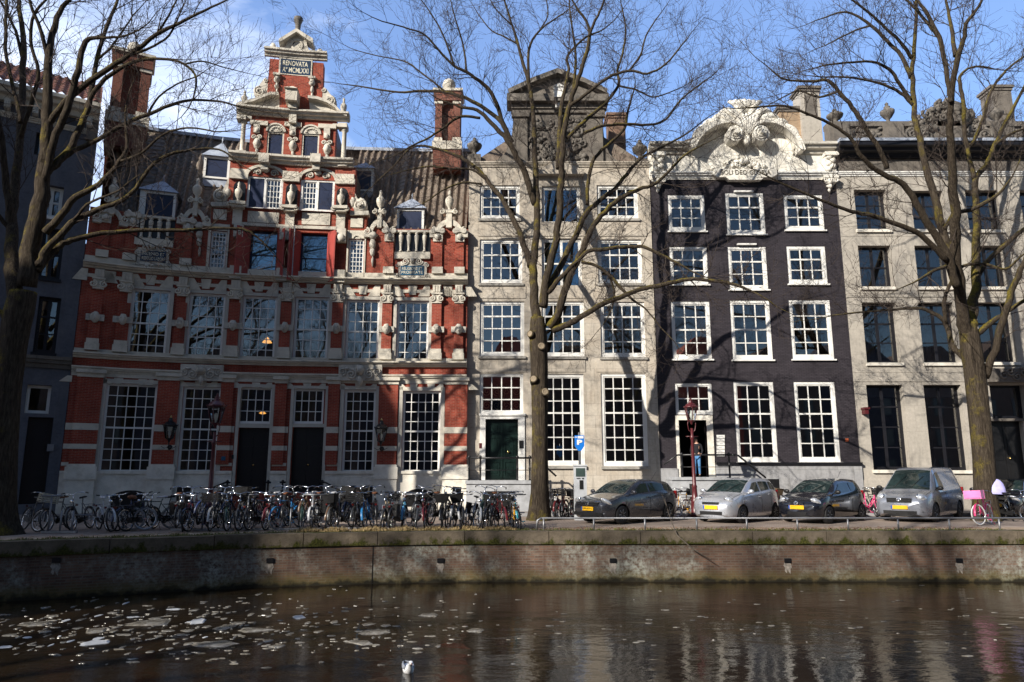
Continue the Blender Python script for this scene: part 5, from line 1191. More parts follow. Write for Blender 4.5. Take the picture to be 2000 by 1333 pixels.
# dry grass and moss on the verge
def tufts(name, n, x0, x1, o0, o1, h, mat, seed):
    rnd = random.Random(seed); m = MB()
    for _ in range(n):
        px = rnd.uniform(x0, x1); s = FQ.sz(px, 1045)[0]; p = FQ.pt(s, 0, -rnd.uniform(o0, o1)); hh = h * rnd.uniform(.3, 1.2) * (.5 + .5 * abs(math.sin(px * .05))); a = rnd.uniform(0, 6.28); l = rnd.uniform(.2, 1.1)
        d = Vector((math.cos(a), math.sin(a), 0)); w = d.cross(Vector((0, 0, 1))) * .012
        m.face([p - w, p + w, p + d * hh * l * .4 + Vector((0, 0, hh * .7)) + w * .6, p + d * hh * l * .4 + Vector((0, 0, hh * .7)) - w * .6]); q = p + d * hh * l * .4 + Vector((0, 0, hh * .7))
        m.face([q - w * .6, q + w * .6, p + d * hh * l + Vector((0, 0, hh * .9))])
    return m
DRY = pbr('dry_straw_grass', (.34, .25, .12), .9, var=.35, vs=9); GRN = pbr('green_grass', (.085, .095, .02), .9, var=.4, vs=9)
o = stuff(tag(tufts('g', 5200, 560, 1010, .5, 1.3, .15, DRY, 1).build('dry_grass', DRY), 'dry straw coloured grass along the quay edge below the bicycles', 'grass'))
o = stuff(tag(tufts('g', 5200, -60, 1990, .42, 1.0, .09, GRN, 2).build('green_grass', GRN), 'short green grass growing behind the coping stones', 'grass'))
LEAF = pbr('dead_leaves', (.2, .1, .05), .9, var=.5, vs=15)
m = MB(); rnd = random.Random(5)
for _ in range(2600):
    px = rnd.uniform(1030, 2010) if rnd.random() < .8 else rnd.uniform(0, 1030); s = FQ.sz(px, 1040)[0]; p = FQ.pt(s, .012 + rnd.random() * .02, -rnd.uniform(.46, 2.0)); a = rnd.uniform(0, 6.28); r = rnd.uniform(.02, .045)
    d = Vector((math.cos(a), math.sin(a), rnd.uniform(-.4, .4))) * r; e = Vector((-math.sin(a), math.cos(a), rnd.uniform(-.3, .3))) * r * .6
    m.face([p - d, p + e, p + d, p - e])
stuff(tag(m.build('fallen_leaves', LEAF), 'dead brown leaves scattered on the verge by the rail', 'leaves'))
# bare sapling hanging over the quay
m = MB(); P = [FQ.pt(FQ.sz(1288, 1045)[0], .05, -.1), at(1300, 1010, 20.6), at(1312, 975, 20.55)]; P0 = FQ.pt(FQ.sz(1320, 1058)[0], -.05, .1)
m.tube([at(1298, 975, 20.9), at(1308, 1010, 20.75), at(1322, 1045, 20.65), at(1352, 1072, 20.55), at(1390, 1095, 20.5)], [.008, .012, .02, .016, .008], 5)
for a, b in (((1308, 1010), (1318, 985)), ((1304, 995), (1292, 965)), ((1310, 1015), (1328, 1000))): m.tube([at(*a, 20.75), at(*b, 20.8)], [.009, .003], 4)
solo(m, 'dead_branch', pbr('grey_twig', (.12, .1, .08), .9), at(1322, 1045, 20.65), 'thin bare branch hanging over the coping in front of the grey car', 'branch')
# ---------------------------------------------------------------- floating ice and the gull
def ice_mat():
    m, t, b = new_mat('thin_wet_ice'); b.inputs['Roughness'].default_value = .25
    n = noise(t, 3.5, 7, rough=.7); r = ramp(t, n.outputs['Fac'], [(.3, (.045, .04, .03)), (.5, (.15, .135, .11)), (.75, (.36, .345, .31))]); t.links.new(r.outputs[0], b.inputs['Base Color'])
    n2 = noise(t, 14, 5); bump(t, b, n2.outputs['Fac'], .4, .02); return m
ICE = ice_mat(); SNOW = pbr('white_snow_ice', (.42, .43, .44), .5, var=.12, vs=8)
def floe(p, rx, ry, rnd, th, mat, name='ice_floe'):
    n = rnd.randint(10, 17); m = MB(); A = sorted(rnd.uniform(0, 6.283) for _ in range(n)); q = [(math.cos(a) * rx * (w_ := rnd.uniform(.72, 1.12)), math.sin(a) * ry * w_) for a in A]
    t_ = [(p.x + x * .84, p.y + y * .84, WZ + th * (.7 + .5 * math.sin(5 * x + 3 * y) ** 2)) for x, y in q]; b_ = [(p.x + x * 1.1, p.y + y * 1.1, WZ - .004) for x, y in q]
    m.face(t_)
    for i in range(n): m.face([b_[i], b_[(i + 1) % n], t_[(i + 1) % n], t_[i]])
    return m
big = [(590, 1217, 44, 9, 'large pale ice floe near the left middle of the canal', 0), (375, 1232, 22, 6, 'rounded ice floe left of the largest floe', 0), (370, 1255, 28, 7, 'flat ice floe with a white snowy rim at the lower left', 1), (845, 1258, 42, 8, 'long grey ice floe low in the canal left of centre', 0),
       (995, 1231, 36, 6, 'long thin ice floe just left of the canal centre line', 0), (1465, 1236, 32, 6, None, 0)]
big = [(295, 1217, 44, 9, 'largest pale ice floe in the canal at the left', 0), (186, 1232, 22, 6, 'rounded ice floe left of the largest floe', 0), (186, 1256, 28, 7, 'flat ice floe with a snowy white rim at the lower left', 1), (420, 1259, 42, 8, 'long grey ice floe lowest of the drifting ice', 0), (500, 1231, 36, 6, 'long thin ice floe right of the crowded drifting ice', 0),
       (730, 1235, 32, 6, 'flat grey ice floe drifting apart toward the right', 0), (700, 1256, 34, 6, 'irregular ice floe nearest below the flat grey floe', 0), (838, 1202, 20, 5, 'small lone ice floe near the quay wall', 0), (926, 1232, 22, 5, 'rightmost pale ice floe of the drifting ice', 0), (440, 1226, 22, 7, 'pale ice floe above the long thin floe', 0), (386, 1214, 20, 6, 'white crusted ice floe right of the largest floe', 1), (540, 1263, 18, 4, 'small low grey floe below the long thin floe', 0), (70, 1219, 30, 6, 'dull ice floe at the far left of the canal', 0), (584, 1206, 14, 4, 'bright small floe above the long thin floe', 1)]
rnd = random.Random(3); spots = []
for px, py, w, h, lab, sn in big:
    p = ground(px, py, WZ); k = p.y / FPX; dy = (ground(px, py - h, WZ).y - ground(px, py + h, WZ).y) / 2
    solo(floe(p, w * k * .92, dy * .9, rnd, .018, 0), 'ice_floe', SNOW if sn else ICE, (p.x, p.y, WZ), lab, 'ice floe', 'ice floes on the canal'); spots.append((px, py, w))
n = 0
while n < 100:
    px = rnd.gauss(270, 190) if n < 88 else rnd.uniform(0, 1000); py = rnd.gauss(1226, 22) if n < 88 else rnd.uniform(1150, 1285)
    if not (0 < px < 1010 and 1150 < py < 1290): continue
    w = rnd.choice((3, 4, 5, 6, 8, 10, 13)); 
    if any(abs(px - a) < c + w and abs(py - b) < 8 for a, b, c in spots): continue
    p = ground(px, py, WZ); k = p.y / FPX; dy = max(.07, (ground(px, py - 3, WZ).y - ground(px, py + 3, WZ).y) / 2 * rnd.uniform(.5, 1.2)); sn = rnd.random() < .16
    solo(floe(p, w * k, dy, rnd, rnd.uniform(.006, .014), 0), 'ice_floe', SNOW if sn else ICE, (p.x, p.y, WZ), 'small white crusted ice floe among the drifting ice' if sn else 'small dull ice floe among the drifting ice', 'ice floe', 'ice floes on the canal'); spots.append((px, py, w)); n += 1
m = MB()
for _ in range(520):
    px = rnd.gauss(330, 300) if rnd.random() < .7 else rnd.uniform(0, 2000); py = rnd.gauss(1222, 32) if rnd.random() < .75 else rnd.uniform(1138, 1300)
    if not (-20 < px < 2010 and 1138 < py < 1320): continue
    if px > 1000 and rnd.random() < .4: py = rnd.uniform(1138, 1240)
    p = ground(px, py, WZ); r = rnd.uniform(.012, .05); f = floe(p, r * rnd.uniform(1, 2.4), r, rnd, .012, 0); b0 = len(m.v); m.v += f.v; m.f += [tuple(i + b0 for i in q) for q in f.f]; m.uv += f.uv; m.mi += f.mi; m.sm += f.sm
stuff(tag(m.build('ice_fragments', ICE), 'tiny ice fragments scattered over the canal water', 'ice'))
# black-headed gull
gp_ = ground(797, 1313, WZ); g = empty('gull', (gp_.x, gp_.y, WZ), 'white and grey gull swimming on the canal, dark smudge behind its eye', 'gull', rot=R(-68))
GW = pbr('white_feathers', (.82, .82, .82), .8, var=.05); GG = pbr('grey_feathers', (.33, .35, .39), .8, var=.12); GB = pbr('dark_red_beak', (.15, .02, .015), .4)
def ring(x, z, ry, rz, n=12): return [Vector((x, ry * math.cos(2 * math.pi * i / n), z + rz * math.sin(2 * math.pi * i / n))) for i in range(n)]
m = MB(); m.grid([ring(*q) for q in ((-.21, .075, .004, .004), (-.17, .07, .03, .022), (-.11, .05, .062, .055), (-.03, .035, .08, .075), (.05, .04, .078, .08), (.1, .065, .056, .07), (.125, .105, .036, .045), (.14, .14, .034, .036), (.155, .165, .038, .034), (.18, .172, .034, .03), (.2, .168, .018, .016), (.207, .166, .004, .004))], closed=True, cap0=True, cap1=True); m.build('body', GW, g, local=True)
for sg in (-1, 1):
    m = MB(); m.grid([[Vector((x, sg * (y + dy * .02), z + dz)) for dy, dz in ((0, -.02 * w), (1, 0), (.4, .05 * w), (-.6, .06 * w))] for x, y, z, w in ((.07, .066, .065, .6), (0, .076, .07, 1), (-.1, .06, .075, 1), (-.2, .022, .085, .6), (-.28, .008, .09, .12))], closed=True, cap0=True, cap1=True); m.build('wing', GG, g, local=True)
    m = MB(); m.blob((.186, sg * .03, .178), (.006, .005, .006)); m.build('eye', BLACKPLASTIC, g, local=True)
    m = MB(); m.blob((.165, sg * .034, .172), (.009, .005, .008)); m.build('ear_spot', BLACKPLASTIC, g, local=True)
m = MB(); m.tube([(.2, 0, .168), (.225, 0, .165), (.245, 0, .158)], [.01, .007, .002], 6); m.build('beak', GB, g, local=True)
# ---------------------------------------------------------------- bare elms on the far quay
def bark_mat():
    m, t, b = new_mat('mossy_elm_bark'); b.inputs['Roughness'].default_value = .95; b.inputs['Specular IOR Level'].default_value = .1
    oc = nd(t, 'ShaderNodeTexCoord').outputs['Object']; n = noise(t, 7, 8, oc, .75, (3, 3, .4)); r = ramp(t, n.outputs['Fac'], [(.3, (.016, .012, .009)), (.5, (.055, .043, .032)), (.78, (.14, .115, .085))])
    g = nd(t, 'ShaderNodeNewGeometry'); s = nd(t, 'ShaderNodeSeparateXYZ'); t.links.new(g.outputs['Normal'], s.inputs[0])
    n2 = noise(t, 1.2, 7, oc, .7); md = nd(t, 'ShaderNodeMath', operation='MULTIPLY_ADD'); md.inputs[1].default_value = .22; t.links.new(s.outputs['Z'], md.inputs[0]); t.links.new(n2.outputs['Fac'], md.inputs[2])
    sx_ = nd(t, 'ShaderNodeMath', operation='MULTIPLY_ADD'); sx_.inputs[1].default_value = -.06; t.links.new(s.outputs['X'], sx_.inputs[0]); t.links.new(md.outputs[0], sx_.inputs[2])
    f = ramp(t, sx_.outputs[0], [(.56, (0, 0, 0)), (.72, (.8,) * 3)]); n3 = noise(t, 25, 4, oc); mc = ramp(t, n3.outputs['Fac'], [(.35, (.06, .055, .01)), (.65, (.26, .2, .03))])
    c = mixc(t, f.outputs[0], r.outputs[0], mc.outputs[0]); t.links.new(c, b.inputs['Base Color']); bump(t, b, n.outputs['Fac'], 1, .09); return m
BARK = bark_mat(); TWIG = pbr('dark_twig_bark', (.045, .033, .027), .9, var=.4, vs=3)
def smooth3(P, n):
    out = []
    for i in range(len(P) - 1):
        a, b, c, d = P[max(i - 1, 0)], P[i], P[i + 1], P[min(i + 2, len(P) - 1)]
        for k in range(n):
            t = k / n; out.append((b * 2 + (c - a) * t + (a * 2 - b * 5 + c * 4 - d) * t * t + (b * 3 - a - c * 3 + d) * t ** 3) * .5)
    return out + [P[-1]]
def make_tree(label, base_px, Yt, trunk, limbs, seed, dens=1.0):
    rnd = random.Random(seed); k = Yt / FPX
    b = at(*base_px, Yt); root = empty('bare_elm_tree', (b.x, Yt, 0), label, 'tree', 'bare elms along the quay')
    nodes = []                                                  # (px, py, Y)
    def poly3(pts, grow, dep):
        x0, y0 = pts[0][:2]; Y0 = min(nodes, key=lambda q: (q[0] - x0) ** 2 + (q[1] - y0) ** 2)[2] if nodes else Yt
        P, rad, run, pr = [], [], 0.0, 6.0
        for i, q in enumerate(pts):
            if i: run += math.hypot(q[0] - pts[i - 1][0], q[1] - pts[i - 1][1]) * k
            if len(q) > 2: pr = q[2]
            elif i: pr = max(1.6, pr * .8)
            Y = Y0 + dep * run; P.append(at(q[0], q[1], Y)); rad.append(pr * k * (.9 if pr > 14 else .8)); nodes.append((q[0], q[1], Y))
        return P, rad
    P, rad = poly3(trunk, 0, 0); n = 4
    Ps = smooth3(P, n); rs = [rad[min(i // n, len(rad) - 1)] + (rad[min(i // n + 1, len(rad) - 1)] - rad[min(i // n, len(rad) - 1)]) * (i % n) / n for i in range(len(Ps))]
    m = MB(); rows = []
    for i, (p, r) in enumerate(zip(Ps, rs)):
        hgt = p.z; fl = 1 + .3 * math.exp(-max(0, hgt) * 2.6)
        rows.append([p + Vector((math.cos(2 * math.pi * j / 18) * r * (fl if hgt < 2 else 1) * (1 + .05 * math.sin(j * 2.3 + i * .4) + (.1 * math.sin(j * 5 * 2 * math.pi / 18) if hgt < .8 else 0)), math.sin(2 * math.pi * j / 18) * r * fl * (1 + .05 * math.cos(j * 1.7)), 0)) for j in range(18)])
    rows[0] = [Vector((q.x, q.y, -.05)) for q in rows[0]]
    m.grid(rows, closed=True, cap1=True); m.build('trunk', BARK, root)
    tw = MB()
    def twig(p, d, ln, r, lev):
        nseg = 4 if lev == 0 else 3; pts = [p.copy()]; q = p.copy(); dd = d.copy(); side = []
        for i in range(nseg):
            dd = (dd + Vector((rnd.uniform(-.28, .28), rnd.uniform(-.28, .28), rnd.uniform(-.16, .3)))).normalized(); q = q + dd * ln / nseg; pts.append(q.copy()); side.append((q.copy(), dd.copy(), (i + 1) / nseg))
        tw.tube(pts, [max(.004, r * (1 - .8 * i / nseg)) for i in range(nseg + 1)], 4 if lev == 0 else 3, caps=False)
        if lev < 2:
            for q, dd, t in side:
                for _ in range(2 if lev == 0 else (2 if rnd.random() < .75 * dens else 1)):
                    ax = dd.orthogonal().normalized(); ax = Quaternion(dd, rnd.uniform(0, 6.28)) @ ax; nd_ = (dd * rnd.uniform(.5, .9) + ax * rnd.uniform(.45, .8) + Vector((0, 0, .12))).normalized()
                    twig(q, nd_, ln * rnd.uniform(.4, .62), r * .55, lev + 1)
    for li, pts in enumerate(limbs):
        dep = rnd.choice((-1, 1)) * rnd.uniform(.05, .42)
        if isinstance(pts[0], (int, float)): dep = pts[0]; pts = pts[1]
        P, rad = poly3(pts, 0, dep); n = 4; Ps = smooth3(P, n)
        rs = [rad[i // n] + (rad[min(i // n + 1, len(rad) - 1)] - rad[i // n]) * (i % n) / n for i in range(len(Ps))]
        Ps = [p + Vector((rnd.uniform(-1, 1), rnd.uniform(-1, 1), rnd.uniform(-1, 1))) * rs[i] * .25 if 0 < i < len(Ps) - 1 else p for i, p in enumerate(Ps)]
        # limbs run on into a fading tip
        d = (Ps[-1] - Ps[-3]).normalized(); q = Ps[-1]; r = rs[-1]
        for i in range(4):
            d = (d + Vector((rnd.uniform(-.2, .2), rnd.uniform(-.2, .2), rnd.uniform(-.08, .2)))).normalized(); q = q + d * .4; r *= .72; Ps.append(q); rs.append(max(r, .006))
        m = MB(); m.tube(Ps, rs, 8 if rs[0] > .06 else 6); m.build('limb', BARK, root)
        acc = 0
        for i in range(2, len(Ps)):
            acc += (Ps[i] - Ps[i - 1]).length; r = rs[i]
            if r > .17: acc = min(acc, .2); continue
            step = (.42 if r < .07 else .9) / dens
            while acc > step:
                acc -= step; dd = (Ps[i] - Ps[i - 1]).normalized(); ax = Quaternion(dd, rnd.uniform(0, 6.28)) @ dd.orthogonal().normalized()
                nd_ = (dd * rnd.uniform(.35, .8) + ax * .75 + Vector((0, 0, rnd.uniform(0, .35)))).normalized()
                twig(Ps[i], nd_, rnd.uniform(.8, 2.1), max(.010, min(.02, r * .4)), 0)
    tw.build('crown', TWIG, root)
    return root
T_MID = make_tree('middle bare elm in front of the grey neck gable house', (1053, 1017), 26.4,
    [(1053, 1022, 21.5), (1054, 980, 19), (1054, 900, 18), (1055, 820, 17.5), (1054, 740, 18), (1052, 690, 19), (1051, 655, 20), (1050, 620, 15)],
    [[(1048, 640, 13), (1043, 580, 11), (1042, 520, 10.5), (1046, 470, 9), (1049, 400, 8.5), (1046, 330, 8), (1042, 225, 6.5), (1033, 168, 6), (1012, 87, 4.5), (1000, 50, 3.5), (985, 0, 3)],
     [(1033, 168, 4.5), (1033, 99, 4), (1054, 60, 3), (1100, 27, 2)],
     [(1012, 87, 3), (985, 72, 2.4), (960, 60, 2), (935, 30, 1.5)],
     [(1036, 521, 9), (1018, 464, 8), (997, 416, 7.5), (976, 383, 6.5), (952, 353, 6), (941, 339, 5.5), (908, 312, 5), (872, 297, 4), (830, 286, 3.5), (800, 291, 3), (770, 324, 2.5), (740, 351, 2)],
     [(952, 353, 4), (922, 332, 3), (880, 330, 3), (840, 326, 2.5), (810, 330, 2)], [(941, 360, 3), (900, 358, 2.5), (860, 375, 2), (840, 390, 1.5)],
     [(1045, 400, 9), (1030, 351, 8.5), (1010, 309, 8), (992, 276, 7), (959, 240, 6), (932, 216, 5), (902, 210, 4), (885, 204, 3)],
     [(1000, 290, 6), (980, 240, 6), (938, 207, 5.5), (908, 192, 5), (872, 181, 4.5), (824, 178, 4), (779, 181, 3), (710, 170, 2.2), (680, 166, 1.6)],
     [(1001, 279, 6), (980, 234, 6), (965, 192, 5.5), (944, 165, 5), (911, 141, 4), (887, 129, 3.5), (860, 102, 3), (830, 69, 2.5), (800, 57, 2), (746, 42, 1.5)],
     [(938, 231, 4), (902, 228, 4), (872, 246, 3.5), (842, 267, 3), (809, 283, 2.5), (779, 300, 2)],
     [(872, 181, 3), (820, 140, 2.4), (790, 120, 2), (740, 110, 1.6), (700, 100, 1.3)], [(887, 129, 3), (870, 80, 2.5), (850, 40, 2), (830, 10, 1.5)], [(911, 141, 3), (905, 90, 2.5), (890, 40, 2), (880, 0, 1.5)],
     [(1060, 600, 12), (1065, 554, 10), (1081, 494, 9), (1090, 440, 8.5), (1094, 380, 8.5), (1097, 340, 8), (1099, 282, 7.5), (1105, 234, 7), (1117, 192, 6), (1129, 156, 5.5), (1147, 99, 5), (1150, 54, 4), (1126, 15, 3)],
     [(1150, 72, 4), (1160, 45, 3.5), (1171, 24, 3), (1184, -10, 2.5)], [(1117, 192, 4), (1125, 120, 3.5), (1118, 60, 2.6), (1112, 10, 2)],
     [(1090, 330, 6), (1093, 240, 5.5), (1102, 180, 5), (1111, 135, 4), (1108, 111, 3.5), (1141, 75, 3), (1175, 60, 2), (1200, 40, 1.5)],
     [(1066, 572, 8), (1105, 500, 8), (1129, 449, 7.5), (1150, 410, 7), (1195, 374, 6), (1216, 350, 5.5), (1249, 312, 4.5), (1290, 290, 3.5), (1342, 261, 2.5), (1375, 235, 1.8)],
     [(1078, 645, 9), (1108, 634, 8), (1138, 617, 7), (1174, 596, 6.5), (1210, 581, 6), (1249, 566, 5.5), (1294, 557, 5), (1345, 546, 4.5), (1390, 548, 4), (1438, 557, 3.5), (1480, 575, 2.2)],
     [(1069, 572, 7), (1096, 542, 5.5), (1135, 503, 5), (1150, 491, 5), (1195, 485, 4.5), (1240, 482, 4.5), (1264, 485, 4), (1300, 503, 3.5), (1324, 515, 3), (1350, 530, 2)],
     [(1072, 640, 11), (1090, 614, 10), (1108, 554, 9), (1132, 500, 8), (1150, 458, 7), (1174, 422, 6.5), (1210, 389, 6), (1246, 371, 5), (1285, 356, 4), (1330, 310, 3), (1360, 290, 2)],
     [(1135, 512, 4), (1165, 520, 4), (1189, 536, 4.5), (1210, 560, 4), (1237, 587, 3), (1262, 605, 2), (1290, 640, 1.6)], [(1189, 536, 3), (1200, 570, 2.4), (1196, 600, 1.6)],
     [(1108, 270, 5), (1138, 240, 5), (1180, 204, 4.5), (1207, 168, 4), (1206, 138, 3.5), (1216, 105, 3), (1222, 60, 2.5), (1216, 20, 2)],
     [(1114, 207, 4.5), (1150, 180, 4), (1186, 153, 4), (1228, 139, 3.5), (1264, 144, 3), (1300, 126, 2.5), (1330, 90, 2)],
     [(1141, 261, 4), (1174, 247, 4), (1216, 243, 4), (1264, 244, 3.5), (1300, 234, 3), (1330, 195, 2.5), (1375, 159, 2)],
     [(1147, 400, 5), (1150, 345, 5), (1162, 309, 5), (1192, 279, 4.5), (1219, 252, 4), (1228, 210, 3), (1240, 170, 2)], [(1207, 168, 3), (1240, 175, 2.5), (1275, 190, 2), (1310, 180, 1.6)], [(1228, 139, 3), (1250, 110, 2.4), (1262, 70, 2), (1280, 40, 1.5)],
     [(1054, 60, 2.5), (1070, 30, 2), (1066, -5, 1.5)], [(1000, 50, 2.5), (970, 20, 2), (955, -5, 1.5)]], 11, .86)
T_LEFT = make_tree('leftmost bare elm, dark trunk at the left edge of the quay', (10, 1045), 20.4,
    [(0, 1048, 34), (2, 1000, 28), (7, 880, 26), (15, 760, 26), (25, 680, 27), (38, 610, 29), (46, 570, 26)],
    [[(34, 585, 17), (26, 530, 15), (22, 450, 14), (27, 383, 12), (38, 293, 10), (43, 180, 9), (45, 90, 8), (36, 0, 6), (30, -40, 5)],
     [(52, 560, 20), (63, 473, 19), (81, 383, 17), (90, 270, 14), (92, 180, 12), (99, 90, 9), (117, 22, 6.5), (135, 0, 5), (150, -40, 4)],
     [(84, 360, 10), (104, 279, 9), (131, 216, 9), (153, 135, 8), (167, 81, 6.5), (203, 74, 4), (239, 72, 3), (270, 60, 2)],
     [(90, 338, 10), (110, 320, 9.5), (135, 293, 9), (158, 243, 8), (176, 194, 7), (189, 117, 6), (212, 45, 5), (230, 0, 4), (240, -40, 3)],
     [(97, 240, 8), (110, 222, 8), (149, 180, 7.5), (203, 140, 7), (252, 108, 6), (306, 68, 5), (351, 45, 4), (401, 20, 3), (440, 2, 2)],
     [(167, 216, 6), (194, 167, 6), (252, 124, 5), (315, 115, 4), (360, 126, 3.4), (383, 153, 3), (378, 190, 2)],
     [(128, 305, 7), (150, 292, 6.5), (189, 275, 6), (243, 243, 5.5), (288, 225, 5), (360, 198, 4), (423, 198, 3), (468, 209, 2)],
     [(88, 455, 10), (113, 428, 9), (149, 387, 8), (194, 360, 6.5), (234, 315, 5.5), (248, 288, 4.5), (245, 243, 3.5)],
     [(76, 520, 10), (90, 490, 9.5), (140, 437, 8), (189, 410, 7), (252, 383, 5.5), (306, 315, 4.5), (374, 293, 3.5), (428, 293, 2.5), (455, 310, 2)],
     [(72, 530, 9), (108, 486, 8), (140, 470, 7.5), (180, 459, 6.5), (270, 450, 5.5), (360, 450, 4.5), (472, 448, 3.5), (520, 480, 2)],
     [(22, 440, 9), (13, 373, 9), (7, 315, 8), (0, 252, 7), (-15, 180, 6), (-20, 90, 5)],
     [(40, 240, 6), (34, 203, 5), (22, 158, 5), (11, 90, 4.5), (13, 0, 4)], [(45, 120, 5), (30, 60, 4.5), (10, 20, 4), (-5, -10, 3)],
     [(92, 110, 6), (80, 60, 5), (60, 10, 4), (50, -30, 3)], [(40, 270, 6), (62, 200, 6), (75, 140, 5), (60, 80, 4.5), (66, 30, 4), (90, 0, 3)], [(252, 108, 4), (290, 95, 3.4), (330, 70, 3), (350, 30, 2)],
     [(306, 68, 3), (330, 30, 2.5), (345, 0, 2)], [(360, 126, 2.6), (395, 120, 2.2), (430, 130, 1.8)], [(189, 117, 4), (215, 95, 3), (240, 60, 2.4), (260, 30, 2)], [(288, 225, 3.4), (310, 190, 2.6), (345, 165, 2.2), (385, 150, 1.6)],
     [(234, 315, 4), (275, 300, 3.5), (320, 262, 3), (370, 250, 2.4), (420, 258, 1.8)], [(10, 620, 8), (-20, 590, 7), (-60, 570, 5)], [(140, 437, 4), (170, 400, 3.5), (215, 380, 3)], [(20, 450, 6), (-10, 410, 5), (-40, 350, 4)]], 23, .62)
T_RIGHT = make_tree('rightmost bare elm in front of the grey beige house', (1924, 1005), 26.2,
    [(1926, 1012, 23), (1924, 950, 21), (1920, 880, 20.5), (1912, 800, 20.5), (1904, 730, 21), (1898, 690, 21), (1893, 655, 19), (1890, 630, 15)],
    [[(1892, 660, 15), (1877, 593, 13), (1866, 498, 12.5), (1866, 415, 11), (1860, 333, 9), (1856, 271, 8), (1855, 236, 7), (1858, 184, 6), (1869, 118, 6), (1884, 71, 4.5), (1887, 47, 4), (1911, 13, 3), (1925, -20, 2)],
     [(1866, 110, 5), (1858, 52, 4), (1850, 13, 3), (1846, -20, 2.5)],
     [(1897, 640, 14), (1900, 600, 13), (1906, 539, 11), (1907, 415, 9), (1905, 353, 8), (1926, 324, 7), (1943, 283, 6), (1966, 236, 5.5), (2000, 171, 4), (2025, 110, 3)],
     [(1903, 350, 7), (1897, 324, 6), (1890, 289, 5.5), (1903, 276, 5), (1921, 228, 5), (1934, 184, 4.5), (1953, 152, 4), (1979, 126, 3), (2005, 108, 2.5)],
     [(1893, 300, 6), (1884, 262, 6), (1882, 197, 5.5), (1874, 158, 5), (1885, 138, 3.5), (1911, 130, 3), (1940, 135, 2)],
     [(1858, 200, 5), (1853, 171, 5), (1845, 118, 5), (1834, 73, 5), (1811, 29, 4), (1795, 5, 3)], [(1834, 73, 4), (1815, 50, 3.5), (1790, 20, 3), (1765, -5, 2.5)],
     [(1860, 530, 11), (1845, 470, 10), (1827, 386, 9), (1806, 320, 8), (1794, 262, 7.5), (1787, 236, 7), (1785, 197, 6.5), (1782, 144, 6), (1787, 79, 5), (1790, 0, 4), (1792, -30, 3)],
     [(1779, 152, 6), (1761, 110, 5), (1732, 81, 4.5), (1701, 50, 4), (1669, 29, 3), (1643, 24, 2.5), (1610, 35, 1.8)],
     [(1782, 115, 5), (1756, 81, 4), (1727, 52, 3.5), (1698, 26, 3), (1664, 0, 2.5)],
     [(1785, 207, 5), (1758, 181, 4), (1716, 163, 3.2), (1664, 152, 2.8), (1611, 151, 2)],
     [(1779, 197, 5), (1756, 163, 4.4), (1737, 136, 4), (1703, 121, 3.2), (1651, 123, 2.8), (1606, 129, 2)],
     [(1870, 560, 10), (1848, 498, 9), (1798, 411, 8), (1765, 361, 7), (1724, 341, 6), (1683, 308, 5), (1664, 273, 4), (1627, 244, 3.6), (1585, 226, 3), (1532, 207, 2.5), (1480, 210, 2)],
     [(1732, 330, 6), (1716, 289, 5.5), (1690, 249, 5), (1664, 210, 5), (1637, 178, 4.5), (1616, 158, 4), (1582, 160, 3), (1532, 155, 2.2), (1510, 140, 1.6)],
     [(1850, 510, 7), (1806, 465, 6.5), (1765, 444, 6), (1707, 423, 5), (1662, 413, 4.4), (1600, 390, 3.4), (1519, 355, 2.2)],
     [(1912, 740, 9), (1885, 704, 8), (1860, 675, 6.5), (1848, 634, 5.5), (1831, 617, 5), (1798, 603, 4), (1749, 605, 3.2), (1654, 613, 2.2), (1620, 618, 1.6)],
     [(1848, 634, 4.5), (1843, 593, 5), (1856, 555, 4.4), (1881, 520, 4), (1930, 518, 4), (1963, 527, 3.4), (1990, 505, 2.4)], [(1848, 520, 4), (1822, 530, 3.5), (1798, 545, 2.5)],
     [(1924, 738, 9), (1943, 683, 8.5), (1963, 609, 8), (1980, 560, 7), (2000, 514, 6), (2040, 420, 5), (2070, 300, 4)],
     [(1908, 655, 8), (1930, 635, 7), (1955, 617, 5.5), (2000, 588, 4.4), (2040, 560, 3)], [(1908, 540, 7), (1925, 515, 6.5), (1947, 493, 6), (2000, 448, 5.5), (2040, 430, 4)],
     [(1844, 450, 5), (1864, 419, 5), (1905, 407, 5), (1947, 382, 4), (1965, 362, 2.6)], [(1637, 178, 3), (1600, 190, 2.6), (1560, 178, 2), (1530, 190, 1.5)], [(1701, 50, 3), (1670, 60, 2.5), (1630, 80, 2)], [(1943, 283, 4), (1975, 262, 3.4), (2005, 250, 2.6)]], 37, .86)
CUT = pbr('pale_cut_wood', (.24, .19, .13), .8, var=.25, vs=20)
for px, py, dx, rr in ((1043, 741, -.35, 7.5), (1064, 766, .15, 8), (1057, 677, .1, 8), (1037, 653, -.75, 7)):
    k = 26.4 / FPX; c = at(px, py, 26.4 - .30); d = Vector((dx, -1, .12)).normalized(); m = MB(); m.tube([c - d * .25 + Vector((0, .1, -.06)), c, c + d * .07], [rr * k * 1.5, rr * k * 1.1, rr * k], 12); q = m.build('pruned_stub', BARK, T_MID)
    m = MB(); m.lathe(c + d * .072, [(rr * k * .82, 0), (rr * k * .78, .006), (rr * k * .45, .008), (rr * k * .42, -.004)], 14, axis=d); m.build('cut_face', CUT, q)
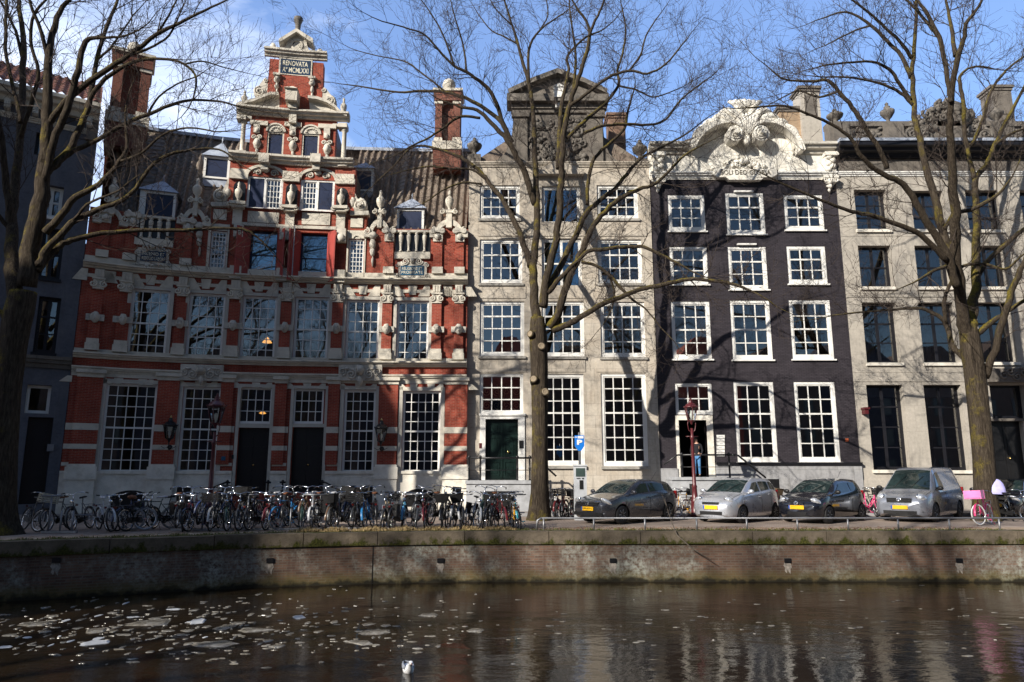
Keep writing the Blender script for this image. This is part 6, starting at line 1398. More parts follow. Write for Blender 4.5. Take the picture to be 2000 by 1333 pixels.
# elms of the near bank: their shadows fall on the quay wall and they show in the window panes
for (src, x, y, rz, lab) in ((T_MID, -25.5, -6.5, 140, 'bare elm on the near bank, behind the viewer to the left'), (T_RIGHT, -12.5, -8.5, 60, 'bare elm on the near bank, close behind the viewer'), (T_MID, 12, -9, 250, 'bare elm on the near bank, behind the viewer to the right')):
    c = copy_tree(src); c.location = (x, y, 0); c.rotation_euler = (0, 0, R(rz)); c['label'] = lab
# ---------------------------------------------------------------- houses of the near bank, behind the viewer: they show in the panes
NEARWALL = brick_mat('sooty_brown_brick', (.10, .065, .05), (.08, .05, .04), (.1, .08, .07))
def near_house(x0, x1, y, eave, ridge, mat, lab, steps=None):
    F = Facade([(x1, y), (x0, y)]); r = empty('near_bank_house', ((x0 + x1) / 2, y, 0), lab, 'house', 'houses of the near bank')
    w = x1 - x0; m = MB(); fpoly(F, m, steps or [(0, 0), (w, 0), (w, eave), (w * .62, ridge), (w * .38, ridge), (0, eave)], -9, 0); m.build('wall', mat, r)
    nb = max(2, int(w / 2.4))
    for f in range(int(eave / 3.4)):
        for i in range(nb):
            u = w * (i + .5) / nb; k = MB(); fbox(F, k, u - .6, u + .6, 1.2 + f * 3.4, 3.1 + f * 3.4, .01, .05); q = k.build('window', DARKFRAME, r); k = MB(); fbox(F, k, u - .5, u + .5, 1.3 + f * 3.4, 3.0 + f * 3.4, .05, .06); k.build('pane', BLACKPAINT, q)
    return r
xx = -24.0; hs = [(7, 13, 17, NEARWALL, 'brown brick gabled house on the near bank, nearest behind the viewer'), (6, 12, 15, NEARWALL, 'pale sandstone house on the near bank'), (7.5, 13.5, 16, DARKBRICK, 'dark painted house on the near bank'), (6.5, 12.5, 17, BRICK, 'red brick house on the near bank'), (8, 13, 16, NEARWALL, 'beige plastered house on the near bank'), (7, 12, 15.5, NEARWALL, 'brown brick house between two others on the near bank'), (8, 13.5, 17, BRICK, 'red brick house at the far right of the near bank'), (9, 13, 16, NEARWALL, 'second sooty house beyond the far right of the near bank'), (9, 14, 17, DARKBRICK, 'third sooty house beyond the far right of the near bank'), (9, 13, 16, NEARWALL, 'fourth sooty house beyond the far right of the near bank'), (9, 14, 17, NEARWALL, 'last sooty house at the right end of the near bank')]
for w, e, rg, mt, lab in hs: near_house(xx, xx + w - .02, -17, e, rg, mt, lab); xx += w
# tall warehouse added unseen, its outline shaped to shade the left of the scene
NB_Y = -12.0
def nb(p):                                                     # where the sun ray through p crosses the warehouse front
    t = (p.y - NB_Y) / SUN_DIR.y; return p - SUN_DIR * t
blocker = empty('sun_blocker', (-70, NB_Y, 0), 'tall stepped brick slab added unseen behind the viewer to shade the left', 'sun_blocker')
FW = Facade([(-39.5, NB_Y), (-105, NB_Y)])
sil = [(0, 0), (0, 24.5), (5, 24.5), (5, 31), (9.5, 31), (9.5, 36), (11.5, 39.5), (13, 43), (16.5, 45), (65, 45), (65, 0)]
m = MB(); fpoly(FW, m, sil, -1.2, 0); m.build('wall', BROWNBRICK, blocker)
for f in range(11):
    for i in range(17):
        u = 2.2 + i * 3.6; z = 2 + f * 3.6
        if (u < 5.5 and z > 20) or (u < 10 and z > 26.5) or (u < 15 and z > 33): continue
        if f > 9: continue
        k = MB(); fbox(FW, k, u - .6, u + .6, z, z + 2.1, .01, .05); k.build('window', DARKFRAME, blocker)
# ---------------------------------------------------------------- parked cars
def paint(name, col, metal=.5, rough=.32):
    m, t, b = new_mat(name); b.inputs['Metallic'].default_value = metal; b.inputs['Roughness'].default_value = rough; b.inputs['Coat Weight'].default_value = 1; b.inputs['Coat Roughness'].default_value = .04
    n = noise(t, 3, 6, rough=.7); r = ramp(t, n.outputs['Fac'], [(.35, mul(col, .96)), (.7, mul(col, 1.04))]); t.links.new(r.outputs[0], b.inputs['Base Color'])
    r2 = ramp(t, n.outputs['Fac'], [(.4, (rough * .8,) * 3), (.7, (rough * 1.2,) * 3)]); t.links.new(r2.outputs[0], b.inputs['Roughness']); return m
def carglass():
    m, t, b = new_mat('tinted_car_glass'); b.inputs['Base Color'].default_value = (.012, .022, .022, 1); b.inputs['Roughness'].default_value = .03; b.inputs['Specular IOR Level'].default_value = .5; b.inputs['IOR'].default_value = 1.5
    n = noise(t, 2.5, 4); r = ramp(t, n.outputs['Fac'], [(.3, (.010, .018, .019)), (.7, (.02, .034, .034))]); t.links.new(r.outputs[0], b.inputs['Base Color']); return m
CGL = carglass()
HEADL = pbr('clear_headlight_lens', (.62, .64, .67), .08, metal=.6, var=.35, vs=18, coat=1); AMBER = pbr('amber_indicator', (.7, .22, .03), .2); REDL = pbr('red_tail_lens', (.35, .015, .015), .15, coat=1)
PLATEY = pbr('yellow_number_plate', (.82, .45, .015), .4, var=.03); PLATEB = pbr('blue_plate_band', (.02, .10, .45), .4); ALLOY = pbr('alloy_wheel', (.42, .43, .45), .3, metal=.9, var=.1)
def lerp(a, b, t): return a + (b - a) * t
def curve1(pts):
    """monotone cubic through (x, y)"""
    xs = [p[0] for p in pts]; ys = [p[1] for p in pts]; n = len(xs); d = [(ys[i + 1] - ys[i]) / (xs[i + 1] - xs[i]) for i in range(n - 1)]
    m = [d[0]] + [0 if d[i - 1] * d[i] <= 0 else 2 * d[i - 1] * d[i] / (d[i - 1] + d[i]) for i in range(1, n - 1)] + [d[-1]]
    def f(x):
        if x <= xs[0]: return ys[0]
        if x >= xs[-1]: return ys[-1]
        i = max(k for k in range(n - 1) if xs[k] <= x); h = xs[i + 1] - xs[i]; t = (x - xs[i]) / h
        return (2 * t ** 3 - 3 * t * t + 1) * ys[i] + (t ** 3 - 2 * t * t + t) * h * m[i] + (-2 * t ** 3 + 3 * t * t) * ys[i + 1] + (t ** 3 - t * t) * h * m[i + 1]
    return f
def make_car(label, body, L, W, top, belt, plan, axles, r, wheel_at, theta, trim='body', pillars=(), side_end=None, group='cars parked nose to the canal', badge=None, plate='', five=8, lights=None, grille=None, sidewin=True, lowdark=True, roofbars=False, rearwin=True):
    """x runs from the nose (0) to the tail (L); top, belt: height curves; plan: half-width curve"""
    T, B_, PW = curve1(top), curve1(belt), curve1(plan); xc, xr0 = pillars[0], pillars[1]
    ang = math.atan2(-math.cos(theta), -math.sin(theta)); fx = axles[0]
    Rz = Matrix.Rotation(ang, 3, 'Z'); loc = Vector((wheel_at[0], wheel_at[1], 0)) - Rz @ Vector((L / 2 - fx, W / 2 - .1, 0))
    car = empty('parked_car' if trim != 'van' else 'parked_van', loc, label, 'car' if trim != 'van' else 'van', group, ang)
    X_ = lambda x: L / 2 - x
    def edge(x):                                               # shoulder and roof-edge points
        w = PW(x); t = T(x); b = min(B_(x), t - .03); wr = w - .06 - .30 * max(0, t - b - .03); return w, b, wr, t
    def roofz(x, y):
        w, b, wr, t = edge(x); return t - .035 * (abs(y) / max(.1, wr)) ** 2.2
    def zlow(x): return .17 + .1 * max(0, 1 - x / .35) ** 2 + .12 * max(0, 1 - (L - x) / .3) ** 2
    def ringp(x):
        w, b, wr, t = edge(x); zl = zlow(x); e = roofz(x, wr); k = min(.05, max(.008, (t - b) * .25))
        half = [(0, zl), (w * .6, zl), (w - .1, zl), (w - .035, zl + .06), (w - .008, zl + .18), (w, lerp(zl, b, .5)), (w - .004, lerp(zl, b, .72)), (w - .012, lerp(zl, b, .9)), (w - .03, b)]
        half += [(lerp(w - .035, wr, v), lerp(b, e - k, v)) for v in (.25, .5, .75, 1)] + [(wr - k * .7, e)]
        half += [(wr * f, roofz(x, wr * f)) for f in (.8, .55, .28)] + [(0, t)]
        return [Vector((X_(x), y, z)) for y, z in half] + [Vector((X_(x), -y, z)) for y, z in half[-2:0:-1]]
    xs = sorted(set([0, .015, .05, .1, .17, .25] + [.25 + (L - .4) * i / 40 for i in range(41)] + [L - .1, L - .05, L - .02, L]))
    rows = []
    for x in xs: rows.append(ringp(x))
    m = MB(); m.grid(rows, closed=True, cap0=True, cap1=True)
    bo = m.build('body', [body, BLACKPLASTIC], car, local=True)
    cut = MB()
    for ax in axles: cut.tube([(X_(ax), -W, r * 1.0), (X_(ax), W, r * 1.0)], r + .055, 28, mi=1, smooth=False)
    co = cut.build('cutter', [body, BLACKPLASTIC], None, local=True)
    md = bo.modifiers.new('arches', 'BOOLEAN'); md.operation = 'DIFFERENCE'; md.object = co; md.solver = 'EXACT'; co.location = (0, 0, 0)
    keep = car.location.copy(), car.rotation_euler.copy(); car.location = (0, 0, 0); car.rotation_euler = (0, 0, 0); bpy.context.view_layer.update()
    me = bpy.data.meshes.new_from_object(bo.evaluated_get(bpy.context.evaluated_depsgraph_get())); bo.modifiers.clear()
    if len(me.polygons) > 100: bo.data = me; me.set_sharp_from_angle(angle=R(38))
    bo.data.name = 'body'; bpy.data.objects.remove(co); car.location, car.rotation_euler = keep
    # glass
    def top_patch(name, xa, xb, fy, mat, off=.008, n=8):
        p = MB(); p.grid([[Vector((X_(x), y, roofz(x, y) + off)) + Vector((.006 if xa < L / 2 else -.006, 0, 0)) for y in [edge(x)[2] * fy * (j / 5 - 1) for j in range(11)]] for x in [lerp(xa, xb, i / n) for i in range(n + 1)]]); return p.build(name, mat, car, local=True)
    ws = top_patch('windscreen', xc + .04, xr0 - .05, .9, CGL)
    if rearwin: top_patch('rear_window', pillars[-2] + .05, pillars[-1] - .06, .86, CGL)
    for y in (.12, -.45):
        p = MB(); p.tube([(X_(xc + .07), y, roofz(xc + .07, y) + .03), (X_(lerp(xc, xr0, .62)), y + .3, roofz(lerp(xc, xr0, .62), y + .3) + .025)], .009, 4); p.build('wiper', BLACKPLASTIC, car, local=True)
    def inv(z, a, b):                                           # x in a..b where the roofline passes z
        for _ in range(30):
            mdl = (a + b) / 2
            if (T(mdl) < z) == (T(a) < T(b)): a = mdl
            else: b = mdl
        return (a + b) / 2
    xe = side_end or pillars[-1]
    for sg in (-1, 1):
        cuts = [xc] + [p for p in pillars[2:-2]] + [xe]
        for i, (a, b) in enumerate(zip(cuts, cuts[1:])):
            if not sidewin and i: break
            p = MB(); rws = []
            for v in [.1 + .8 * k / 6 for k in range(7)]:
                row = []
                for q in range(9):
                    # height of this line at mid window
                    w_, b_, wr_, t_ = edge(min(b, (a + b) / 2 + .2)); z = lerp(b_, t_ - .09, v)
                    x0 = max(a + .05, inv(z + .15, xc - .02, xr0)) if i == 0 else a + .05
                    x1 = b - .05
                    if i == len(cuts) - 2 and sidewin: x1 = min(x1, inv(z + .12, pillars[-2], L - .02) - .02)
                    x = lerp(x0, max(x0 + .05, x1), q / 8); w2, b2, wr2, t2 = edge(x); zz = lerp(b2 + .02, t2 - .1, v); vv = (zz - b2) / max(.05, (t2 - .06 - b2))
                    row.append(Vector((X_(x), sg * (lerp(w2 - .035, wr2, max(0, min(1, vv))) + .01), zz)))
                rws.append(row)
            p.grid(rws); p.build('side_window', CGL, car, local=True)
        # door gaps, handle, mirror
        for x in pillars[2:-2] + ((xc + .02,) if True else ()):
            p = MB(); q = [Vector((X_(x + .0), sg * (PW(x) + .003), z)) for z in (.32, .5, .7)] + [Vector((X_(x), sg * (edge(x)[0] - .025), edge(x)[1] - .02))]; p.tube(q, .006, 4); p.build('door_gap', BLACKPLASTIC, car, local=True)
        for x in pillars[2:-1][:2]:
            p = MB(); p.blob((X_(x - .14), sg * (PW(x) + .012), edge(x)[1] - .12), (.09, .02, .018)); p.build('door_handle', body if trim != 'van' else BLACKPLASTIC, car, local=True)
        p = MB(); mx_ = xc + .28; w_, b_, _, _ = edge(mx_); p.blob((X_(mx_), sg * (w_ + .11), b_ + .1), (.06, .11, .075), 1, .04, 10, 8); p.blob((X_(mx_), sg * (w_ + .01), b_ + .05), (.04, .07, .03)); p.build('wing_mirror', body if trim not in ('van', 'blackm') else BLACKPLASTIC, car, local=True)
        hl = lights; p = MB(); sxl = math.radians(sg * hl.get('yaw', 28)); M = Matrix.Rotation(-sxl, 3, 'Z') @ Matrix.Rotation(R(hl.get('rake', 35)), 3, 'Y').transposed()
        p.blob((X_(hl['x']), sg * hl['y'], hl['z']), (hl['r'][0] * 1.12, hl['r'][1] * 1.2, hl['r'][2] * 1.3), 0, 0, 14, 9, 0, M); hb = p.build('headlight', HEADL, car, local=True)
        p = MB(); p.blob((X_(hl['x'] - .02), sg * (hl['y'] - .02), hl['z'] + .005), (hl['r'][0] * 1.13, hl['r'][1] * .5, hl['r'][2] * .95), 0, 0, 12, 8, 0, M); p.build('reflector', CHROME, hb, local=True)
        p = MB(); p.blob((X_(hl['x'] + .1), sg * (hl['y'] + hl['r'][1] * .72), hl['z'] - .0), (.07, .05, .04), 0, 0, 8, 6, 0, M); p.build('indicator', AMBER, hb, local=True)
        if lights.get('fog', True): p = MB(); p.blob((X_(.1), sg * (PW(.1) - .12), .36), (.07, .09, .045)); p.build('fog_lamp', HEADL if lights.get('fogclear') else BLACKPLASTIC, car, local=True)
        p = MB(); p.box((X_(L - .12), sg * (PW(L - .12) - .03), lerp(.5, B_(L - .2), .85)), (.1, .1, .28)); p.build('tail_light', REDL, car, local=True)
    # nose
    gz, gw, gh = grille; p = MB(); p.box((X_(.0) - .01, 0, gz), (.07, gw, gh)); g = p.build('grille', BLACKPLASTIC, car, local=True)
    p = MB()
    for k in (-.5, .5): p.box((X_(.0) + .018, 0, gz + k * gh), (.03, gw * 1.02, .012))
    if gh > .08: p.box((X_(0) + .022, 0, gz), (.02, gw * .98, .012))
    p.build('grille_bar', CHROME, g, local=True)
    p = MB(); p.box((X_(0) - .02, 0, .33), (.07, gw * 1.35, .11)); p.build('air_intake', BLACKPLASTIC, car, local=True)
    p = MB(); p.grid([[Vector((X_(.02 + .35 * (abs(s) ** 3)) + .022, s * (PW(.2) - .03), z)) for s in [j / 6 - 1 for j in range(13)]] for z in (.2, .285)]); p.build('bumper_lip', body if trim == 'body' and body is SILVER else BLACKPLASTIC, car, local=True)
    p = MB(); p.tube([Vector((X_(.02 + .35 * (abs(s) ** 3)) + .012, s * (PW(.25) - .02), .585 - .02 * abs(s))) for s in [j / 6 - 1 for j in range(13)]], .007, 4); p.build('bumper_gap', BLACKPLASTIC, car, local=True)
    p = MB(); p.tube([Vector((X_(lerp(.16, xc + .02, j / 6)), sg * lerp(PW(.3) - .12, edge(xc + .05)[2] - .02, j / 6), roofz(lerp(.16, xc + .02, j / 6), lerp(PW(.3) - .12, edge(xc + .05)[2] - .02, j / 6)) + .002)) for j in range(7)], .006, 4); p.build('bonnet_gap', BLACKPLASTIC, car, local=True)
    p = MB(); p.tube([Vector((X_(lerp(.16, xc + .02, j / 6)), -sg * lerp(PW(.3) - .12, edge(xc + .05)[2] - .02, j / 6), roofz(lerp(.16, xc + .02, j / 6), lerp(PW(.3) - .12, edge(xc + .05)[2] - .02, j / 6)) + .002)) for j in range(7)], .006, 4); p.build('bonnet_gap', BLACKPLASTIC, car, local=True)
    pz = lights.get('plate', .47); n = MB(); n.box((X_(0) + .028, 0, pz), (.02, .54, .125)); npl = n.build('number_plate', PLATEY, car, local=True)
    n = MB(); n.box((X_(0) + .03, -.245, pz), (.02, .05, .12)); n.build('country_band', PLATEB, npl, local=True)
    if plate:
        tx = text_fit('lettering', plate, lambda u, v: Vector((X_(0) + .0405, -.19 + .42 * u, pz - .035 + .07 * v)), None, BLACKPLASTIC, None, 0, .01); tx.parent = npl
    if badge:
        bz = lights.get('badge', gz); d = MB(); d.lathe((X_(0) + .01, 0, bz), [(.075, 0), (.075, .035), (.062, .04), (.055, .034)], 16, axis=(1, 0, .25)); bd = d.build('emblem', CHROME, car, local=True); d = MB()
        for st in badge: d.tube([(X_(0) + .058, y * .06, bz + z * .06) for y, z in st], .009, 4)
        d.build('emblem_mark', BLACKPLASTIC if badge is not OVALS else CHROME, bd, local=True)
    d = MB()
    for sx in (0, 1): pass
    for ax in axles:
        for sg in (-1, 1):
            y = sg * (W / 2 - .11); t = MB(); c = Vector((X_(ax), y, r)); ax_ = (0, sg, 0)
            t.lathe(c, [(r * .62, -.1), (r * .9, -.1), (r * .985, -.075), (r, -.03), (r, .03), (r * .985, .075), (r * .9, .098), (r * .62, .09)], 28, axis=ax_); wh = t.build('wheel', RUBBER, car, local=True)
            t = MB(); t.lathe(c, [(r * .66, .05), (r * .66, .088), (r * .6, .09), (r * .57, .045)], 24, axis=ax_); t.lathe(c, [(.075, .02), (.075, .08), (.03, .086)], 12, axis=ax_)
            for k in range(five):
                a = 2 * math.pi * k / five; e = Vector((math.cos(a), 0, math.sin(a))); t.tube([c + Vector((0, sg * .07, 0)) + e * .05, c + Vector((0, sg * .075, 0)) + e * r * .6], [.026, .02], 5)
            t.build('rim', ALLOY, wh, local=True)
            t = MB(); t.lathe(c, [(r * .6, -.05), (r * .6, .03)], 18, axis=ax_); t.build('brake', BLACKPLASTIC, wh, local=True)
    a = MB(); a.tube([(X_(pillars[-2] - .1), 0, T(pillars[-2] - .1)), (X_(pillars[-2] + .2), 0, T(pillars[-2] - .1) + .3)], .006, 4); a.build('aerial', BLACKPLASTIC, car, local=True)
    return car
OVALS = [[(math.cos(a) * .5, math.sin(a) * .4) for a in [i * .7 for i in range(10)]], [(math.cos(a) * .95, math.sin(a) * .65) for a in [i * .7 for i in range(10)]]]
VEE = [[(-.6, .75), (0, -.05), (.6, .75)], [(-.85, .3), (-.4, -.8), (0, .0), (.4, -.8), (.85, .3)]]
GREYCAR = paint('dark_grey_metallic_paint', (.040, .042, .052), .4, .28); SILVER = paint('silver_metallic_paint', (.47, .49, .54)); BLACKCAR = paint('black_car_paint', (.008, .009, .014), .1, .2); VANGREY = paint('silver_grey_van_paint', (.28, .30, .35)); DARKCAR = paint('dark_blue_black_paint', (.009, .01, .014), .2, .25)
def gnd(px, py): p = ground(px, py); return p.x, p.y
W = 1.68
make_car('dark grey hatchback parked nearest the middle tree and ticket machine', GREYCAR, 3.97, 1.68, [(0, .66), (.06, .72), (.3, .82), (.95, .98), (1.7, 1.36), (2.0, 1.44), (2.5, 1.46), (3.2, 1.41), (3.5, 1.34), (3.85, .98), (3.97, .85)],
         [(0, .62), (.3, .75), (.95, .91), (2, .96), (3.2, 1.03), (3.97, .95)], [(0, .6), (.06, .68), (.25, .78), (.7, .835), (1.5, .84), (3, .835), (3.6, .78), (3.9, .68), (3.97, .6)], (.80, 3.27), .305, gnd(1213, 1024), R(50),
         pillars=(.97, 1.85, 2.25, 3.05, 3.42, 3.9), side_end=3.75, badge=VEE, plate='HB-696-J', five=7, lights=dict(x=.28, y=.58, z=.71, r=(.2, .19, .075), yaw=24, plate=.50, fogclear=True, badge=.665), grille=(.665, .95, .075))
make_car('silver hatchback parked between the dark grey and the black car', SILVER, 3.62, 1.66, [(0, .64), (.06, .72), (.3, .86), (.78, 1.0), (1.5, 1.38), (1.8, 1.48), (2.3, 1.51), (2.9, 1.48), (3.2, 1.40), (3.5, 1.0), (3.62, .8)],
         [(0, .6), (.3, .78), (.78, .93), (2, .97), (3, 1.05), (3.62, .95)], [(0, .6), (.06, .68), (.25, .77), (.7, .825), (1.5, .83), (2.8, .825), (3.3, .77), (3.55, .68), (3.62, .6)], (.72, 3.09), .29, gnd(1449, 1022), R(46),
         pillars=(.8, 1.66, 2.05, 2.75, 3.12, 3.52), side_end=3.35, five=9, plate='', lights=dict(x=.3, y=.56, z=.72, r=(.2, .17, .1), yaw=30, plate=.52, fog=False), grille=(.66, .62, .06))
make_car('small black car parked between the silver car and the van', BLACKCAR, 3.54, 1.64, [(0, .62), (.06, .70), (.3, .84), (.75, .98), (1.5, 1.36), (1.8, 1.45), (2.3, 1.48), (2.9, 1.46), (3.2, 1.38), (3.45, 1.0), (3.54, .8)],
         [(0, .58), (.3, .76), (.75, .91), (2, .95), (3, 1.03), (3.54, .95)], [(0, .6), (.06, .68), (.25, .76), (.7, .815), (1.5, .82), (2.8, .815), (3.25, .77), (3.48, .68), (3.54, .6)], (.68, 3.1), .29, gnd(1618, 1023), R(50),
         pillars=(.8, 1.64, 2.35, 3.14, 3.46), side_end=3.3, badge=VEE, five=6, lights=dict(x=.27, y=.56, z=.70, r=(.19, .16, .095), yaw=30, plate=.53, badge=.66), grille=(.66, .5, .03), trim='blackm')
make_car('silver grey panel van parked beside the right tree', VANGREY, 4.28, 1.8, [(0, .70), (.06, .80), (.3, .92), (.8, 1.08), (1.3, 1.47), (1.75, 1.81), (2.1, 1.88), (3, 1.90), (4.0, 1.88), (4.2, 1.82), (4.28, 1.65)],
         [(0, .66), (.3, .84), (.8, 1.02), (2, 1.08), (3, 1.1), (4.28, 1.1)], [(0, .66), (.06, .74), (.25, .84), (.7, .89), (1.5, .9), (3.8, .9), (4.15, .86), (4.28, .78)], (.86, 3.52), .32, gnd(1826, 1020), R(47), trim='van',
         pillars=(.82, 1.72, 2.1, 4.1, 4.26), side_end=4.0, badge=OVALS, five=5, lights=dict(x=.26, y=.62, z=.80, r=(.17, .16, .14), yaw=25, plate=.50, badge=.76), grille=(.74, .8, .14), sidewin=False, rearwin=False, group='vehicles parked nose to the canal')
make_car('dark car half hidden behind the right tree and the van', DARKCAR, 4.1, 1.72, [(0, .66), (.06, .72), (.3, .82), (.95, .98), (1.7, 1.36), (2.0, 1.44), (2.5, 1.46), (3.2, 1.41), (3.55, 1.34), (3.95, .98), (4.1, .85)],
         [(0, .62), (.3, .75), (.95, .91), (2, .96), (3.2, 1.03), (4.1, .95)], [(0, .6), (.06, .68), (.25, .78), (.7, .855), (1.5, .86), (3, .855), (3.6, .8), (3.95, .7), (4.1, .6)], (.80, 3.35), .31, gnd(2003, 1014), R(48),
         pillars=(.97, 1.85, 2.25, 3.05, 3.45, 3.98), side_end=3.8, five=7, lights=dict(x=.28, y=.58, z=.71, r=(.2, .19, .075), yaw=24, plate=.50), grille=(.665, .95, .075))
# ---------------------------------------------------------------- bicycles (local x forward, wheels on the ground)
RW, WBH = .335, .54
def torus(m, c, R_, r_, n=26, k=6, mi=0):
    m.tube([(c[0] + R_ * math.cos(2 * math.pi * i / n), c[1], c[2] + R_ * math.sin(2 * math.pi * i / n)) for i in range(n + 1)], r_, k, mi, caps=False)
def mesh_of(fn, name, mat): m = MB(); fn(m); return m.mesh(name, [mat])
HT = (.36, 0, .88); BB = (-.06, 0, .29); ST = (-.17, 0, .80); RAX = (-WBH, 0, RW); FAX = (WBH, 0, RW)
def f_gents(m):
    m.tube([HT, (.42, 0, .62)], .019, 7); m.tube([(.365, 0, .84), (-.16, 0, .82)], .016, 7); m.tube([(.41, 0, .66), BB], .018, 7); m.tube([BB, (-.2, 0, .9)], .016, 7); stays(m)
def f_ladies(m):
    m.tube([HT, (.42, 0, .62)], .019, 7); m.tube([(.385, 0, .77), (.2, 0, .52), (.02, 0, .38), BB], .018, 7); m.tube([(.41, 0, .65), (.18, 0, .38), BB], .016, 7); m.tube([BB, (-.2, 0, .88)], .016, 7); stays(m)
def stays(m):
    for s in (-.05, .05):
        m.tube([(BB[0], s * .6, BB[2]), (RAX[0], s, RAX[2])], .011, 5); m.tube([(-.17, s * .5, .78), (RAX[0], s, RAX[2])], .009, 5); m.tube([(.42, s * .6, .64), (.47, s, .52), (FAX[0], s, FAX[2])], .012, 5)
    m.tube([BB, (BB[0], 0.11, BB[2])], .02, 6); m.tube([(BB[0], .1, BB[2]), (BB[0] + .12, .11, BB[2] - .12)], .009, 5); m.tube([(BB[0], -.1, BB[2]), (BB[0] - .12, -.11, BB[2] + .12)], .009, 5); m.tube([BB, (BB[0], -.1, BB[2])], .02, 6)
    m.box((BB[0] + .12, .17, BB[2] - .12), (.08, .1, .025)); m.box((BB[0] - .12, -.17, BB[2] + .12), (.08, .1, .025)); m.tube([(-.1, .05, .28), (-.2, .22, .0)], .008, 5)
def f_bar_swept(m):
    m.tube([(.36, 0, .86), (.335, 0, 1.06)], .014, 6); m.tube([(.12, .31, 1.05), (.25, .3, 1.08), (.37, .16, 1.1), (.36, 0, 1.06), (.37, -.16, 1.1), (.25, -.3, 1.08), (.12, -.31, 1.05)], .011, 6)
def f_bar_flat(m):
    m.tube([(.36, 0, .86), (.335, 0, 1.02)], .014, 6); m.tube([(.27, .31, 1.06), (.36, .14, 1.03), (.36, -.14, 1.03), (.27, -.31, 1.06)], .011, 6)
def f_grips(m):
    for s in (-1, 1): m.tube([(.25, s * .302, 1.078), (.11, s * .312, 1.05)], .017, 6)
def f_grips2(m):
    for s in (-1, 1): m.tube([(.31, s * .24, 1.047), (.26, s * .325, 1.065)], .017, 6)
def f_tyre(m): torus(m, (0, 0, 0), RW - .022, .022)
def f_rim(m):
    torus(m, (0, 0, 0), RW - .05, .012, 26, 5); m.tube([(0, -.045, 0), (0, .045, 0)], .02, 7)
    for i in range(14):
        a = 2 * math.pi * i / 14; m.tube([(.02 * math.cos(a + 1.3), .03 * (-1) ** i, .02 * math.sin(a + 1.3)), ((RW - .05) * math.cos(a), 0, (RW - .05) * math.sin(a))], .0028, 3, caps=False)
def guard(m, c, a0, a1, w=.03):
    rows = []
    for i in range(11):
        a = R(a0 + (a1 - a0) * i / 10); q = RW + .022; rows.append([(c[0] + (q - d * d * 9) * math.cos(a), d, c[2] + (q - d * d * 9) * math.sin(a)) for d in (-w, -w * .5, 0, w * .5, w)])
    m.grid(rows)
def f_guardr(m): guard(m, RAX, 20, 185)
def f_guardf(m): guard(m, FAX, -5, 125)
def f_saddle(m):
    m.grid([[(x, w * math.cos(t), .955 + z + .028 * math.sin(t)) for t in [i * math.pi / 4 for i in range(8)]] for x, w, z in ((-.34, .02, .01), (-.32, .085, .015), (-.25, .1, .012), (-.17, .07, 0), (-.08, .03, 0), (-.03, .018, -.01))], closed=True, cap0=True, cap1=True); m.tube([(-.205, 0, .87), (-.22, 0, .95)], .013, 6)
def f_chain(m):
    q = [(BB[0] + .1, BB[2] + .07), (BB[0] + .13, BB[2]), (BB[0] + .08, BB[2] - .09), (RAX[0] + .02, RAX[2] - .055), (RAX[0] - .05, RAX[2]), (RAX[0] + .02, RAX[2] + .055)]
    a = [(x, -.075, z) for x, z in q]; b = [(x, -.045, z) for x, z in q]; m.face(a); m.face(b[::-1])
    for i in range(6): m.face([a[i], a[(i + 1) % 6], b[(i + 1) % 6], b[i]])
def f_carrier(m):
    for s in (-.06, 0, .06): m.tube([(-.24, s, .74), (-.8, s, .74)], .007, 4)
    for x in (-.35, -.58, -.78): m.tube([(x, -.07, .74), (x, .07, .74)], .006, 4)
    for s in (-.07, .07): m.tube([(-.7, s, .74), (RAX[0], s * .9, RAX[2])], .007, 4)
def f_lamp(m): m.lathe((.45, 0, .86), [(.02, -.05), (.045, -.02), (.05, .03), (.02, .035)], 10, axis=(1, 0, 0))
def f_rearlamp(m): m.box((-.87, 0, .7), (.03, .06, .05))
def crate(m, x, z, lx, ly, h, t=.02, slats=4):
    m.box((x, 0, z + .01), (lx, ly, .02))
    for k in range(slats):
        zz = z + .03 + (h - .03) * (k + .5) / slats; hh = (h - .03) / slats * (.62 if slats > 2 else .97)
        for s in (-1, 1): m.box((x, s * ly / 2, zz), (lx, t, hh)); m.box((x + s * lx / 2, 0, zz), (t, ly, hh))
    for a in (-1, 1):
        for b in (-1, 1): m.box((x + a * lx / 2, b * ly / 2, z + h / 2), (t * 1.6, t * 1.6, h))
def f_crate(m): crate(m, .62, .84, .3, .42, .26)
def f_fullcrate(m): crate(m, .62, .84, .34, .46, .27, .025, 2)
def f_basket(m):
    rows = [[(.62 + a * (lx / 2), b * (ly / 2), z) for a, b in ((-1, -1), (0, -1.05), (1, -1), (1.05, 0), (1, 1), (0, 1.05), (-1, 1), (-1.05, 0))] for z, lx, ly in ((.8, .22, .3), (.92, .26, .36), (1.05, .3, .42))]; m.grid(rows, closed=True, cap0=True, smooth=False); torus_ = rows[-1] + [rows[-1][0]]; m.tube(torus_, .014, 5)
def f_panniers(m):
    for s in (-1, 1): m.box((-.58, s * .13, .58), (.32, .11, .32)); m.box((-.58, s * .13, .745), (.33, .125, .03))
def f_seatcover(m): m.blob((-.2, 0, .975), (.17, .12, .06), 2, .06)
def f_childseat(m):
    m.box((-.55, 0, .83), (.28, .28, .06)); m.box((-.69, 0, 1.03), (.05, .28, .42)); m.box((-.55, .14, .95), (.24, .03, .18)); m.box((-.55, -.14, .95), (.24, .03, .18))
MS = {}
DKRED = pbr('dull_red_reflector', (.10, .008, .008), .3)
def bm_(name, fn, mat):
    if (name, fn.__name__) not in MS: MS[(name, fn.__name__)] = mesh_of(fn, name, mat)
    return MS[(name, fn.__name__)]
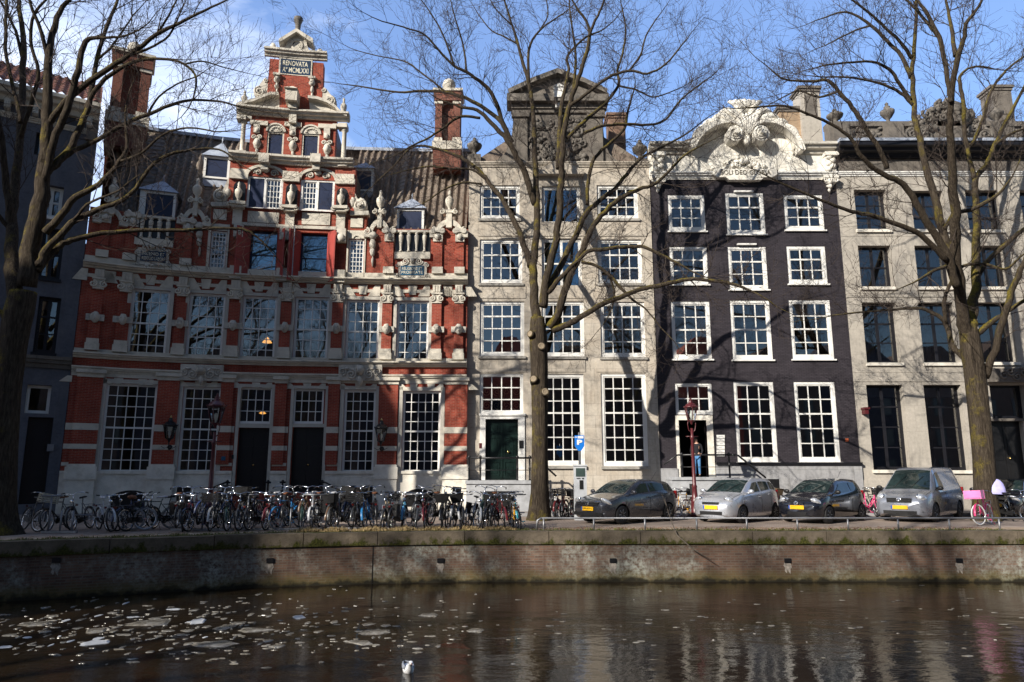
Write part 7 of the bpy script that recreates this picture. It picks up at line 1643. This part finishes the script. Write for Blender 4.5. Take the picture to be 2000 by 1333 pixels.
def bike_part(name, fn, mat, parent, loc=(0, 0, 0), rot=None):
    o = bpy.data.objects.new(name, bm_(name, fn, mat)); COL.objects.link(o); o.parent = parent; o.location = loc
    if rot is not None: o.rotation_euler = rot
    if o.data.materials[0] is not mat: o.material_slots[0].link = 'OBJECT'; o.material_slots[0].material = mat
    return o
BM = {}
def bmat(name, col, rough=.35):
    if name not in BM: BM[name] = pbr(name.replace(' ', '_') + '_frame_enamel', col, rough, var=.1, spec=.5, coat=.4)
    return BM[name]
FRAMEC = {'black': (.01, .01, .011), 'dark grey': (.045, .047, .05), 'dark blue': (.015, .03, .10), 'dark green': (.012, .035, .022), 'brown': (.11, .06, .03), 'beige': (.36, .27, .16), 'blue': (.03, .22, .52), 'light blue': (.12, .42, .7), 'red': (.42, .02, .02), 'dark red': (.14, .012, .015), 'yellow': (.78, .36, .01), 'teal': (.02, .35, .45), 'purple': (.15, .05, .25), 'white': (.75, .75, .74), 'silver': (.45, .46, .48), 'pink': (.72, .05, .2)}
def make_bike(loc, yaw, col, ladies, bars, acc, label, group, lean=0.0, pitch=0.0, steer=0.0, tyre=None, accmat=None, guardmat=None, seat=None, noguard=False):
    b = empty('bicycle', loc, label, 'bicycle', group); b.rotation_euler = (lean, pitch, yaw); fm = bmat(col, FRAMEC[col])
    bike_part('frame', f_ladies if ladies else f_gents, fm, b)
    for ax, st in ((RAX, 0), (FAX, steer)):
        w = bike_part('wheel', f_tyre, tyre or RUBBER, b, ax, (0, 0, st)); bike_part('rim', f_rim, CHROME, w)
    h = bike_part('handlebar', f_bar_swept if bars else f_bar_flat, CHROME, b); bike_part('grips', f_grips if bars else f_grips2, BLACKPLASTIC, h)
    bike_part('saddle', f_seatcover if acc == 'saddle cover' else f_saddle, seat or BLACKPLASTIC, b)
    if not noguard: bike_part('rear_mudguard', f_guardr, guardmat or fm, b); bike_part('front_mudguard', f_guardf, guardmat or fm, b)
    bike_part('chain_case', f_chain, BLACKPLASTIC, b); bike_part('carrier', f_carrier, STEEL if ladies else BLACKPLASTIC, b); bike_part('headlamp', f_lamp, CHROME, b); bike_part('rear_lamp', f_rearlamp, DKRED, b)
    if acc == 'crate': bike_part('crate', f_fullcrate if col == 'pink' else f_crate, accmat or BLACKPLASTIC, b)
    if acc == 'wicker basket': bike_part('basket', f_basket, accmat or WICKER, b)
    if acc == 'wire basket': bike_part('basket', f_basket, accmat or BLACKPLASTIC, b)
    if acc == 'panniers': bike_part('panniers', f_panniers, accmat or BLACKPLASTIC, b)
    if acc == 'child seat': bike_part('child_seat', f_childseat, accmat or BLACKPLASTIC, b)
    return b
rnd = random.Random(77); GR = 'bicycles parked along the quay'
zones = ((40, 150, 'at the far left by the left tree'), (150, 250, 'before the left cellar arch of the brick house'), (250, 345, 'left of the first street lamp'), (345, 440, 'beside the first street lamp'), (440, 540, 'in front of the left black door'), (540, 640, 'in front of the right black door'),
         (640, 735, 'before the two small cellar windows'), (735, 840, 'beneath the right wall lantern'), (840, 920, 'by the right corner of the brick house'), (920, 985, 'before the green double door'), (985, 1040, 'just left of the middle tree'))
def zone(px): return next((z for a, b, z in zones if a <= px < b), 'along the quay')
used = set()
def lab_for(col, acc, extra, px):
    z = zone(px); base = f"{extra + ' ' if extra else ''}{col} bicycle" + (f" with {'panniers' if acc == 'panniers' else ('an ' if acc[0] in 'aeiou' else 'a ') + acc}" if acc else '') + f" {z}"
    return base
special = {62: ('black', 'crate', .9, WICKER), 118: ('black', '', 0, None), 163: ('dark grey', '', .1, None), 208: ('silver', '', .8, None), 300: ('dark green', '', -.9, GREYRUBBER), 322: ('black', '', -.7, GREYRUBBER), 518: ('dark blue', '', -.8, GREYRUBBER), 565: ('blue', '', -.35, GREYRUBBER), 722: ('blue', '', 0, None), 786: ('light blue', '', .1, None), 760: ('beige', '', 0, None), 833: ('dark red', '', .05, None), 905: ('silver', 'wire basket', 0, None), 990: ('dark blue', 'panniers', .1, None), 998: ('yellow', '', .05, None), 1014: ('teal', '', 0, None)}
pxs = [62, 118, 163, 208, 232, 256, 277, 300, 322]; p = 352
while p < 1028: pxs.append(p); p += rnd.uniform(11.5, 16.5)
for s in special:
    q = min(pxs, key=lambda v: abs(v - s)); pxs[pxs.index(q)] = s
pal = ['black'] * 7 + ['dark grey', 'dark grey', 'dark blue', 'dark green', 'brown', 'dark red', 'silver']
accs = ['', '', 'crate', 'wire basket', '', 'panniers', 'child seat', 'wire basket', '', 'saddle cover']
seatm = [BLACKPLASTIC, LEATHER, BLACKPLASTIC, pbr('grey_saddle_cover', (.5, .5, .52), .6)]
extras = ['', 'leaning', 'old', 'upright', 'step-through']
for i, px in enumerate(sorted(pxs)):
    sp_ = special.get(px); far = rnd.random() < .5; Y = 22.35 + (.35 if i % 2 else 0) + rnd.uniform(-.12, .12)
    if px < 345: Y = 20.6 + px * .0046 + rnd.uniform(-.1, .1) + (.45 if px in (62, 118, 163) else .0)
    elif px < 560: Y -= (560 - px) * .0045
    ladies = rnd.random() < .5; bars = rnd.random() < .65
    for _ in range(60):
        col, acc = rnd.choice(pal), rnd.choice(accs)
        ex = 'step-through' if ladies else rnd.choice(('crossbar', 'crossbar', 'leaning'))
        lb = lab_for(col, acc, ex, px)
        if lb not in used: break
    mt = None; steer = rnd.uniform(-.25, .25); yaw = (R(90) if far else R(-90)) + rnd.uniform(-.3, .3); tyre = None
    if sp_:
        col, acc, dy, mt2 = sp_; lb = lab_for(col, acc, 'step-through' if ladies else 'crossbar', px); yaw = R(-90) + dy; steer = dy * .4
        if mt2 is WICKER: mt = pbr('pale_wicker', (.4, .36, .28), .8, var=.3, vs=30)
        else: tyre = mt2
    if lb in used: lb = 'another ' + lb
    used.add(lb); up = .26 if (i % 2 and px > 345 and not sp_) else 0.0
    c = at(px, 1000, Y); x = c.x; lean = rnd.uniform(-.2, .2)
    make_bike((x, Y, up * .55), yaw, col, ladies, bars, acc, lb, GR, lean, (-.10 if up else 0) if not far else (-.10 if up else 0), steer, tyre, mt if mt else (BM.get('crate_c') if acc == 'crate' else None), None, seatm[i % 4])
def row(spots, Y0, where, grp):
    for k, (px, col, acc, yaw, tyre, dY) in enumerate(spots):
        c = at(px, 1000, Y0 + dY); make_bike((c.x, Y0 + dY, 0), R(-90) + yaw, col, k % 2 == 0, True, acc, f'{col} bicycle' + (f' with {acc}' if acc == 'panniers' else f' with a {acc}' if acc else '') + f' {where}', grp, rnd.uniform(-.1, .1), 0, rnd.uniform(-.3, .3), tyre)
row(((1078, 'black', '', .1, None, 0), (1088, 'white', 'crate', .15, None, .1), (1097, 'dark red', '', -.4, None, -.3), (1108, 'red', 'child seat', -.5, None, 0), (1117, 'black', 'wire basket', -.2, None, .3)), 27.4, 'between the middle tree and the ticket machine', 'bicycles beside the ticket machine')
row(((1320, 'white', '', -.9, WHITERUBBER, 0), (1338, 'yellow', 'child seat', -.8, WHITERUBBER, .3)), 28.0, 'between the dark grey car and the maroon street lamp', 'bicycles before the dark brick house')
row(((1694, 'pink', '', .2, None, 0), (1706, 'dark grey', 'crate', .1, None, .2), (1716, 'black', '', -.2, None, .1)), 28.6, 'between the black car and the van', 'bicycles behind the van')
row(((1392, 'black', 'wire basket', .9, None, .2), (1494, 'brown', 'wicker basket', .5, None, .6)), 28.6, 'behind the silver car', 'bicycles before the dark brick house')
PINKP = pbr('pink_plastic_crate', (.82, .22, .5), .45, var=.06)
pb = ground(1935, 1026); pk_ = make_bike((pb.x, pb.y + .25, 0), R(-90) - .85, 'pink', True, True, 'crate', 'pink bicycle with white tyres and a pink crate by the right tree', 'bicycles by the right tree', .06, 0, -.35, WHITERUBBER, PINKP)
p2 = at(1978, 1000, 25.4); bk2 = make_bike((p2.x, 25.4, 0), R(-90) + .25, 'black', False, True, 'child seat', 'black bicycle with a lavender cover over its child seat by the right tree', 'bicycles by the right tree', -.05)
LAV = pbr('lavender_rain_cover', (.42, .40, .76), .6, var=.15, vs=6)
m = MB(); rows = []
for z, a, b, x0 in ((.92, .2, .21, -.58), (1.0, .22, .22, -.58), (1.15, .21, .21, -.59), (1.3, .18, .18, -.6), (1.4, .13, .14, -.62), (1.45, .08, .09, -.63), (1.47, .02, .02, -.63)): rows.append([(x0 + 1.25 * a * math.cos(t) * (1 + .12 * math.sin(3 * t)), 1.3 * b * math.sin(t) * (1 + .1 * math.cos(4 * t)), z) for t in [i * math.pi / 8 for i in range(16)]])
m.grid(rows, closed=True, cap1=True); co = m.build('seat_cover', LAV, bk2, local=True)
# steel bicycle racks
def rack(x0, x1, Y, lab):
    r = empty('bicycle_rack', ((x0 + x1) / 2, Y, 0), lab, 'bicycle rack', 'bicycle racks on the quay'); m = MB(); m.box(((x0 + x1) / 2, Y - .5, .03), (x1 - x0, .1, .06)); m.build('base_rail', STEEL, r); n = max(3, int((x1 - x0) / .62))
    m = MB(); m.tube([(x0, Y + .25, .45), (x1, Y + .25, .45)], .02, 6); m.build('wheel_rail', STEEL, r)
    for i in range(n):
        x = x0 + (x1 - x0) * (i + .5) / n; m = MB(); m.tube([(x, Y - .5, .0), (x, Y - .5, .62 if i % 3 else 1.02)], .026, 7)
        if not i % 3: m.tube([(x - .3, Y - .5, 1.03), (x + .3, Y - .5, 1.03)], .026, 7)
        m.build('post', STEEL, r)
for a, b, Y, lab in ((352, 470, 22.1, 'steel bicycle rack beside the first street lamp'), (475, 640, 22.35, 'steel bicycle rack in front of the black doors'), (645, 840, 22.6, 'steel bicycle rack beneath the right wall lantern'), (845, 1025, 22.6, 'steel bicycle rack just left of the middle tree'), (108, 175, 21.3, 'short steel bicycle rack at the far left')): rack(at(a, 1000, Y).x, at(b, 1000, Y).x, Y, lab)
# ---------------------------------------------------------------- lamps, ticket machine, railings, plates, the person in the doorway
def lantern(parent, c, s, paintm, head=True, gold=False):
    """six-sided tapering lantern; c = bottom of the glass, s = height of the glass"""
    c = Vector(c); rb, rt = .28 * s, .5 * s; n = 6
    m = MB(); hexa = lambda r, z: [c + Vector((r * math.cos(2 * math.pi * (i + .5) / n), r * math.sin(2 * math.pi * (i + .5) / n), z)) for i in range(n)]
    a, b = hexa(rb, 0), hexa(rt, s)
    for i in range(n): m.tube([a[i], b[i]], .022 * s + .004, 5); m.tube([a[i], a[(i + 1) % n]], .03 * s, 5); m.tube([b[i], b[(i + 1) % n]], .04 * s, 5)
    m.lathe(c, [(.05 * s, -.32 * s), (.09 * s, -.2 * s), (.12 * s, -.12 * s), (rb * .95, -.02 * s), (rb * .9, .02 * s)], 10); fr = m.build('lantern_frame', paintm, parent)
    g = MB(); g.grid([hexa(rb * .94, .02 * s), hexa(rt * .94, s * .98)], closed=True, smooth=False); g.build('lantern_glass', LAMPGLASS, fr)
    g = MB(); g.lathe(c, [(.05 * s, .02 * s), (.06 * s, .2 * s), (.11 * s, .3 * s), (.12 * s, .5 * s), (.06 * s, .62 * s)], 10); g.build('lamp_bulb', pbr('frosted_lamp_glass', (.75, .76, .74), .3) if 'frosted_lamp_glass' not in MATS else MATS['frosted_lamp_glass'], fr)
    r = MB(); r.lathe(c, [(rt * 1.1, s), (rt * 1.16, s * 1.05), (rt * .95, s * 1.12), (rt * .72, s * 1.3), (rt * .45, s * 1.36), (.17 * s, s * 1.38), (.2 * s, s * 1.46), (.12 * s, s * 1.55), (.17 * s, s * 1.6), (.08 * s, s * 1.66)], 12)
    for i in range(n): p = c + Vector((rt * 1.12 * math.cos(2 * math.pi * (i + .5) / n), rt * 1.12 * math.sin(2 * math.pi * (i + .5) / n), s * 1.04)); r.lathe(p, [(.03 * s, 0), (.05 * s, .06 * s), (.01 * s, .12 * s)], 6)
    r.build('lantern_roof', paintm, fr)
    f = MB(); f.lathe(c + Vector((0, 0, s * 1.66)), [(.05 * s, 0), (.09 * s, .06 * s), (.03 * s, .14 * s), (.02 * s, .2 * s)], 8); f.build('finial', GOLD if gold else paintm, fr)
def street_lamp(px, ytop, yg0, yg1, ybase, Y, lab):
    x = at(px, (ytop + ybase) / 2, Y).x; z0, z1 = at(px, yg1, Y).z, at(px, yg0, Y).z; r = empty('street_lamp', (x, Y, 0), lab, 'street lamp', 'street lamps on the quay')
    m = MB(); m.lathe((x, Y, 0), [(.21, 0), (.21, .12), (.17, .16), (.16, .55), (.18, .6), (.12, .68), (.09, 1.1), (.11, 1.14), (.075, 1.22), (.06, z0 - .75), (.085, z0 - .7), (.085, z0 - .62), (.055, z0 - .58), (.05, z0 - .3)], 14); m.build('lamp_post', MAROON, r)
    m = MB()
    for s in (-1, 1): m.tube([(x, Y, z0 - .5), (x + s * .12, Y, z0 - .38), (x + s * .16, Y, z0 - .15), (x + s * .13, Y, z0 + .02)], .017, 6)
    m.tube([(x - .25, Y, z0 - .62), (x + .25, Y, z0 - .62)], .015, 6); m.build('lamp_bracket', MAROON, r)
    lantern(r, (x, Y, z0), z1 - z0, MAROON)
street_lamp(418, 771, 795, 827, 960, 24.4, 'maroon street lamp with a glass lantern amid the bicycles')
street_lamp(1353, 779, 797, 822, 975, 28.2, 'maroon street lamp before the open door of the dark brick house')
def wall_lantern(F, px, y0, y1, ybr, o, lab, nrm):
    u, z0 = F.sz(px, y1); z1 = F.sz(px, y0)[1]; zb = F.sz(px, ybr)[1]; c = F.pt(u, z0, o); w = F.pt(u, zb, .14); r = empty('wall_lantern', w, lab, 'wall lantern', 'lanterns on the red brick house')
    m = MB(); q = F.pt(u, zb, o); m.tube([w, (w + q) / 2 + Vector((0, 0, -.12)), q + Vector((0, 0, -.02)), c + Vector((0, 0, -.12))], .022, 6); m.lathe(w, [(.1, -.02), (.1, .02), (.04, .05)], 10, axis=F.normal(F.seg(u)).to_3d())
    d = (F.p[F.seg(u) + 1] - F.p[F.seg(u)]).normalized().to_3d()
    for s in (-1, 1): m.tube([q, q + d * s * .15 + Vector((0, 0, -.06)), q + d * s * .28 + Vector((0, 0, .02))], .012, 5)
    m.build('bracket', IRON, r); lantern(r, c, (z1 - z0), IRON, gold=True)
wall_lantern(FR, 334, 834, 858, 874, .55, 'black wall lantern left of the doors of the red brick house', 0)
wall_lantern(FR, 747, 839, 863, 877, .55, 'black wall lantern right of the doors of the red brick house', 0)
# ticket machine
Y = 26.3; a, b = at(1121, 940, Y), at(1145, 940, Y); x = (a.x + b.x) / 2; w = b.x - a.x; zt = at(1133, 911, Y).z; k = empty('parking_ticket_machine', (x, Y, 0), 'grey parking ticket machine with a blue P sign on its pole', 'ticket machine')
PGREY = pbr('light_grey_metal_cabinet', (.50, .52, .55), .4, var=.08, dirt=((.3, .3, .3), 3, .4)); PBLUE = pbr('parking_sign_blue', (.01, .17, .62), .4, var=.04)
m = MB(); m.box((x, Y, zt / 2), (w, .32, zt)); m.box((x, Y, zt + .03), (w + .05, .38, .06)); cab = m.build('cabinet', PGREY, k)
m = MB(); m.box((x, Y - .165, zt - .22), (w * .74, .02, .3)); m.build('screen_panel', pbr('dark_screen', (.05, .075, .07), .15), cab)
m = MB(); m.box((x + .03, Y - .165, zt - .66), (w * .3, .02, .32)); m.build('coin_panel', BLACKPLASTIC, cab)
m = MB(); m.box((x - .07, Y - .165, zt - .44), (.14, .012, .03)); m.box((x + .09, Y - .165, zt - .44), (.07, .012, .045)); m.build('card_slot', BLACKPLASTIC, cab)
zs0, zs1, zsT, zp = at(1133, 881, Y).z, at(1133, 872, Y).z, at(1133, 851, Y).z, at(1133, 845, Y).z
m = MB(); m.tube([(x, Y, zt), (x, Y, zp)], .045, 10); m.build('pole', STEEL, k)
sw = (at(1142, 860, Y).x - at(1124, 860, Y).x) / 2; m = MB(); A = [(-sw, zsT), (-sw, zs1), (-.05, zs0), (.05, zs0), (sw, zs1), (sw, zsT)]; f = [(x + u, Y - .09, z) for u, z in A]; g = [(x + u, Y + .09, z) for u, z in A]; m.face(f); m.face(g[::-1])
for i in range(6): m.face([f[i], f[(i + 1) % 6], g[(i + 1) % 6], g[i]])
sg_ = m.build('parking_sign', PBLUE, k)
m = MB(); m.box((x + .035, Y - .096, zsT - .07), (sw * 1.25, .012, .085)); m.build('sign_strip', WHITE, sg_)
lt = text_fit('lettering', 'P', lambda u, v: Vector((x - .1 + .2 * u, Y - .1, lerp(zsT - .16, zs1 + .05, 1 - v))), None, WHITE, sg_, 0, .05)
m = MB(); m.face([(x - sw + .02, Y - .097, zsT - .03), (x - sw + .02, Y - .097, zsT - .1), (x - sw + .08, Y - .097, zsT - .065)]); m.build('sign_arrow', WHITE, sg_)
# stoop railings
def post(m, p, h, r=.04): m.lathe(p, [(r * 1.3, 0), (r, .06), (r, h * .45), (r * 1.35, h * .5), (r, h * .55), (r, h * .92), (r * 1.5, h * .95), (r * 1.6, h), (r * .6, h + .05)], 8)
def railing(F, pts, o, lab, slope=(), zb=None, grp='stoop railings'):
    """pts: px positions of the posts, (ytop, ybottom)"""
    ytop, ybot, xs_ = pts; xm = sum(xs_) / len(xs_); u = lambda px: sat(F, px, (ytop + ybot) / 2); z0 = zat(F, xm, ybot) if zb is None else zb; z1 = z0 + .92
    r = empty('stoop_railing', F.pt(u(xm), z0, o), lab, 'railing', grp)
    for px in xs_: m = MB(); post(m, F.pt(u(px), z0, o), z1 - z0 + .06); m.build('post', IRON, r)
    m = MB(); m.tube([F.pt(u(min(xs_)) - .12, z1, o), F.pt(u(max(xs_)) + .12, z1, o)], .04, 6)
    for du, dz, sd_ in slope: e = u(max(xs_)) if sd_ > 0 else u(min(xs_)); m.tube([F.pt(e + sd_ * .05, z1, o), F.pt(e + sd_ * du * .25, z1 - .01, o), F.pt(e + sd_ * du, z1 - dz, o)], .038, 6)
    m.build('handrail', IRON, r)
    m = MB(); m.tube([F.pt(u(min(xs_)) - .1, z0 + .42, o), F.pt(u(max(xs_)) + .1, z0 + .42, o)], .014, 5); m.build('middle_rail', IRON, r)
railing(FR, (921, 962, [449]), .5, 'short black iron railing left of the left black door', ((.55, .2, -1),), .35); railing(FR, (921, 962, [527]), .5, 'short black iron railing right of the left black door', (), .35)
railing(FR, (921, 962, [557]), .5, 'short black iron railing left of the right black door', (), .35); railing(FR, (921, 962, [634]), .5, 'short black iron railing right of the right black door', ((.6, .25, 1),), .35)
zst_ = zst; railing(FG, (889, 938, [920, 941, 1010, 1033]), 1.45, 'black iron railing along the stoop before the green double door', ((1.1, .75, 1),), zst_)
railing(FB, (895, 935, [1319, 1408]), 1.25, 'black iron railing on the stoop of the dark brick house', ((1.5, .95, 1), (.75, .4, -1)), zs2)
m = MB(); 
npn = empty('name_plate_panel', FB.pt(sat(FB, 1407, 870), zat(FB, 1407, 892), .03), 'stack of six white name plates right of the open door', 'name plates')
for i in range(6):
    m = MB(); y = 850 + i * 7.1; Px(FB).box(m, 1399.5, y, 1415, y + 6, .005, .04); q = m.build('name_plate', WHITE, npn)
    m = MB(); Px(FB).box(m, 1403 + (i % 3), y + 2.4, 1411 - (i % 2) * 2, y + 3.6, .038, .043); m.build('engraved_line', pbr('grey_engraving', (.35, .36, .4), .6) if 'grey_engraving' not in MATS else MATS['grey_engraving'], q)
m = MB(); Px(FB).box(m, 1651, 857, 1656, 863, .005, .06); solo(m, 'fire_alarm', pbr('orange_red_plastic', (.5, .12, .05), .5), FB.pt(sat(FB, 1653, 860), zat(FB, 1653, 860), .03), 'tiny orange red alarm box at the right corner of the dark brick house', 'alarm box')
m = MB(); Px(FB).poly(m, [(1341, 632), (1345, 626), (1350, 622), (1349, 626), (1352, 625), (1348, 630), (1342, 634)], -.175, -.168); solo(m, 'bird_sticker', BLACKPLASTIC, FB.pt(sat(FB, 1346, 628), zat(FB, 1346, 628), -.17), 'black bird silhouette sticker on a second floor window pane', 'sticker')
# person on the threshold: dark top, blue jeans, seen through the open door
pf = FB.pt(sat(FB, 1366, 900), zs2, -.4)
per = empty('person', pf, 'person in a dark top and blue jeans standing in the open doorway', 'person', rot=R(-25))
def skin_mesh(name, chain, mat, parent, sub=2):
    """chain: list of (co, radius, parent index)"""
    me = bpy.data.meshes.new(name); me.from_pydata([c[0] for c in chain], [(i, c[2]) for i, c in enumerate(chain) if c[2] is not None], []); o = bpy.data.objects.new(name, me); COL.objects.link(o)
    sk = o.modifiers.new('skin', 'SKIN'); ss = o.modifiers.new('sub', 'SUBSURF'); ss.levels = ss.render_levels = sub
    for v, c in zip(me.skin_vertices[0].data, chain): r = c[1]; v.radius = r if isinstance(r, tuple) else (r, r)
    me.skin_vertices[0].data[0].use_root = True; bpy.context.view_layer.update()
    nm = bpy.data.meshes.new_from_object(o.evaluated_get(bpy.context.evaluated_depsgraph_get())); bpy.data.objects.remove(o); nm.name = name; nm.materials.clear(); nm.materials.append(mat)
    for p in nm.polygons: p.use_smooth = True
    q = bpy.data.objects.new(name, nm); COL.objects.link(q); q.parent = parent; return q
body = [((0, 0, .93), (.14, .1), None), ((0, 0, 1.12), (.13, .09), 0), ((0, 0, 1.3), (.16, .1), 1), ((0, 0, 1.42), (.12, .08), 2), ((0, .01, 1.5), (.052, .052), 3), ((0, -.01, 1.57), (.07, .08), 4), ((0, -.01, 1.66), (.08, .095), 5), ((0, .0, 1.73), (.055, .06), 6)]
for s in (-1, 1):
    b0 = len(body); body += [((s * .19, 0, 1.4), .05, 3), ((s * .25, .02, 1.13), .04, b0), ((s * .2, -.14, .96), .031, b0 + 1), ((s * .17, -.2, .93), (.036, .018), b0 + 2)]
    for k in range(4): body.append(((s * (.15 + .018 * k), -.275 + .006 * abs(k - 1.5), .915 - .006 * k), .009, b0 + 3))
    body.append(((s * .14, -.22, .955), .01, b0 + 3))
    b1 = len(body); body += [((s * .09, 0, .86), .085, 0), ((s * .1, -.02, .48), .055, b1), ((s * .1, .01, .1), .038, b1 + 1), ((s * .11, -.12, .04), (.04, .03), b1 + 2)]
bd = skin_mesh('body', body, SKIN, per)
for s in (-1, 1): m = MB(); m.blob((s * .032, -.1, 1.665), (.013, .008, .008)); m.build('eye', BLACKPLASTIC, per, local=True)
m = MB(); m.blob((0, -.112, 1.635), (.013, .018, .024)); m.blob((0, -.1, 1.595), (.024, .008, .007)); m.build('nose_and_mouth', SKIN, per, local=True)
m = MB(); m.blob((0, .015, 1.69), (.1, .115, .1), 4, .05, 12, 9); m.blob((0, .06, 1.6), (.085, .07, .1), 5, .05); m.build('hair', HAIR, per, local=True)
top_ = [((0, 0, .9), (.15, .112), None), ((0, 0, 1.12), (.145, .105), 0), ((0, 0, 1.3), (.175, .118), 1), ((0, 0, 1.43), (.13, .092), 2)]
for s in (-1, 1): b0 = len(top_); top_ += [((s * .195, 0, 1.4), .064, 3), ((s * .255, .02, 1.13), .052, b0), ((s * .21, -.12, .98), .042, b0 + 1)]
skin_mesh('jumper', top_, DARKCLOTH, per)
jn = [((0, 0, .93), (.152, .115), None)]
for s in (-1, 1): b0 = len(jn); jn += [((s * .09, 0, .85), .1, 0), ((s * .1, -.02, .48), .068, b0), ((s * .1, .01, .1), .055, b0 + 1)]
skin_mesh('jeans', jn, DENIM, per)
for s in (-1, 1): m = MB(); m.blob((s * .105, -.06, .045), (.05, .13, .045), 1, .04, 10, 6); m.build('shoe', BLACKPLASTIC, per, local=True)
